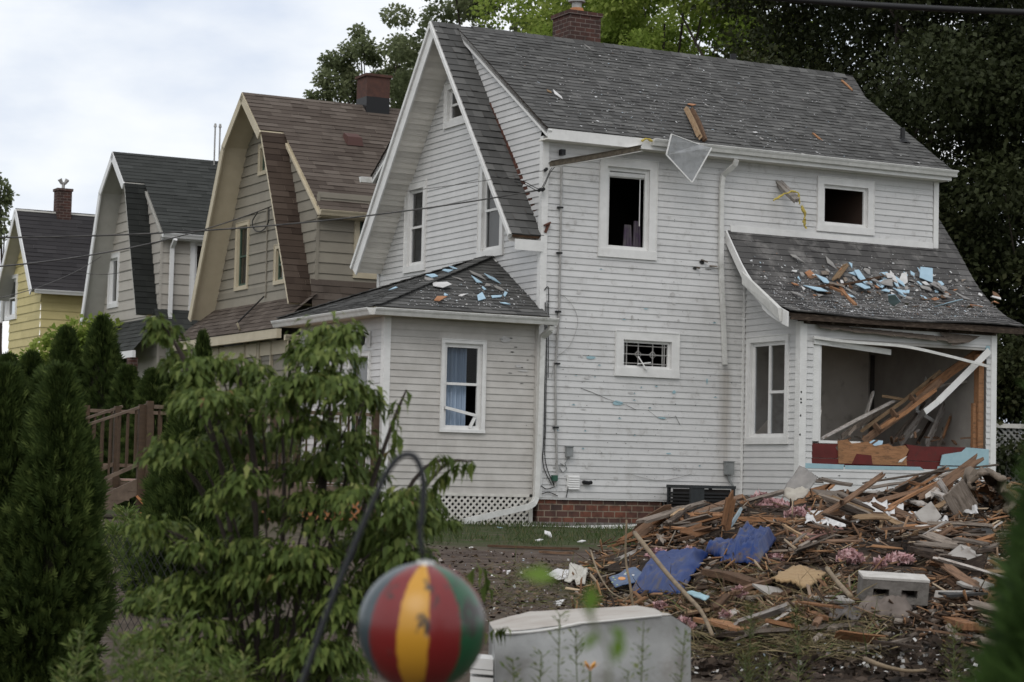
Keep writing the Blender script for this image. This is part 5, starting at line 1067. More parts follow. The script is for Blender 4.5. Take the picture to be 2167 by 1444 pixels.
def crown(name, clumps, n, size, mat, parent, tone_by=None, droop=.3, shell=.55):
    """leaves through a set of ellipsoid clumps: (x, y, z, rx, ry, rz)"""
    cl = np.array(clumps, float); wts = (cl[:, 3] * cl[:, 4] * cl[:, 5]) ** .7; idx = RNG.choice(len(cl), n, p=wts / wts.sum())
    d = rnd_dirs(n); r = (shell + (1 - shell) * RNG.random(n) ** .7)[:, None] * (1 + .12 * RNG.normal(size=(n, 1)))
    pos = cl[idx, :3] + d * r * cl[idx, 3:6]
    fwd = d * .6 + rnd_dirs(n) * .9; fwd[:, 2] -= droop; up = rnd_dirs(n) * .8; up[:, 2] += .8
    ct = RNG.random(len(cl)); tone = np.clip(.55 * ct[idx] + .45 * RNG.random(n), 0, 1)
    vv, ff, tt = scatter(SIMPLE_V, SIMPLE_F, pos, fwd, up, size * RNG.uniform(.6, 1.3, n), tone)
    return np_mesh(name, vv, ff, mat, parent, tt)
def grow_tree(name, base, height, label, mat, clumps, n, size, barkmat, trunk_r=.25, group=None, limbs=8, shell=.5):
    R = empty(name, base, 0, label, 'tree', group); mb = MB()
    top = V((random.uniform(-.3, .3), random.uniform(-.3, .3), height * .8))
    pts = [V((0, 0, -.3)), V((0.05, 0, height * .25)), top * .6 + V((random.uniform(-.3, .3), 0, 0)), top]
    mb.tube(curve_pts(pts, 4), [trunk_r * (1 - .85 * k / 12) for k in range(13)], 8); mb.build('trunk', barkmat, R)
    mb = MB()
    for c in random.sample(clumps, min(limbs, len(clumps))):
        p = V(c[:3]); z0 = max(height * .15, p.z * random.uniform(.45, .75)); a = V((0, 0, z0)); mid = a.lerp(p, .5) + V((0, 0, -.05 * height * random.random()))
        mb.tube(curve_pts([a, mid, p], 4), [trunk_r * .4 * (1 - .85 * k / 8) for k in range(9)], 6)
    mb.build('limbs', barkmat, R); crown('crown', clumps, n, size, mat, R, shell=shell); return R
def blobs(n, cx, cy, z0, z1, rx, ry, rmin, rmax, shape=lambda t: math.sin(math.pi * (.12 + .8 * t)) ** .6):
    out_ = []
    for _ in range(n):
        t = random.random(); a = random.uniform(0, 6.283); q = math.sqrt(random.random()) * shape(t); r = random.uniform(rmin, rmax)
        out_.append((cx + math.cos(a) * rx * q, cy + math.sin(a) * ry * q, z0 + (z1 - z0) * t, r, r, r * random.uniform(.55, .8)))
    return out_
m_bark = M('tree bark', (.07, .055, .045), (.035, .028, .024), 8, .9, .6, 20, stretch=(1, 1, .3))
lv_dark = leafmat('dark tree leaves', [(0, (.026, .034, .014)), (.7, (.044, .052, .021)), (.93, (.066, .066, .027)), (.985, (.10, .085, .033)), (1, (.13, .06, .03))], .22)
lv_mid = leafmat('green maple leaves', [(0, (.13, .19, .035)), (.5, (.23, .31, .06)), (1, (.36, .42, .11))], .5)
lv_olive = leafmat('olive tree leaves', [(0, (.11, .135, .06)), (.6, (.18, .21, .105)), (1, (.26, .28, .16))], .5)
def base_at(px, d): p = at(px, 1015, d); return V((p.x, p.y, ground_z(p.x, p.y) - .1))
# the dark tree mass at the right
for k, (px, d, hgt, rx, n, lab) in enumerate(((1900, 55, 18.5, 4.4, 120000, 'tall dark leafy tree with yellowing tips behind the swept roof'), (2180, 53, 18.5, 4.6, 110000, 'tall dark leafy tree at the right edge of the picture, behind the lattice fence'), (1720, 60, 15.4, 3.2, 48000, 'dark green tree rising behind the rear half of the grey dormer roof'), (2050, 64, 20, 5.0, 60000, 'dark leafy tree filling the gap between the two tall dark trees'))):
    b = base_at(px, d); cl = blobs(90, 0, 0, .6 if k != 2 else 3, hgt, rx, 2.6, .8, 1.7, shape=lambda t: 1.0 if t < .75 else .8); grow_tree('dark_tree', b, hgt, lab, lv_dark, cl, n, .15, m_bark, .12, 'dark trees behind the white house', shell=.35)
for px, d, hgt, z0, rx, n, lab, mt in ((1590, 66, 18.5, 7, 3.6, 50000, 'green tree behind the middle of the dormer roof, right of the chimney', lv_mid), (1380, 70, 19.5, 7, 3.8, 60000, 'bright green maple behind the brick chimney of the white house', lv_mid), (1300, 77, 20.0, 7.5, 3.4, 36000, 'green maple half hidden behind the brick chimney and its bright neighbour', lv_mid), (1175, 74, 20.0, 7.5, 3.0, 30000, 'bright green maple between the chimney and the street gable', lv_mid), (1000, 78, 20.0, 8, 3.6, 40000, 'pale green airy tree behind the street gable peak', lv_olive)):
    b = base_at(px, d); cl = blobs(64 if mt is lv_mid else 84, 0, 0, z0, hgt, rx, 2.6, .5, 1.25 if mt is lv_mid else .8, shape=lambda t: 1.0); grow_tree('maple_tree', b, hgt, lab, mt, cl, n, .17, m_bark, .22, 'green trees behind the roofs', limbs=12, shell=.45)
b = base_at(770, 82); cl = []
for x, y, r in ((760, 70, 22), (770, 100, 28), (740, 110, 30), (790, 120, 26), (845, 90, 20), (850, 115, 24), (725, 140, 30), (700, 130, 26), (690, 165, 28), (740, 165, 30), (830, 150, 26), (860, 160, 24), (715, 190, 30), (755, 200, 32), (690, 200, 20), (845, 195, 30), (660, 205, 16), (870, 130, 18), (800, 160, 16)):
    p = at(x, y, 82 + random.uniform(-1, 1)); cl.append((p.x - b.x, p.y - b.y, p.z - b.z, r * .0115 * 1.5, .5, r * .0115 * 1.2))
grow_tree('evergreen_tree', b, 15.5, 'airy tree with needle-like tufts behind the tan house chimney', lv_olive, cl, 8000, .15, m_bark, .2, limbs=16, shell=.15)
b = base_at(-10, 80); cl = [(p.x - b.x, p.y - b.y, p.z - b.z, r, r, r) for p, r in [(at(x, y, 80), q) for x, y, q in ((0, 405, .45), (-15, 430, .6), (12, 415, .3), (-10, 470, .5), (-20, 500, .5), (-30, 380, .5))]]
grow_tree('street_tree', b, 10, 'small tree at the left edge beside the yellow house', lv_olive, cl, 1900, .17, m_bark, .15, limbs=5)
b = base_at(150, 60); cl = blobs(26, 0, 0, .5, 4.5, 3.0, 1.5, .6, 1.1)
cl = [(p.x - b.x, p.y - b.y, p.z - b.z, q, q, q * .8) for p, q in [(at(x, y, 60), s) for x, y, s in ((130, 720, .5), (170, 700, .5), (230, 700, .5), (290, 705, .45), (90, 745, .5), (320, 735, .5), (200, 740, .7), (270, 745, .6), (150, 770, .7), (60, 775, .5), (330, 790, .7), (240, 800, .8), (120, 820, .8), (10, 800, .7), (360, 830, .8), (440, 780, .6), (480, 830, .6), (440, 740, .4))]]
R = empty('hedge_bush', b, 0, 'loose green bush behind the row of young arborvitae', 'bush'); crown('foliage', cl, 7000, .17, lv_mid, R, shell=.3)
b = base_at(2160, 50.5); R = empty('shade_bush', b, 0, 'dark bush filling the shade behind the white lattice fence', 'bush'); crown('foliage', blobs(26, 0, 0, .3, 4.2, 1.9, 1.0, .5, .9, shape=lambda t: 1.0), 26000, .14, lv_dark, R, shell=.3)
# arborvitae
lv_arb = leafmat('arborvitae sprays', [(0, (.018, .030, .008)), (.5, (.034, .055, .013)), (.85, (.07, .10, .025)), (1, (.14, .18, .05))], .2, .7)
SPV, SPF = [], []
for a, l, o in ((0, 1, 0), (.5, .75, .1), (-.5, .75, .1), (.95, .55, .05), (-.95, .55, .05), (.3, .9, .25), (-.3, .85, .3)):
    c_, s_ = math.cos(a), math.sin(a); i = len(SPV); ox = o * .6
    for x, y in ((0, -.035), (.6, -.07), (1, 0), (.6, .07)): SPV.append((ox + l * (x * c_ - y * s_), l * (x * s_ + y * c_), -.12 * (l * x) ** 2 * (1 + abs(a))))
    SPF.append((i, i + 1, i + 2, i + 3))
def arborvitae(name, base, hgt, rad, n, size, label, group=None, tips=((0, 0),), prof_=None, core=True, mat=None):
    mat = mat or lv_arb; R = empty(name, base, 0, label, 'arborvitae', group); prof_ = prof_ or (lambda t: (math.sin(math.pi * min(1, .30 + .70 * (t ** .8)))) ** .75)
    P, D, Q = [], [], []
    per = n // len(tips)
    for (tx, ty) in tips:
        t = RNG.random(per) ** .85; a = RNG.random(per) * 2 * math.pi; rr = np.array([prof_(q) for q in t]) * rad
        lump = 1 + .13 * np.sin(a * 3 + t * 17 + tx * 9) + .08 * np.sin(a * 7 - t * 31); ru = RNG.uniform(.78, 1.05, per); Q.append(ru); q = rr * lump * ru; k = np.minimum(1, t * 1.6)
        P.append(np.stack([tx * k + np.cos(a) * q, ty * k + np.sin(a) * q, t * hgt * (1 - .05 * (tx != 0))], 1))
        up_ = .8 + .9 * t; D.append(np.stack([np.cos(a), np.sin(a), up_], 1) + RNG.normal(size=(per, 3)) * .35)
    P, D = np.concatenate(P), np.concatenate(D); m = len(P); up = np.stack([-D[:, 1], D[:, 0], D[:, 2] * 0], 1) + RNG.normal(size=(m, 3)) * .6
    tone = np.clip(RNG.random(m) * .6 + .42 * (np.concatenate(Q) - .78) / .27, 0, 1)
    kp = np.array([mnoise.noise(V((p[0] * 7, p[1] * 7, p[2] * 5 + hgt))) for p in P]) > -.5; P, D, up, tone = P[kp], D[kp], up[kp], tone[kp]; m = len(P)
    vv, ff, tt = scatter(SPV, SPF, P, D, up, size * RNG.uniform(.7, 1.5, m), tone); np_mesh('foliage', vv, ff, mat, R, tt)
    mb = MB(); mb.tube([V((0, 0, -.2)), V((0, 0, hgt * .8))], [.05, .015], 6); mb.build('trunk', m_bark, R)
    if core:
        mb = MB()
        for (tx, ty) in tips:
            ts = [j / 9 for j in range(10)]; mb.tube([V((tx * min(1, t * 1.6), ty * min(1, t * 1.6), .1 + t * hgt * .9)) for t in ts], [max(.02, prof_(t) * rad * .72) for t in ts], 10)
        mb.build('dark_core', M('dark core shade', (.012, .017, .007), (.02, .018, .01), 20, .95), R)  # added solid core, its near-black colour paints the shade between the sprays
    return R
def gat(px, d, py=None): p = at(px, 1015, d); return V((p.x, p.y, ground_z(p.x, p.y) - .03))
full = lambda t: (1 - t) ** .72 * (.75 + .25 * min(1, t * 4)) * (1.2 - .15 * t)
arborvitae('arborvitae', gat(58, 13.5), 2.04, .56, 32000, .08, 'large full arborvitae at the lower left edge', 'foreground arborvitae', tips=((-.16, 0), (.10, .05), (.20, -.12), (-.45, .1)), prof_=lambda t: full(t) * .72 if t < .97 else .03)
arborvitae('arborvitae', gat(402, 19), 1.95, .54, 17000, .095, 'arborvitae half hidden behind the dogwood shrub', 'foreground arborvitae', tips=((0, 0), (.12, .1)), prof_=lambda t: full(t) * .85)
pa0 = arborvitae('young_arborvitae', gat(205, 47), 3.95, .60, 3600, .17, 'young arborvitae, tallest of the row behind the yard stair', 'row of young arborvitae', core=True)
kids = lambda o: [c for c in bpy.data.objects if c.parent == o]
for px, d, hs, lab in ((8, 46, .78, 'young arborvitae at the left edge, under the yellow house'), (58, 46.5, .80, 'young arborvitae second from the left edge, under the yellow house windows'), (130, 47, .94, 'young arborvitae just left of the tallest one in the row'), (262, 46.5, .74, 'young arborvitae just right of the tallest one in the row'), (318, 46, .72, 'young arborvitae above the stair handrail'), (352, 46.5, .70, 'young arborvitae behind the top tip of the dogwood'), (420, 46, .92, 'slim young arborvitae in front of the tan pent roof'), (520, 44, .72, 'young arborvitae in front of the tan porch windows')):
    c = pa0.copy(); COL.objects.link(c); c.location = gat(px, d); c.scale = (1, 1, hs * 1.0) if px < 400 else (.6, .6, hs); c.rotation_euler = (0, 0, random.uniform(0, 6)); c['label'] = lab
    for ch in kids(pa0): q = ch.copy(); COL.objects.link(q); q.parent = c
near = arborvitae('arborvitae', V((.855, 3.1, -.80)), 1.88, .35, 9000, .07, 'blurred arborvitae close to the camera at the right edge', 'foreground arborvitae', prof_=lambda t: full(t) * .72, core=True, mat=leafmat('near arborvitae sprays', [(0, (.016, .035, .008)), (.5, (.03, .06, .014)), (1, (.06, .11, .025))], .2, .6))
# kousa dogwood
lv_dog = leafmat('dogwood leaves', [(0, (.055, .085, .02)), (.5, (.105, .148, .036)), (.85, (.18, .22, .06)), (.985, (.25, .27, .09)), (1, (.2, .11, .05))], .35, .55)
DB = gat(585, 9.6); DG = empty('dogwood_shrub', DB, 0, 'leafy kousa dogwood shrub in front of the deck and porch', 'shrub')
DCL = [(345, 690, 42, 32), (375, 735, 40, 40), (330, 672, 22, 14), (410, 780, 50, 42), (455, 765, 34, 22), (500, 770, 60, 34), (545, 790, 34, 26), (390, 830, 42, 34), (440, 850, 80, 46), (520, 850, 70, 46), (590, 830, 60, 40), (345, 940, 55, 26), (400, 945, 60, 34), (470, 930, 90, 50), (560, 930, 80, 50), (690, 690, 72, 34), (735, 700, 36, 36), (640, 720, 40, 34), (690, 760, 84, 50), (640, 800, 60, 40), (710, 830, 84, 52), (770, 850, 50, 50), (650, 880, 70, 46), (740, 920, 76, 50), (690, 980, 90, 44), (770, 985, 60, 40), (620, 1000, 60, 34), (520, 1010, 60, 40), (470, 1050, 60, 34), (560, 1080, 90, 44), (660, 1070, 80, 50), (750, 1060, 80, 46), (840, 1060, 66, 34), (880, 1100, 60, 28), (350, 1120, 70, 36), (310, 1105, 44, 20), (420, 1150, 60, 36), (520, 1170, 90, 50), (640, 1170, 100, 56), (760, 1150, 90, 52), (850, 1150, 70, 40), (330, 1250, 60, 36), (300, 1270, 40, 34), (400, 1250, 80, 46), (500, 1260, 100, 56), (620, 1270, 100, 60), (720, 1250, 80, 56), (330, 1340, 60, 40), (420, 1350, 90, 56), (540, 1370, 110, 60), (660, 1380, 100, 60), (350, 1420, 80, 40), (470, 1440, 110, 50), (620, 1450, 110, 50), (730, 1350, 60, 60), (720, 1440, 70, 40), (900, 1040, 40, 34), (560, 1250, 170, 90), (560, 1390, 200, 80), (790, 1230, 60, 50), (800, 1130, 60, 50), (870, 1050, 50, 26), (930, 1100, 44, 18), (900, 1085, 46, 22)]
pos, fw, up, tn, sz = [], [], [], [], []
for x, y, rx, ry in DCL:
    rx *= .92 if y < 1080 else 1; n = int(min(rx * ry, 6000) / (11 if y < 1080 else 8.5)) + 20; dd = 9.6 + random.uniform(-.45, .35) * min(1, rx / 60); c = at(x, y, dd) - DB; k = dd / FPX; tiers = [random.uniform(-.75, .75) for _ in range(2 + int(ry > 40))]
    for _ in range(n):
        a, el = random.uniform(0, 6.283), random.uniform(-1, 1); q = random.random() ** .45
        o = V((math.cos(a) * math.sqrt(1 - el * el) * rx * k, math.sin(a) * math.sqrt(1 - el * el) * min(rx, 70) * k, el * ry * k)) * q
        # leaves sit in loose tiers and hang from their stalks
        rr_ = (o.x * o.x + o.y * o.y) / max(1e-6, (rx * k) ** 2)
        if random.random() < .8: o.z = random.choice(tiers) * ry * k - rr_ * .5 * ry * k + random.uniform(-.018, .018) + o.x * .12
        pos.append(c + o); h = V((math.cos(a), math.sin(a), 0)); dr = random.uniform(.0, 1.4); fw.append(h + ZZ * -dr); up.append(ZZ + h * .4 + V((random.uniform(-.4, .4), random.uniform(-.4, .4), 0))); tn.append(min(1, random.random() * .8 + .2 * (el > .5))); sz.append(random.choice([.03, .04, .05, .058, .068]))
for path in (((800, 985), (840, 930), (835, 860), (860, 825)), ((850, 1060), (900, 1000), (930, 960), (975, 975)), ((880, 1060), (930, 1010), (965, 985), (1000, 975)), ((860, 1080), (905, 1040), (945, 1000)), ((990, 1340), (1040, 1330), (1075, 1325)), ((940, 1240), (985, 1220), (1015, 1195), (1030, 1240))):
    pp = curve_pts([at(x, y, 9.3) - DB for x, y in path], 6)
    for j, p in enumerate(pp[3:]):
        for s in (-1, 1):
            if random.random() < .7: pos.append(p); h = V((s * random.uniform(.3, 1), random.uniform(-.6, .6), 0)); fw.append(h + ZZ * -random.uniform(.8, 2)); up.append(ZZ + h * .5); tn.append(random.random()); sz.append(random.uniform(.06, .09))
A3 = lambda l: np.array([tuple(v) for v in l])
vv, ff, tt = scatter([(x, y, z) for x, y, z in LT2], LF2, A3(pos), A3(fw), A3(up), np.array(sz), np.array(tn)); np_mesh('foliage', vv, ff, lv_dog, DG, tt)
mb = MB()
for tip, mid in (((350, 690), (470, 1000)), ((690, 690), (690, 1000)), ((500, 770), (540, 1050)), ((590, 830), (600, 1100)), ((770, 850), (700, 1150)), ((880, 1080), (720, 1220)), ((345, 940), (480, 1150)), ((310, 1105), (470, 1230)), ((300, 1270), (450, 1350)), ((860, 825), (800, 985)), ((975, 975), (850, 1060)), ((1000, 975), (880, 1060)), ((735, 700), (690, 960))):
    dd = 9.6; a, b, c = DB * 0 + V((random.uniform(-.05, .05), random.uniform(-.05, .05), 0)), at(mid[0], mid[1], dd) - DB, at(tip[0], tip[1], dd) - DB; pp = curve_pts([a, b, c], 7); mb.tube(pp, [.017 * (1 - .8 * k / (len(pp) - 1)) for k in range(len(pp))], 6)
for x, y, rx, ry in DCL: c = at(x, y, 9.6) - DB; b = c.lerp(V((0, 0, c.z * .6)), .45); mb.tube(curve_pts([b, b.lerp(c, .6) + V((0, 0, .03)), c], 3), [.006, .005, .005, .004, .003, .003, .002], 5)
mb.build('branches', M('dogwood bark', (.045, .035, .03), None, rough=.9), DG)
# weeds in the foreground
lv_weed = leafmat('weed leaves', [(0, (.07, .11, .025)), (.6, (.12, .17, .045)), (1, (.2, .21, .075))], .35)
m_stem = M('weed stem', (.09, .11, .04), None, rough=.8)
def weed(px, pyt, d, label, group, lean=0, wd=.05, dens=90, leaf=.03, base=None, mat=None):
    t = at(px, pyt, d); b = V((t.x - lean, t.y, ground_z(t.x, t.y) - .02)); hgt = t.z - b.z; R = empty('weed', b, 0, label, 'weed', group); mb = MB(); tp = t - b
    stem = curve_pts([V((0, 0, 0)), tp * .5 + V((random.uniform(-.03, .03), 0, 0)), tp], 5); mb.tube(stem, [.005 * (1 - .7 * k / (len(stem) - 1)) for k in range(len(stem))], 5)
    P, F_, U, T, S = [], [], [], [], []
    for k in range(dens):
        f = random.uniform(.25, 1); i = min(len(stem) - 2, int(f * (len(stem) - 1))); p = stem[i].lerp(stem[i + 1], random.random()); a = random.uniform(0, 6.28); r = wd * (1.15 - f) * random.random(); h = V((math.cos(a), math.sin(a), random.uniform(.2, 1.1)))
        P.append(p + h * r); F_.append(h); U.append(V((random.uniform(-1, 1), random.uniform(-1, 1), 1))); T.append(random.random()); S.append(leaf * random.uniform(.5, 1.2))
        if k % 4 == 0: mb.tube([p, p + h * r], [.0025, .0015], 4, cap=False)
    mb.build('stem', m_stem, R); vv, ff, tt = scatter([(0, 0, 0), (.5, .12, .02), (1, 0, -.05), (.5, -.12, .02)], SIMPLE_F, A3(P), A3(F_), A3(U), np.array(S), np.array(T)); np_mesh('leaves', vv, ff, mat or lv_weed, R, tt)
for px, pyt, d, lab in ((1145, 1385, 8.6, 'thin feathery weed in front of the left part of the dented appliance'), (1185, 1300, 8.2, 'tall feathery weed in front of the middle of the dented appliance'), (1218, 1345, 8.4, 'feathery weed just right of the tallest one by the dented appliance'), (1362, 1315, 8.0, 'tall feathery weed before the right part of the dented appliance'), (1450, 1335, 8.5, 'feathery weed at the right corner of the dented appliance'), (1085, 1395, 8.3, 'short feathery weed at the left corner of the dented appliance'), (1330, 1420, 7.8, 'low weed near the orange flower')): weed(px, pyt, d, lab, 'feathery weeds by the appliance', wd=.13, dens=150, leaf=.028)
lv_ol = leafmat('olive weed leaves', [(0, (.06, .06, .02)), (1, (.12, .11, .035))], .3)
for px, pyt, d, lab in ((1685, 1290, 12.5, 'tall bushy olive weed below the concrete block'), (1575, 1385, 12.0, 'bushy olive weed right of the dented appliance'), (1625, 1400, 12.2, 'short olive weed between two bushy weeds'), (1590, 1280, 12.6, 'slim olive weed behind the bushy weed right of the appliance'), (2020, 1330, 12.4, 'olive weed by the blurred arborvitae at the right')): weed(px, pyt, d, lab, 'olive weeds on the dark soil', wd=.16, dens=320, leaf=.035, mat=lv_ol)
for k in range(34):
    px = random.uniform(100, 520); weed(px, random.uniform(1330, 1440) if px < 400 else random.uniform(1380, 1440), random.uniform(8.2, 9.0), 'low green weed in the lower left undergrowth', 'green weeds at the lower left', lean=random.uniform(-.1, .1), wd=.11, dens=120, leaf=.05)
for px, pyt, d, lab in ((335, 1260, 8.8, 'tall green weed in the gap right of the large arborvitae'), (385, 1300, 8.6, 'tall green weed at the foot of the dogwood')): weed(px, pyt, d, lab, 'green weeds at the lower left', lean=.05, wd=.12, dens=140, leaf=.055)
for px, d in ((245, 21.5), (225, 22), (268, 22), (240, 23), (300, 21)): weed(px, random.uniform(1075, 1130), d, 'tall pale green weed between the two arborvitae', 'weeds between the arborvitae', wd=.35, dens=420, leaf=.09)
# blurred sprig close to the lens
R = empty('leafy_sprig', at(1265, 1500, 2.4), 0, 'bright green sprig with three blurred leaves near the camera', 'sprig'); mb = MB(); q = lambda x, y: at(x, y, 2.4) - R.location
mb.tube(curve_pts([q(1265, 1560), q(1290, 1400), q(1262, 1330), q(1250, 1290)], 5), .0016, 5); mb.tube(curve_pts([q(1262, 1330), q(1220, 1270), q(1160, 1235)], 5), .0013, 5); mb.build('stem', m_stem, R)
lv_near = leafmat('bright sprig leaves', [(0, (.11, .20, .03)), (1, (.17, .27, .05))], .45)
for a, b, wd in (((1180, 1225), (1095, 1205), .55), ((1250, 1235), (1252, 1308), .62), ((1265, 1335), (1232, 1380), .5), ((1290, 1330), (1330, 1350), .7), ((1310, 1340), (1305, 1410), .6)):
    A, B = q(*a), q(*b); d = B - A; n_ = V((random.uniform(-.3, .3), -1, .3)); vv, ff, tt = scatter([(x, y * wd * 2.0, z) for x, y, z in LT2], LF2, A3([A]), A3([d]), A3([n_]), np.array([d.length]), np.array([random.random()])); np_mesh('leaf', vv, ff, lv_near, R, tt)
# orange flower
R = empty('orange_flower', V((at(1250, 1430, 7.6).x, 7.6, ground_z(.3, 7.6))), 0, 'orange flower on a stalk in front of the dented appliance', 'flower'); c = at(1249, 1420, 7.6) - R.location; mb = MB(); mb.tube([V((0, 0, 0)), c * .6, c], .004, 5); mb.build('stalk', m_stem, R); mb = MB()
for k in range(6): a = k * 1.047; h = V((math.cos(a), math.sin(a), .9)); s_ = h.cross(ZZ).normalized(); mb.quad(c, c + h * .02 + s_ * .008, c + h * .036, c + h * .02 - s_ * .008)
mb.build('petals', M('orange petal', (.75, .25, .03), (.7, .4, .06), 30, .6), R)
# grass strip by the house and scattered tufts
P = []
for k in range(9000):
    x, y = random.uniform(-1.8, 3.4), random.uniform(29.5, 37.5); p = V((x, y, 0))
    q = loc(V((x, y, .5)))
    if q.y > -.35 or (mnoise.noise(V((x * 1.3, y * .9, 5))) < -.12): continue
    P.append((x, y, H(x, y)))
for k in range(2500):
    x, y = random.uniform(-6, .5), random.uniform(12, 24)
    if mnoise.noise(V((x * 1.1, y * .7, 8))) > .1: P.append((x, y, H(x, y)))
P = np.array(P); n_ = len(P); F_ = RNG.normal(size=(n_, 3)) * .5; F_[:, 2] = 1; vv, ff, tt = scatter([(0, -.05, 0), (.6, -.04, .1), (1, 0, .25), (.6, .04, .1), ], SIMPLE_F, P, F_, rnd_dirs(n_), RNG.uniform(.05, .13, n_), RNG.random(n_))
tag(np_mesh('grass', vv, ff, leafmat('short grass', [(0, (.03, .05, .015)), (.7, (.055, .085, .025)), (1, (.15, .12, .06))], .2), None, tt), 'short trampled grass along the foot of the white house', 'grass', kind='stuff')
# ------------------------------------------------------------------ the heap
def heap_mat():
    m = bpy.data.materials.new('heap soil and chips'); m.use_nodes = True; nt = m.node_tree; p = nt.nodes['Principled BSDF']
    col = _mx(nt, (.035, .027, .022), (.085, .06, .043), _ramp(nt, _noise(nt, 4, 8, .7), [(.4, B3(0)), (.62, B3(1))])); col = _mx(nt, col, (.018, .015, .013), _ramp(nt, _noise(nt, 2.2, 8, .65), [(.5, B3(0)), (.64, B3(1))]))
    nt.links.new(col, p.inputs['Base Color']); p.inputs['Roughness'].default_value = .95; p.inputs['Specular IOR Level'].default_value = .1
    b = nt.nodes.new('ShaderNodeBump'); b.inputs['Strength'].default_value = 1; b.inputs['Distance'].default_value = .06; nt.links.new(_noise(nt, 14, 8, .7), b.inputs['Height']); nt.links.new(b.outputs[0], p.inputs['Normal']); return m
xs = np.arange(.4, 9.0, .11); ys = np.arange(13.6, 34, .13); vs = [(x, y, H(x, y) + .004 if mound(x, y) > .004 else ground_z(x, y) - .06) for y in ys for x in xs]; nx = len(xs)
tag(link_mesh('rubble_mound', vs, [(j * nx + i, j * nx + i + 1, (j + 1) * nx + i + 1, (j + 1) * nx + i) for j in range(len(ys) - 1) for i in range(nx - 1)], heap_mat(), None, None, True), 'brown earth and crumbled wreckage forming the body of the debris heap', 'rubble', kind='stuff')
HX = lambda x, y: H(x, y)
def gp(px, py, h=0): p = on_ground(px, py); return V((p.x, p.y, p.z + h))
def pix(P): d = P - CAM; z = d.dot(C_F); return CX + FPX * d.dot(C_R) / z, CY - FPX * d.dot(C_U) / z, z
def snap(P, off=.7):
    x, y, z = pix(P); q = on_ground(x, y); d = (q - CAM).dot(C_F); return at(x, y, d - off) if d < 29.4 and abs(d - z) < 3.5 else None
def snap_all(Ps, off=.7): S = [snap(p, off) for p in Ps]; return S if all(s is not None for s in S) else Ps
# hundreds of boards, each its own object
zone = lambda px, py: 'near the dark soil in front' if py > 1300 else ('around the concrete block' if py > 1200 and px > 1700 else ('below the blue sheets' if py > 1190 else ('along the crest below the broken room' if py < 1100 and px > 1650 else ('beside the blue sheets' if px < 1680 else 'on the right shoulder of the heap'))))
WN = ['orange', 'brown', 'dark rotted', 'grey weathered', 'pale', 'white painted']
KEEP = [(1295, 1165, 1510, 1275), (1480, 1118, 1650, 1212), (1800, 1195, 1985, 1320), (1630, 1195, 1755, 1245), (1585, 1040, 1720, 1105), (1770, 1150, 1940, 1195), (1180, 1180, 1260, 1245), (2030, 990, 2140, 1090)]
cnt = 0
while cnt < 285:
    px = random.uniform(1230, 2110); t = random.random(); top = lerp([(1230, 1200), (1400, 1120), (1560, 1055), (1700, 1045), (1950, 1040), (2110, 1015)], px); py = top + (1400 - top) * t ** 1.25
    if px < 1470 and py > 1275: continue
    if px < 1300 and py > 1240: continue
    P = on_ground(px, py)
    if P.y > 29.3 or mound(P.x, P.y) < .02: continue
    if any(x0 < px < x1 and y0 < py < y1 for x0, y0, x1, y1 in KEEP) or (py > 1290 and random.random() < .7): continue
    big = random.random(); kd = min(1.15, P.y / 24); Ln = (random.uniform(.8, 1.6) if big < .12 else (random.uniform(.4, .9) if big < .5 else random.uniform(.15, .45))) * kd; a = random.gauss(.12, .5) if big < .5 else random.uniform(0, 3.14); a = a if py < 1200 else random.uniform(-1.2, 1.2)
    d = V((math.cos(a), math.sin(a) * 1.3, 0)).normalized(); p, q = P - d * Ln / 2, P + d * Ln / 2
    w = (random.uniform(.05, .15) if big < .5 else random.uniform(.025, .09)) * kd; th = random.choice([.012, .016, .02, .03]); pts = [P - d * Ln / 2 + d * Ln * k / 6 for k in range(7)]; hs = [H(v_.x, v_.y) for v_ in pts]
    za, zb = hs[0], hs[-1]; lift = max(h - (za + (zb - za) * k / 6) for k, h in enumerate(hs)); lift = lift * .7 + th / 2 + .02 + random.random() ** 2 * .17
    tl = random.gauss(0, .2) * min(Ln, .7) * (.35 if px < 1520 else 1); kk = .4 if P.y > 25.5 else 1; p.z, q.z = za + lift + max(0, tl) * kk, zb + lift + max(0, -tl) * kk
    if any(x0 < X < x1 and y0 < Y_p < y1 for X, Y_p, _ in (pix(p), pix(q), pix((p + q) / 2)) for x0, y0, x1, y1 in KEEP): continue
    cnt += 1; mi = random.choices(range(6), [4.5, 8, 5, 7, 2.2, 1.6])[0]
    roll = V((random.gauss(0, .45), random.gauss(0, .45), 1)); ln = 'long' if Ln > .9 else ('short' if Ln < .4 else 'broken')
    splinter(p, q, w, th, 'debris_plank', '%s %s plank lying %s' % (ln, WN[mi], zone(px, py)), 'plank', m_wood[mi], 'planks of the debris heap', up=roll, jag_=.14)
def pl(a, b, w, th, mi, label, name='long_board', group='long boards of the debris heap', ha=.05, hb=.05, up=None, cat='board'):
    return splinter(gp(*a, ha), gp(*b, hb), w, th, name, label, cat, m_wood[mi] if isinstance(mi, int) else mi, group, up=up)
def span(a, da, b, db, w, th, mi, label, name='long_board', group='long boards of the debris heap', up=None, cat='board'):
    A, B = at(*a, da), at(*b, db); sa, sb2 = snap(A), snap(B)
    if abs(a[0] - b[0]) < 45 and abs(a[1] - b[1]) > 28:              # stands up: both ends at the depth of its foot
        lo = a if a[1] > b[1] else b; f = snap(at(*lo, da), .3)
        if f is not None: d = pix(f)[2]; A, B = at(*a, d), at(*b, d + .1)
    else: A, B = sa or A, sb2 or B
    return splinter(A, B, w, th, name, label, cat, m_wood[mi] if isinstance(mi, int) else mi, group, up=up)
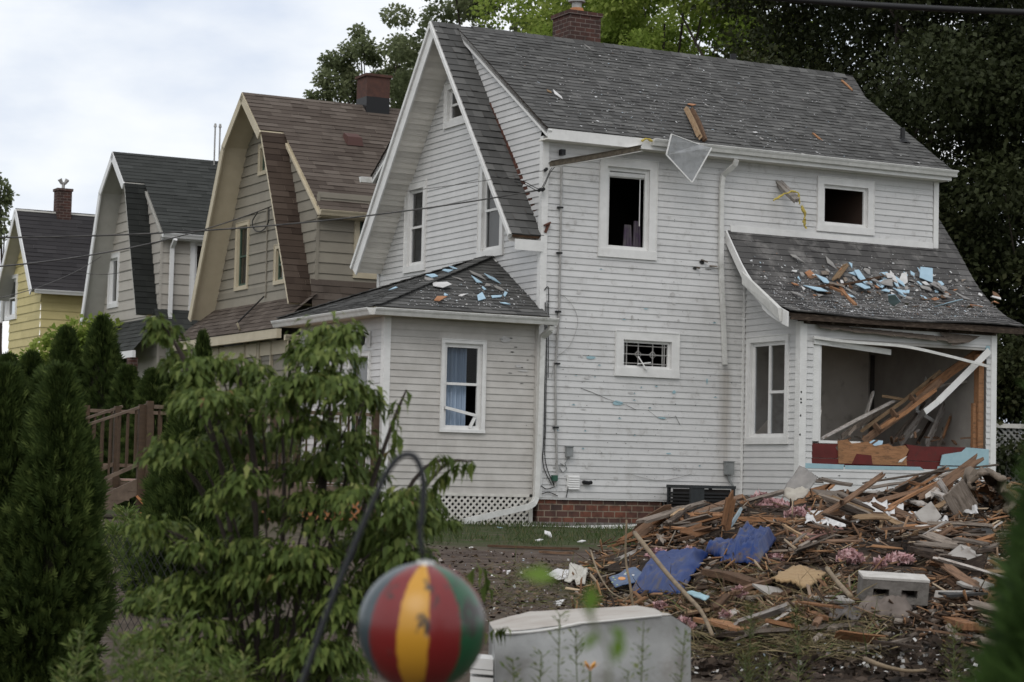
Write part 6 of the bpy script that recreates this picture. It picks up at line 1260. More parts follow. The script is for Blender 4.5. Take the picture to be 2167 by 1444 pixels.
for k, (a, b, w, mi, lab) in enumerate((((1262, 1205), (1600, 1052), .16, 2, 'longest black rotted board on the left slope of the heap'), ((1285, 1212), (1620, 1062), .13, 2, 'black rotted board lying just below the longest one'), ((1350, 1150), (1575, 1050), .08, 1, 'brown board along the upper edge of the left slope'), ((1300, 1190), (1480, 1105), .05, 5, 'thin white edged board on the left slope'), ((1270, 1222), (1420, 1165), .15, 2, 'wide black board at the foot of the left slope'), ((1400, 1110), (1660, 1040), .05, 3, 'narrow grey board topping the left slope'))): span(a, 23.5 + k * .12, b, 27.3, w, .04, mi, lab, up=V((.1, -.6, 1)))
span((1533, 1132), 26, (1550, 1037), 26, .10, .04, 0, 'upright splintered orange stud standing on the left slope', 'upright_stud', None, up=HV, cat='stud')
span((1541, 1120), 25.8, (1571, 1074), 26.1, .03, .03, M('blue grey pipe', (.30, .37, .40), None, rough=.5), 'thin blue grey pipe leaning beside the upright stud', 'thin_pipe', None, cat='pipe')
span((1360, 1145), 24.6, (1535, 1147), 25, .04, .03, 0, 'long orange batten lying level below the black boards'); span((1560, 1098), 25.5, (1760, 1102), 26, .14, .05, 0, 'wide orange board below the pink insulation'); span((1680, 1062), 27.5, (1753, 1040), 27.8, .24, .03, 0, 'orange panel propped at the crest beside the grey metal sheet', up=V((0, -.9, .4)))
for k, (a, b, w, mi, lab) in enumerate((((1640, 1128), (1985, 1083), .05, 1, 'long curved brown board arching over the middle of the heap'), ((1660, 1120), (1930, 1088), .04, 5, 'long pale edged board just above the arching brown board'), ((1770, 1100), (1930, 1092), .06, 1, 'straight brown board between white scraps on the crest'), ((1650, 1145), (1990, 1100), .09, 2, 'long dark board under the arching brown board'), ((1990, 1140), (2075, 1150), .10, 0, 'orange round edged board on the right shoulder'), ((1780, 1062), (1812, 1072), .04, 1, 'brown stick propped at the crest before the white siding'))): span(a, 23.1 + k * .12, b, 23.9 + k * .12, w, .04, mi, lab, up=V((0, -.5, 1)))
span((1790, 1066), 28, (1795, 1035), 28, .03, .03, 1, 'thin upright stick standing on the crest', 'upright_stick', None, cat='stick'); span((1768, 1043), 27.6, (1806, 1060), 27.6, .03, .03, 1, 'thin brown stick lying on the crest', 'crest_stick', None, cat='stick')
span((1966, 1282), 15.2, (2062, 1330), 14.4, .11, .05, 0, 'bright orange broken board right of the concrete block'); span((1490, 1208), 19.2, (1610, 1240), 18.7, .16, .05, 1, 'wide brown board below the blue sheets'); span((1540, 1260), 17.6, (1640, 1225), 18.2, .06, .03, 1, 'narrow brown board in front of the blond plywood'); span((1940, 1160), 20.5, (2040, 1185), 20.0, .22, .04, 2, 'wide dark board on the right shoulder'); span((1660, 1270), 16.8, (1745, 1310), 15.7, .06, .03, 0, 'orange slat left of the grey bundle'); span((1480, 1310), 15.5, (1580, 1335), 15.0, .16, .03, 0, 'orange panel piece right of the appliance')
span((2010, 1022), 26.0, (2050, 1088), 24.8, .30, .03, 3, 'wide grey brown panel standing on the right crest', up=V((0, -1, .2))); span((2035, 1003), 25.6, (2070, 1055), 25.3, .05, .03, 4, 'pale stick leaning across the carpet roll'); span((2075, 1030), 25.5, (2088, 1062), 25.3, .16, .03, 0, 'orange panel inside the arch of the carpet roll', up=V((0, -1, .2)))
for k, (a, b) in enumerate((((1960, 1055), (1990, 1032)), ((1975, 1040), (2012, 1060)), ((1940, 1060), (1962, 1072)), ((1985, 1015), (2008, 1050)), ((1990, 1072), (2014, 1060)), ((1920, 1058), (1960, 1072)))): span(a, 26.2 + .1 * k, b, 26.3, .09, .02, 5, 'white siding strip in the bundle on the right crest', 'siding_strip', 'white siding strips on the right crest', up=V((0, -.7, .6)), cat='siding strip')
for k in range(14):
    a = (random.uniform(2095, 2160), random.uniform(1010, 1080)); span(a, 27.5, (a[0] + random.uniform(-50, 30), a[1] + random.uniform(-35, 25)), 27.2, .07, .03, random.choice([0, 1, 4, 3]), 'splintered board in the tangle at the far right of the heap', 'far_board', 'boards at the far right of the heap')
# broken panels: plaster, felt, plywood
PM = [(m_wood[3], 'grey weathered'), (m_wood[1], 'brown'), (m_wood[2], 'black rotted'), (M('grey plaster board', (.34, .32, .295), (.24, .22, .2), 5, .9, dirt=(.12, .09, .07), dscale=6), 'dirty plaster'), (M('roofing felt', (.055, .053, .052), (.035, .034, .033), 5, .9), 'dark roofing felt')]
cnt = 0
while cnt < 30:
    px, py = random.uniform(1330, 2090), random.uniform(1060, 1300); top = lerp([(1230, 1200), (1400, 1130), (1560, 1070), (2110, 1040)], px)
    if py < top or any(x0 - 25 < px < x1 + 25 and y0 - 15 < py < y1 + 15 for x0, y0, x1, y1 in KEEP): continue
    P = on_ground(px, py)
    if P.y > 29: continue
    cnt += 1; mt, nm_ = random.choice(PM); shard(P + ZZ * .07, V((random.gauss(0, .35), random.gauss(-.35, .3), 1)), random.uniform(.16, .36) * min(1.1, P.y / 24), 'broken_sheet', 'broken %s sheet lying %s' % (nm_, zone(px, py)), 'broken sheet', mt, 'broken sheets of the debris heap', asp=random.uniform(.4, .8), th=.02)
# crumpled sheets
def sheet(name, label, cat, corners, mat, nu=14, nv=10, amp=.06, freq=4, group=None, th=.008, ragged=.0, seed=0, off=.95):
    """a crumpled sheet between four corners (world)"""
    corners = snap_all(corners, off); C = corners[0]; a, b, c, d = [p - C for p in corners]; nn = (b - a).cross(d - a).normalized(); vs = []
    for j in range(nv + 1):
        for i in range(nu + 1):
            u, v = i / nu, j / nv; p = a * (1 - u) * (1 - v) + b * u * (1 - v) + c * u * v + d * (1 - u) * v
            n1_ = mnoise.noise(V((u * freq + seed, v * freq, seed))) + .7 * abs(mnoise.noise(V(((u + .35 * v) * freq * 3.4, v * freq * .8 + seed, 4)))) + .35 * mnoise.noise(V((u * freq * 5, v * freq * 5, seed + 2)))
            e = ragged * mnoise.noise(V((u * 9 + seed, v * 9, 1))); vs.append(p + nn * (amp * n1_) + (b - a) * e * (i in (0, nu)) + (d - a) * e * (j in (0, nv)))
    fs = [(j * (nu + 1) + i, j * (nu + 1) + i + 1, (j + 1) * (nu + 1) + i + 1, (j + 1) * (nu + 1) + i) for j in range(nv) for i in range(nu)]
    o = link_mesh(name, vs, fs, mat, None, None, True); o.location = C; s = o.modifiers.new('thickness', 'SOLIDIFY'); s.thickness = th; return tag(o, label, cat, group)
S1 = [at(1300, 1240, 19.0), at(1440, 1262, 18.2), at(1492, 1180, 20.6), at(1390, 1180, 20.8)]
def drape(name, label, cat, quad, mat, nu=46, nv=34, lift=.10, fold=.07, freq=5, group=None, seed=0, edge=.06):
    """a cloth lying over the heap: its outline seen from the street, its height the heap's own plus folds"""
    vs = []; A, B, C_, D = quad
    for j in range(nv + 1):
        for i in range(nu + 1):
            u, v = i / nu, j / nv; u2 = u + edge * mnoise.noise(V((v * 3, seed, 1))) * (1 if i in (0, nu) else .6); v2 = v + edge * mnoise.noise(V((u * 3, seed, 7)))
            x = (A[0] * (1 - u2) + B[0] * u2) * (1 - v2) + (D[0] * (1 - u2) + C_[0] * u2) * v2; y = (A[1] * (1 - u2) + B[1] * u2) * (1 - v2) + (D[1] * (1 - u2) + C_[1] * u2) * v2
            P = on_ground(x, y); r1 = 1 - abs(mnoise.noise(V(((u + .4 * v) * freq * 1.6, v * freq * .6, seed)))) * 2; r2 = 1 - abs(mnoise.noise(V((u * freq * 2.4, (v - .3 * u) * freq * 1.5, seed + 3)))) * 2
            rim = min(1, min(u, 1 - u, v, 1 - v) * 7); vs.append(P + ZZ * (lift * (.35 + .65 * rim) + fold * (.6 * r1 + .4 * r2) * (.3 + .7 * rim)))
    w1 = nu + 1
    for _ in range(2):
        vs = [vs[k] if k % w1 in (0, nu) or k < w1 or k >= nv * w1 else vs[k] * .4 + (vs[k - 1] + vs[k + 1] + vs[k - w1] + vs[k + w1]) * .15 for k in range(len(vs))]
    o0 = vs[0].copy(); o = link_mesh(name, [p - o0 for p in vs], [(j * w1 + i, j * w1 + i + 1, (j + 1) * w1 + i + 1, (j + 1) * w1 + i) for j in range(nv) for i in range(nu)], mat, None, None, True); o.location = o0
    s_ = o.modifiers.new('thickness', 'SOLIDIFY'); s_.thickness = .006; return tag(o, label, cat, group)
drape('blue_sheet', 'crumpled blue vinyl sheet beside the flap with orange disc, lower left of the two', 'plastic sheet', [(1330, 1268), (1440, 1274), (1500, 1184), (1378, 1196)], m_tarp, group='blue vinyl sheets', seed=3, lift=.14, fold=.06)
m_print = M('printed blue vinyl', (.05, .09, .18), (.07, .11, .20), 6, .45, dirt=(.10, .08, .07), dscale=9)
sheet('printed_flap', 'flat blue flap with orange disc and green dots beside the crumpled vinyl', 'plastic sheet', [at(1288, 1222, 18.9), at(1302, 1244, 18.5), at(1372, 1224, 18.9), at(1345, 1200, 19.4)], m_print, 8, 8, .02, 2, 'blue vinyl sheets')
mb = MB(); c = snap(at(1316, 1224, 18.55), 1.25) or at(1316, 1224, 18.2)
def disc(mb, c, r, k=12):
    n_ = (CAM - c).normalized() * .4 + ZZ; n_.normalize(); x = n_.cross(V((0, 1, 0))).normalized(); y = n_.cross(x); f = [c + (x * math.cos(6.283 * i / k) + y * math.sin(6.283 * i / k)) * r for i in range(k)]; g = [q - n_ * .006 for q in f]; mb.poly(f)
    for i in range(k): mb.quad(f[i], f[(i + 1) % k], g[(i + 1) % k], g[i])
disc(mb, c, .035); fl_ = [o for o in bpy.data.objects if o.name.startswith('printed_flap')][0]
for v_ in range(len(mb.v)): mb.v[v_] = mb.v[v_] - fl_.location
mb.build('orange_print', M('orange print', (.55, .26, .09), None, rough=.5), fl_)
mb = MB()
for x, y in ((1296, 1232), (1302, 1227), (1306, 1238), (1325, 1212), (1298, 1222), (1330, 1220)): disc(mb, snap(at(x, y, 18.5), 1.25) or at(x, y, 18.2), .009, 7)
for v_ in range(len(mb.v)): mb.v[v_] = mb.v[v_] - fl_.location
mb.build('dot_print', M('pale green print', (.35, .42, .25), None, rough=.5), fl_)
mb = MB()
for x, y in ((1323, 1215), (1340, 1217)): mb = MB(); disc(mb, snap(at(x, y, 18.45), 1.25) or at(x, y, 18.2), .012, 8); mb.v = [q - fl_.location for q in mb.v]; mb.build('eyelet', m_gutter, fl_)
drape('blue_sheet', 'crumpled muddy blue vinyl sheet, upper right of the two', 'plastic sheet', [(1520, 1210), (1608, 1210), (1644, 1156), (1572, 1136)], m_tarp, group='blue vinyl sheets', seed=8, lift=.16, fold=.08)
drape('blue_sheet_corner', 'narrow folded end of the muddy blue sheet', 'plastic sheet', [(1490, 1180), (1530, 1196), (1570, 1172), (1508, 1166)], m_tarp, nu=24, nv=14, group='blue vinyl sheets', seed=5, lift=.12, fold=.05)
sheet('metal_sheet', 'curled grey sheet of metal flashing on the crest beside the bay', 'metal sheet', [at(1655, 1045, 27.4), at(1700, 1058, 27.2), at(1730, 1006, 27.6), at(1692, 985, 27.8)], M('weathered flashing', (.23, .215, .20), (.16, .15, .14), 5, .5, .2, 10, dirt=(.3, .29, .27), dscale=5), 14, 10, .05, 1.6, None, .01, .03, 2)
sheet('metal_sheet', 'crumpled pale lining sheet at the foot of the grey flashing', 'metal sheet', [at(1655, 1056, 27.2), at(1690, 1060, 27.0), at(1715, 1040, 27.3), at(1668, 1028, 27.5)], M('pale lining', (.42, .39, .33), (.3, .27, .23), 5, .6), 12, 8, .05, 2.5, None, .01, .04, 6)
sheet('cream_scrap', 'crumpled cream metal scrap at the left foot of the heap', 'metal scrap', [at(1195, 1228, 22.2), at(1238, 1235, 22.0), at(1248, 1205, 22.6), at(1215, 1186, 23.2)], M('cream enamel', (.50, .48, .43), (.40, .38, .33), 5, .5, dirt=(.18, .15, .12), dscale=6), 10, 8, .09, 2.6, 'cream metal scraps', .012, .06, 1)
sheet('cream_scrap', 'smaller cream scrap right of the crumpled one at the heap foot', 'metal scrap', [at(1208, 1236, 21.8), at(1236, 1228, 21.9), at(1250, 1214, 22.0), at(1240, 1206, 22.2)], M('dull cream', (.42, .38, .31), (.33, .3, .25), 5, .6), 8, 6, .05, 2.4, 'cream metal scraps', .012, .06, 9)
sheet('pale_scrap', 'pale flat scrap lying left of the cream metal', 'metal scrap', [at(1150, 1218, 22.4), at(1192, 1225, 22.3), at(1215, 1208, 22.7), at(1180, 1204, 22.9)], m_paper, 8, 6, .02, 2, 'cream metal scraps', .01, .04, 4)
sheet('red_panel', 'reddish brown torn panel in the middle of the heap', 'panel', [at(1672, 1132, 24.1), at(1700, 1148, 23.5), at(1785, 1122, 24.0), at(1770, 1112, 24.6)], M('red brown board face', (.22, .105, .085), (.17, .08, .06), 4, .8), 12, 6, .03, 2.5, None, .015, .08, 7)
sheet('blond_plywood', 'blond splintered plywood sheet left of the concrete block', 'plywood', [at(1632, 1222, 18.2), at(1712, 1240, 17.6), at(1748, 1212, 18.0), at(1680, 1196, 18.8)], M('blond plywood', (.36, .25, .135), (.27, .175, .09), 3, .85, .5, 25, stretch=(1, 9, 9)), 14, 8, .03, 2, None, .02, .12, 11)
sheet('teal_strip', 'teal painted strip in front of the blue sheets', 'strip', [at(1448, 1254, 17.6), at(1490, 1270, 17.2), at(1502, 1262, 17.3), at(1465, 1250, 17.8)], m_teal, 8, 3, .012, 3, None, .012, .05, 2)
for k, (x, y, w, h) in enumerate(((1735, 1094, 32, 14), (1815, 1082, 30, 16), (1850, 1078, 34, 18), (1890, 1080, 26, 16), (1930, 1098, 30, 14), (1960, 1115, 26, 12), (1840, 1096, 28, 10), (1990, 1098, 18, 10), (1770, 1105, 20, 10), (2055, 1075, 16, 12))):
    d_ = 25.8 - .05 * k; sheet('white_scrap', 'crumpled white sheet scrap on the crest of the heap', 'sheet scrap', [at(x - w, y + h, d_ - .5), at(x + w, y + h, d_ - .6), at(x + w * .8, y - h, d_), at(x - w * .8, y - h * .7, d_)], m_paper, 10, 8, .06, 3, 'white sheet scraps on the crest', .006, .1, k)
# carpet roll arch
R = empty('carpet_roll', at(2085, 1040, 25.4), 0, 'curled brown striped carpet arching over the right crest', 'carpet'); mb = MB(); arc = curve_pts([at(2052, 1022, 25.4), at(2058, 1005, 25.4), at(2085, 1000, 25.4), at(2112, 1015, 25.4), at(2128, 1045, 25.3), at(2130, 1075, 25.1)], 7)
nw = 9; vs, ts = [], []; n_a = len(arc)
for k, a in enumerate(arc):
    for q in range(nw): wv = q / (nw - 1); vs.append(a - R.location + V((.10 * mnoise.noise(V((k * .22, wv * 2, 4))) + (wv - .5) * .12, -.45 + wv * 1.1 + .1 * mnoise.noise(V((k * .3, 1, 2))), .10 * mnoise.noise(V((k * .35, wv * 3, 8))) - .10 * abs(wv - .4))))
fs = [(k * nw + q, k * nw + q + 1, (k + 1) * nw + q + 1, (k + 1) * nw + q) for k in range(n_a - 1) for q in range(nw - 1)]; ts = [random.random() for _ in fs]
o = link_mesh('carpet', vs, fs, M('brown pile carpet', None, rough=1, palette=[(0, (.10, .078, .058)), (1, (.20, .16, .125))], bump=.8, bscale=60), R, ts, True); sd_ = o.modifiers.new('thickness', 'SOLIDIFY'); sd_.thickness = .035
# insulation batts
def fluff(x, y, rx, ry, d, label, n=420, mat=None):
    rx, ry, n = rx * .85, ry * .8, int(n * .8)
    c = at(x, y, d); c = snap(c, .8) or c; d = pix(c)[2]; R = empty('insulation_tuft', c, 0, label, 'insulation', 'pink insulation in the heap'); k = d / FPX; P = rnd_dirs(n) * (RNG.random((n, 1)) ** .5) * np.array([rx * k, rx * k * .8, ry * k]); P[:, 2] = np.abs(P[:, 2]) * 1.2 - ry * k * .6
    vv, ff, tt = scatter([(-1, -.25, 0), (0, -.5, .25), (1, .1, 0), (.1, .5, -.2)], SIMPLE_F, P, rnd_dirs(n), rnd_dirs(n), RNG.uniform(.018, .05, n) * (d / 25 + .3), RNG.random(n)); np_mesh('fibres', vv, ff, m_fluff, R, tt, False)
m_fluff = M('pink fibre', None, rough=1, palette=[(0, (.16, .10, .085)), (.3, (.38, .21, .205)), (.65, (.54, .33, .335)), (1, (.64, .47, .47))], trans=.2)
for x, y, rx, ry, d, lab, n in ((1640, 1072, 52, 26, 26.6, 'large pink insulation batt below the grey metal sheet', 1500), (1690, 1085, 36, 20, 26.2, 'pink insulation right of the large batt', 700), (1610, 1052, 24, 14, 27.2, 'pink insulation tuft at the upper left of the large batt', 360), (1800, 1175, 32, 24, 20.8, 'pink insulation tuft in the middle of the heap', 520), (1905, 1180, 36, 16, 20.5, 'pink insulation tuft above the concrete block', 460), (1860, 1190, 16, 12, 20.1, 'small pink tuft between two larger ones', 200), (1640, 1180, 22, 16, 21, 'dusty pink tuft right of the muddy blue sheet', 320), (1390, 1170, 24, 16, 22, 'pink tuft behind the lower blue sheet', 320), (1398, 1280, 12, 8, 17, 'small pink tuft behind the appliance', 140), (1445, 1318, 30, 22, 15, 'pink tuft at the right corner of the appliance', 420), (1535, 1300, 12, 9, 15.5, 'small pink tuft on the straw', 140), (1565, 1250, 16, 12, 17.2, 'small pink tuft below the brown boards', 180), (1460, 1165, 14, 10, 22, 'tiny pink tuft at the tip of the lower blue sheet', 130)): fluff(x, y, rx, ry, d, lab, n)
# concrete block
P = snap(at(1895, 1290, 16.5), .3); P = at(1895, 1254, pix(P)[2]); kb = pix(P)[2] / 15.2; R = empty('concrete_block', P, .02, 'grey concrete block with two open cores and pale top', 'block'); Fq = FR(V((0, 0, 0)), X_, -Y_); mb = MB(); w_, h_, dp = .228, .08, .19
for a0, a1 in ((-w_, -w_ + .075), (-.042, .042), (w_ - .075, w_)): mb.box(Fq, a0, a1, -.038, .018, -dp, 0)
mb.box(Fq, -w_, w_, .018, h_, -dp, 0); mb.box(Fq, -w_, w_, -h_, -.038, -dp, 0); mb.build('shell', m_conc, R); mb = MB(); mb.box(Fq, -w_ - .002, w_ + .002, h_ + .001, h_ + .018, -dp - .002, .004); mb.build('lit_top_cap', M('pale lit concrete', (.52, .50, .47), (.40, .38, .35), 12, .9, .6, 30), R); mb = MB(); mb.box(Fq, -w_ + .076, -.043, -.037, .017, -dp + .01, -.12); mb.box(Fq, .043, w_ - .076, -.037, .017, -dp + .01, -.12); mb.build('painted_core_shade', m_wood[2], R)  # pale cap paints light on the top, dark fill paints shade in the cores
R.rotation_euler = (math.radians(10), math.radians(2.2), .03); R.scale = (kb, kb, kb)
drape('cloth_bundle', 'grey brown cloth bundle in front of the concrete block', 'cloth', [(1800, 1318), (1922, 1324), (1938, 1288), (1850, 1276)], M('dirty cloth', (.20, .168, .148), (.13, .108, .095), 5, .95), nu=30, nv=20, seed=13, lift=.10, fold=.09, freq=4)
sheet('cloth_bundle', 'blackened wet cloth just left of the grey bundle', 'cloth', [at(1755, 1305, 14.8), at(1815, 1312, 14.6), at(1830, 1285, 14.9), at(1780, 1280, 15.1)], M('wet cloth', (.13, .115, .105), (.08, .07, .065), 5, .7), 14, 10, .05, 3, None, .012, .03, 17, off=.4)
# branch and reeds
m_stick = M('bare pale stick', (.26, .20, .13), (.16, .12, .08), 10, .85, .4, 40)
def stick(name, label, pts, r, taper=.5): pp = curve_pts([at(x, y, d) for x, y, d in pts], 5); mb = MB(); C = pp[0]; mb.tube([p - C for p in pp], [r * (1 - (1 - taper) * k / (len(pp) - 1)) for k in range(len(pp))], 7); o = mb.build(name, m_stick, None, True); o.location = C; return tag(o, label, 'stick')
stick('fallen_branch', 'long bare branch leaning across the lower blue sheet', [(1343, 1128, 18.9), (1378, 1172, 18.1), (1415, 1218, 17.4), (1455, 1262, 16.8), (1485, 1296, 16.3), (1508, 1345, 15.7)], .021, .7)
stick('dry_reed', 'thin upright dry reed in front of the lower blue sheet', [(1340, 1287, 17.1), (1333, 1235, 17.1), (1324, 1180, 17.2), (1326, 1100, 17.2)], .011, .7); stick('dry_twig', 'forked dry twig at the foot of the upright reed', [(1318, 1275, 16), (1335, 1256, 16), (1348, 1228, 16)], .006); stick('dry_reed', 'curved dry stalk arching left of the blue flap', [(1250, 1165, 17.5), (1265, 1210, 17), (1290, 1250, 16.6), (1320, 1268, 16.3)], .008); stick('bent_stick', 'curved pale stick lying on the dark soil at lower right', [(1830, 1395, 13.2), (1870, 1410, 13), (1920, 1420, 12.9), (1960, 1418, 12.9)], .016); stick('black_pipe', 'dark bent pipe left of the concrete block', [(1750, 1203, 17.5), (1775, 1235, 16.5), (1800, 1262, 15.6)], .018, 1)
# chips, straw, dark litter
def litter(name, n, label, pal, poly, tmpl, smin, smax, up_z=.7, lift=.02):
    P = []
    while len(P) < n:
        px, py = random.uniform(poly[0], poly[1]), random.uniform(poly[2], poly[3]); top = lerp([(900, 1150), (1230, 1190), (1400, 1110), (1560, 1050), (1700, 1042), (1950, 1036), (2150, 1010)], px)
        if py < top or (random.random() < .85 and any(x0 < px < x1 and y0 < py < y1 for x0, y0, x1, y1 in KEEP[:6])): continue
        p = on_ground(px, py); 
        if p.y > 37: continue
        P.append((p.x + random.uniform(-.1, .1), p.y + random.uniform(-.15, .15), 0))
    P = np.array([(x, y, H(x, y) + lift * random.random()) for x, y, _ in P]); F_ = RNG.normal(size=(n, 3)); F_[:, 2] *= .35; U = rnd_dirs(n) * .7; U[:, 2] += up_z; vv, ff, tt = scatter(tmpl[0], tmpl[1], P, F_, U, RNG.uniform(smin, smax, n), RNG.random(n)); o = np_mesh(name, vv, ff, M(name + ' mix', None, rough=.95, palette=pal, spec=.08), None, tt); return tag(o, label, 'litter', kind='stuff')
BX = ([(-1, -.18, 0), (1, -.14, 0), (.9, .16, 0), (-.8, .15, 0), (-1, -.18, .12), (1, -.14, .1), (.9, .16, .1), (-.8, .15, .12)], [(0, 3, 2, 1), (4, 5, 6, 7), (0, 1, 5, 4), (1, 2, 6, 5), (2, 3, 7, 6), (3, 0, 4, 7)])
BX2 = ([(-1, -.09, 0), (1, -.04, 0), (.9, .07, 0), (-.8, .09, 0), (-1, -.09, .07), (1, -.04, .05), (.9, .07, .05), (-.8, .09, .07)], BX[1])
litter('splinter_litter', 5600, 'short splinters and chips of wood covering the debris heap', [(0, (.03, .023, .018)), (.35, (.10, .066, .046)), (.6, (.20, .115, .068)), (.8, (.34, .19, .10)), (.92, (.22, .19, .16)), (1, (.48, .37, .25))], (1230, 2420, 1010, 1325), BX2, .03, .17, lift=.09)
litter('chip_litter', 4200, 'grey, brown and black crumbs and chips filling the debris heap', [(0, (.03, .024, .02)), (.3, (.09, .066, .05)), (.55, (.16, .135, .115)), (.75, (.25, .22, .19)), (.85, (.05, .042, .037)), (.95, (.28, .16, .09)), (1, (.5, .48, .46))], (1230, 2420, 1010, 1360), ([(-1, -.5, 0), (.8, -.6, .05), (1, .4, .1), (-.5, .6, .05), (-.8, -.4, .3), (.7, -.5, .35), (.8, .35, .4), (-.4, .5, .3)], BX[1]), .012, .05, .4, .06)
CH = ([(-1, -.6, 0), (.8, -.7, .1), (1, .5, .25), (-.5, .8, .1)], SIMPLE_F)
litter('pale_litter', 1500, 'pale plaster, foam and paper bits scattered over the heap and soil', [(0, (.26, .25, .235)), (.4, (.42, .41, .39)), (.7, (.58, .57, .55)), (.78, (.36, .47, .54)), (.85, (.42, .27, .26)), (1, (.28, .25, .21))], (960, 2150, 1010, 1440), CH, .005, .022, .4, .05)
litter('dark_litter', 2400, 'dark clods and rotted bits on the soil in front of the heap', [(0, (.02, .016, .013)), (.7, (.06, .045, .036)), (1, (.13, .10, .075))], (1460, 2150, 1270, 1444), ([(-1, -.6, 0), (.8, -.7, .1), (1, .5, .5), (-.5, .8, .3)], SIMPLE_F), .01, .04, .3)
litter('brown_litter', 1800, 'leaf mould and bark bits on the bare earth left of the heap', [(0, (.03, .024, .02)), (.6, (.09, .065, .05)), (.95, (.17, .12, .085)), (1, (.5, .48, .46))], (880, 1420, 1125, 1330), CH, .008, .03, .8)
ST_ = ([(0, -.012, 0), (.5, -.012, .10), (1, 0, .0), (.5, .012, .10)], SIMPLE_F)
litter('straw', 3600, 'dry straw and uprooted grass tangled over the front of the heap', [(0, (.10, .085, .045)), (.5, (.19, .15, .085)), (.8, (.28, .22, .13)), (.9, (.08, .11, .035)), (1, (.10, .14, .045))], (1440, 1860, 1240, 1400), ST_, .12, .4, .2, .07)
litter('straw', 1600, 'dry grass and twigs over the soil left of the blue sheets', [(0, (.09, .075, .04)), (.6, (.17, .135, .08)), (1, (.09, .13, .04))], (1000, 1460, 1195, 1300), ST_, .1, .35, .2, .05)
# white strip along the wall, foam shard in the grass, bits
mb = MB(); pp = [at(x, y, 37.2 - (x - 900) * .0) for x, y in ((905, 1134), (1000, 1124), (1110, 1118), (1180, 1121), (1270, 1119), (1360, 1117))]; pp += [at(1420, 1108, 37.3), at(1462, 1102, 37.2)]
for a, b in zip(pp, pp[1:]): mb.hexa([a + V((0, -.06, -.03)), b + V((0, -.06, -.03)), b + V((0, .1, -.03)), a + V((0, .1, -.03)), a + V((0, -.05, .03)), b + V((0, -.05, .03)), b + V((0, .1, .055)), a + V((0, .1, .055))])
thing('fallen_siding', 'long white siding strip lying along the foot of the house wall', 'siding strip', mb, m_gutter)
shard(at(1062, 1127, 35.5), V((0, -1, .3)), .14, 'foam_shard', 'light blue foam shard standing in the grass before the lattice', 'foam shard', m_foam, None, asp=.6, turn=0)
for x, y, s, lab in ((1160, 1140, .15, 'flat white scrap in the grass left of the heap'), (1232, 1152, .13, 'bent white clip on the earth left of the heap'), (1075, 1222, .09, 'small white scrap on the bare earth by the hanging ball'), (1186, 1280, .12, 'pale stone-like scrap behind the appliance'), (1140, 1150, .1, 'small white scrap in the grass before the brick foundation')): p = gp(x, y); shard(p, V((0, -.3, 1)), s, 'white_scrap', lab, 'scrap', m_paper, None, asp=.4)
mb = MB(); a, b = gp(1030, 1160, .03), gp(1230, 1167, .03); splinter(a, b, .1, .03, 'lying_plank', 'long brown plank lying on the edge of the grass left of the heap', 'plank', m_wood[1]); splinter(gp(1140, 1173, .03), gp(1215, 1176, .03), .06, .03, 'lying_plank', 'short brown plank below the long one on the bare earth', 'plank', m_wood[1])
# ------------------------------------------------------------------ dented appliance in the foreground
P0 = V((at(1045, 1340, 12).x, 12.0, ground_z(0, 12) + .05)); R = empty('dented_appliance', P0, 0, 'large dented grey white appliance lying in the foreground', 'appliance'); c = lambda x, y, d: at(x, y, d) - P0
vs, fs = [], []; nu, nv = 16, 12
def front(u, v):
    tl, tr, bl, br = c(1047, 1342, 11.9), c(1462, 1330, 12.1), c(1050, 1560, 11.9), c(1462, 1560, 12.1); tr2 = c(1420, 1302, 12.25)
    top = tl.lerp(tr2, min(1, u / .87)) if u < .87 else tr2.lerp(tr, (u - .87) / .13); p = top.lerp(bl.lerp(br, u), v); p.y += .05 * mnoise.noise(V((u * 3, v * 3, 2))) + .07 * max(0, 1 - ((u - .3) / .22) ** 2) * max(0, 1 - (v / .14) ** 1); return p
vs = [front(i / nu, j / nv) for j in range(nv + 1) for i in range(nu + 1)]; fs = [(j * (nu + 1) + i, j * (nu + 1) + i + 1, (j + 1) * (nu + 1) + i + 1, (j + 1) * (nu + 1) + i) for j in range(nv) for i in range(nu)]; link_mesh('front_panel', vs, fs, m_appl, R, None, True)
bk = [c(1035, 1318, 12.95), c(1120, 1296, 13.05), c(1340, 1283, 13.1), c(1385, 1290, 13.0)]; bl_ = lambda u: (bk[0].lerp(bk[1], u / .25) if u < .25 else (bk[1].lerp(bk[2], (u - .25) / .6) if u < .85 else bk[2].lerp(bk[3], (u - .85) / .15)))
vs = [front(i / nu, 0).lerp(bl_(i / nu), j / 8) + ZZ * (.012 * mnoise.noise(V((i * .5, j * .6, 3))) + .004) for j in range(9) for i in range(nu + 1)]; link_mesh('top_panel', vs, [(j * (nu + 1) + i, j * (nu + 1) + i + 1, (j + 1) * (nu + 1) + i + 1, (j + 1) * (nu + 1) + i) for j in range(8) for i in range(nu)], m_appt, R, None, True)
mb = MB(); a, b = front(1, 0), bl_(1); mb.quad(a, front(1, 1), V((b.x, b.y, front(1, 1).z)), b); a, b = front(0, 0), bl_(0); mb.quad(a, front(0, 1), V((b.x, b.y, front(0, 1).z)), b); a, b = bl_(0), bl_(1); mb.quad(a, b, V((b.x, b.y, 0)), V((a.x, a.y, 0))); mb.build('side_panel', m_appl, R)
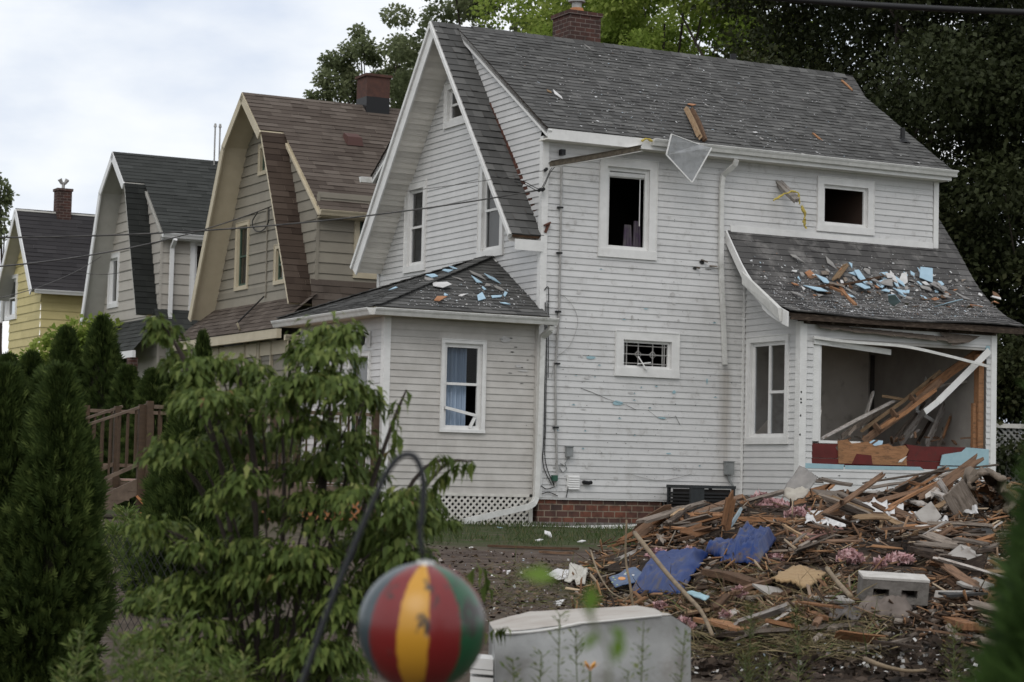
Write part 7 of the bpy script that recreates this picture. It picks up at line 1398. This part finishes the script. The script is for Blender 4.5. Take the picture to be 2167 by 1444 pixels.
mb = MB(); pp = [front(k / 10 * .42, 0) + V((0, -.012, .008 - .02 * math.sin(k / 10 * 3.1))) for k in range(11)]; mb.tube(pp, .009, 6); mb.tube([front(.42 + .4 * k / 6, 0) + V((0, -.006, .006)) for k in range(7)], .006, 6); mb.build('rim', M('rim enamel', (.62, .61, .58), None, rough=.4), R)
mb = MB()
for z, h in ((1392, 22), (1416, 9), (1432, 16)): a, b = c(995, z, 12.0), c(1044, z + 4, 12.0); mb.hexa([a - ZZ * h * .0026, b - ZZ * h * .0026, b - ZZ * h * .0026 + V((0, .3, 0)), a - ZZ * h * .0026 + V((0, .3, 0)), a, b, b + V((0, .3, 0)), a + V((0, .3, 0))])
o = mb.build('drawer_fronts', m_trim); o.location = P0; tag(o, 'broken white drawer fronts stacked at the left end of the appliance', 'cabinet')  # loose white drawer fronts, not a whole cabinet
# ------------------------------------------------------------------ hanging ball and hook
D_ = 4.7; BC = at(893, 1327, D_); BR = 136 / FPX * D_
R = empty('hanging_ball', BC, 0, 'weathered metal ball in red, yellow, green and slate gores hanging from the hook', 'ball')
def ball_mat():
    m = bpy.data.materials.new('painted gores'); m.use_nodes = True; nt = m.node_tree; p = nt.nodes['Principled BSDF']; t = nt.nodes.new('ShaderNodeTexCoord'); s = nt.nodes.new('ShaderNodeSeparateXYZ'); nt.links.new(t.outputs['Object'], s.inputs[0])
    a = nt.nodes.new('ShaderNodeMath'); a.operation = 'ARCTAN2'; nt.links.new(s.outputs[0], a.inputs[0]); ng = nt.nodes.new('ShaderNodeMath'); ng.operation = 'MULTIPLY'; ng.inputs[1].default_value = -1; nt.links.new(s.outputs[1], ng.inputs[0]); nt.links.new(ng.outputs[0], a.inputs[1])
    jt = nt.nodes.new('ShaderNodeMath'); jt.operation = 'MULTIPLY_ADD'; jt.inputs[1].default_value = .10; nt.links.new(_noise(nt, 25, 6), jt.inputs[0]); nt.links.new(a.outputs[0], jt.inputs[2])
    mr = nt.nodes.new('ShaderNodeMapRange'); mr.inputs[1].default_value = -math.pi; mr.inputs[2].default_value = math.pi; nt.links.new(jt.outputs[0], mr.inputs[0])
    RED, YEL, GRN, SLT = (.17, .014, .014), (.52, .26, .025), (.01, .075, .03), (.035, .055, .065); f = lambda deg: (deg + 3 + 180) / 360
    col = _ramp(nt, mr.outputs[0], [(0, RED), (f(-150), GRN), (f(-105), SLT), (f(-52), RED), (f(-21), YEL), (f(8), RED), (f(38), GRN), (f(78), RED), (f(120), SLT), (f(160), YEL)], True)
    nt_m = _ramp(nt, _noise(nt, 13, 8, .7, (1, 1, .6)), [(.57, B3(0)), (.60, B3(1))]); col = _mx(nt, col, (.03, .024, .02), nt_m); col = _mx(nt, col, (.30, .25, .24), _ramp(nt, _noise(nt, 14, 8, .7), [(.6, B3(0)), (.72, B3(.7))]))
    nt.links.new(col, p.inputs['Base Color']); p.inputs['Roughness'].default_value = .32; p.inputs['Specular IOR Level'].default_value = .5; return m
vs, fs = [], []; nu, nv = 48, 24
for j in range(nv + 1):
    for i in range(nu): th, ph = math.pi * j / nv, 2 * math.pi * i / nu; vs.append((BR * math.sin(th) * math.cos(ph), BR * math.sin(th) * math.sin(ph), BR * math.cos(th)))
for j in range(nv):
    for i in range(nu): fs.append((j * nu + i, (j + 1) * nu + i, (j + 1) * nu + (i + 1) % nu, j * nu + (i + 1) % nu))
link_mesh('sphere', vs, fs, ball_mat(), R, None, True); R.rotation_euler = (math.radians(6), math.radians(2), 0)
mb = MB(); mb.tube([V((0, 0, BR - .004)), V((0, 0, BR + .004)), V((0, 0, BR + .007))], [.022, .018, .005], 14); mb.build('top_cap', M('worn cap', (.45, .45, .44), None, rough=.4, metal=.4), R)
mb = MB(); mb.tube([V((.012 * math.cos(k * .524), 0, BR + .016 + .012 * math.sin(k * .524))) for k in range(13)], .0022, 6); mb.build('hanging_ring', m_wire, R)
hk = curve_pts([at(x, y, D_) for x, y in ((560, 1640), (640, 1444), (700, 1278), (752, 1150), (800, 1040), (822, 995), (845, 968), (868, 962), (885, 978), (896, 1020), (894, 1080), (889, 1120))], 6); hk += curve_pts([hk[-1], at(890, 1150, D_), at(893, 1172, D_), at(899, 1166, D_)], 4)[1:]
mb = MB(); mb.tube([p - hk[0] for p in hk], [.0068 if k < len(hk) - 14 else .0055 for k in range(len(hk))], 8); gz = ground_z(hk[0].x, 4.7); mb.tube([V((0, 0, 0)), V((-.08, 0, gz - hk[0].z))], .0068, 8)
o = mb.build('shepherd_hook', M('black iron rod', (.022, .024, .027), None, rough=.5), None, True); o.location = hk[0]; tag(o, 'leaning black iron shepherd hook holding the painted ball', 'hook')
# ------------------------------------------------------------------ wires, netting, lattice fence
def wire(label, A, B, sag_, r, name='overhead_wire', group='overhead wires', n=24, mat=None): mb = MB(); mb.tube([A.lerp(B, k / n) - A - ZZ * (sag_ * 4 * (k / n) * (1 - k / n)) for k in range(n + 1)], r, 6); o = mb.build(name, mat or m_wire, None, True); o.location = A; tag(o, label, 'wire', group)
m_wg = M('grey cable', (.045, .043, .042), (.10, .095, .09), 3, .6)
HC = hw(onV(1142, 402, -.08)); wire('service wire running from the left to the near corner of the white house', at(-80, 503, 33), HC, .22, .014, mat=m_wg); wire('thin bare wire to the upper clamp on the white house corner', at(860, 405, 37.4), hw(onV(1153, 361, -.1)), .02, .006, mat=m_wg)
wire('service wire running from the left to the tan house gable', at(-80, 570, 36), W(-.1, *pu(585, 437, 0)), .25, .013, mat=m_wg); wire('low sagging wire in front of the yellow and grey houses', at(-80, 645, 38), W(-.3, *pu(236, 545, 0)), .2, .008, mat=m_wg); wire('loose drop between grey house window and strip of its roof', at(160, 575, 55), at(285, 570, 55), .1, .007, mat=m_wg)
mb = MB()
for off in (0, 5): mb.tube(curve_pts([hw(onV(x, y + off, -.12)) for x, y in ((1088, 380), (1110, 385), (1140, 400), (1152, 388), (1165, 360), (1178, 345))], 6), .007, 5)
o = mb.build('drip_loop', m_wire); tag(o, 'two looped black service cables at the near corner of the white house', 'cable')
wire('thick blurred cable crossing the top right corner', at(1500, -16, 13), at(2300, 30, 13), .02, .018)
mb = MB(); c0 = gat(232, 17.3); wn = 24
for k in range(wn + 1):
    for sg in (1, -1):
        a = -.5 + 1.3 * k / wn; pp = [V((a + sg * .05 * j / 1.0 + .0, .02 * math.sin(k + j), .75 * j / 8 + .02)) for j in range(9)]; mb.tube(pp, .0025, 4, cap=False)
o = mb.build('garden_netting', m_wire); o.location = c0; tag(o, 'black diamond netting strung between the two arborvitae', 'netting')
m_lat_shade = M('shade darkened lattice', (.30, .30, .28), (.24, .24, .23), 5, .7); FX = at(2165, 1000, 50); R = empty('lattice_fence', V((FX.x - .6, FX.y, 0)), .1, 'white lattice fence standing in the shade at the far right', 'fence'); mb = MB()  # white lattice darkened in colour to paint the shade on its panel
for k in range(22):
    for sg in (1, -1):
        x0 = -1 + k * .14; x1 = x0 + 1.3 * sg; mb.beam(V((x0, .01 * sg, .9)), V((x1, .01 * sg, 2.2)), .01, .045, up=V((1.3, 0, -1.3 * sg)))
mb.build('lattice_panel', m_lat_shade, R); mb = MB(); mb.beam(V((-1.2, -.04, .85)), V((3, -.04, .85)), .06, .1); mb.beam(V((-1.2, -.04, 2.25)), V((3, -.04, 2.25)), .06, .1); mb.build('rail', m_lattice, R); mb = MB(); mb.box(FR(V((0, 0, 0)), X_, -Y_), -.1, .0, 0, 2.3, -.05, .05); mb.build('post', m_lattice, R)
mb = MB()
for a in (-.55, -.35): mb.beam(V((a, -.3, .0)), V((a, -.3, 2.4)), .04, .04)
for k in range(8): mb.beam(V((-.55, -.3, .3 + .28 * k)), V((-.35, -.3, .3 + .28 * k)), .03, .03)
o = mb.build('trellis', m_lattice); o.location = R.location; tag(o, 'narrow white ladder trellis beside the bay corner of the white house', 'trellis')
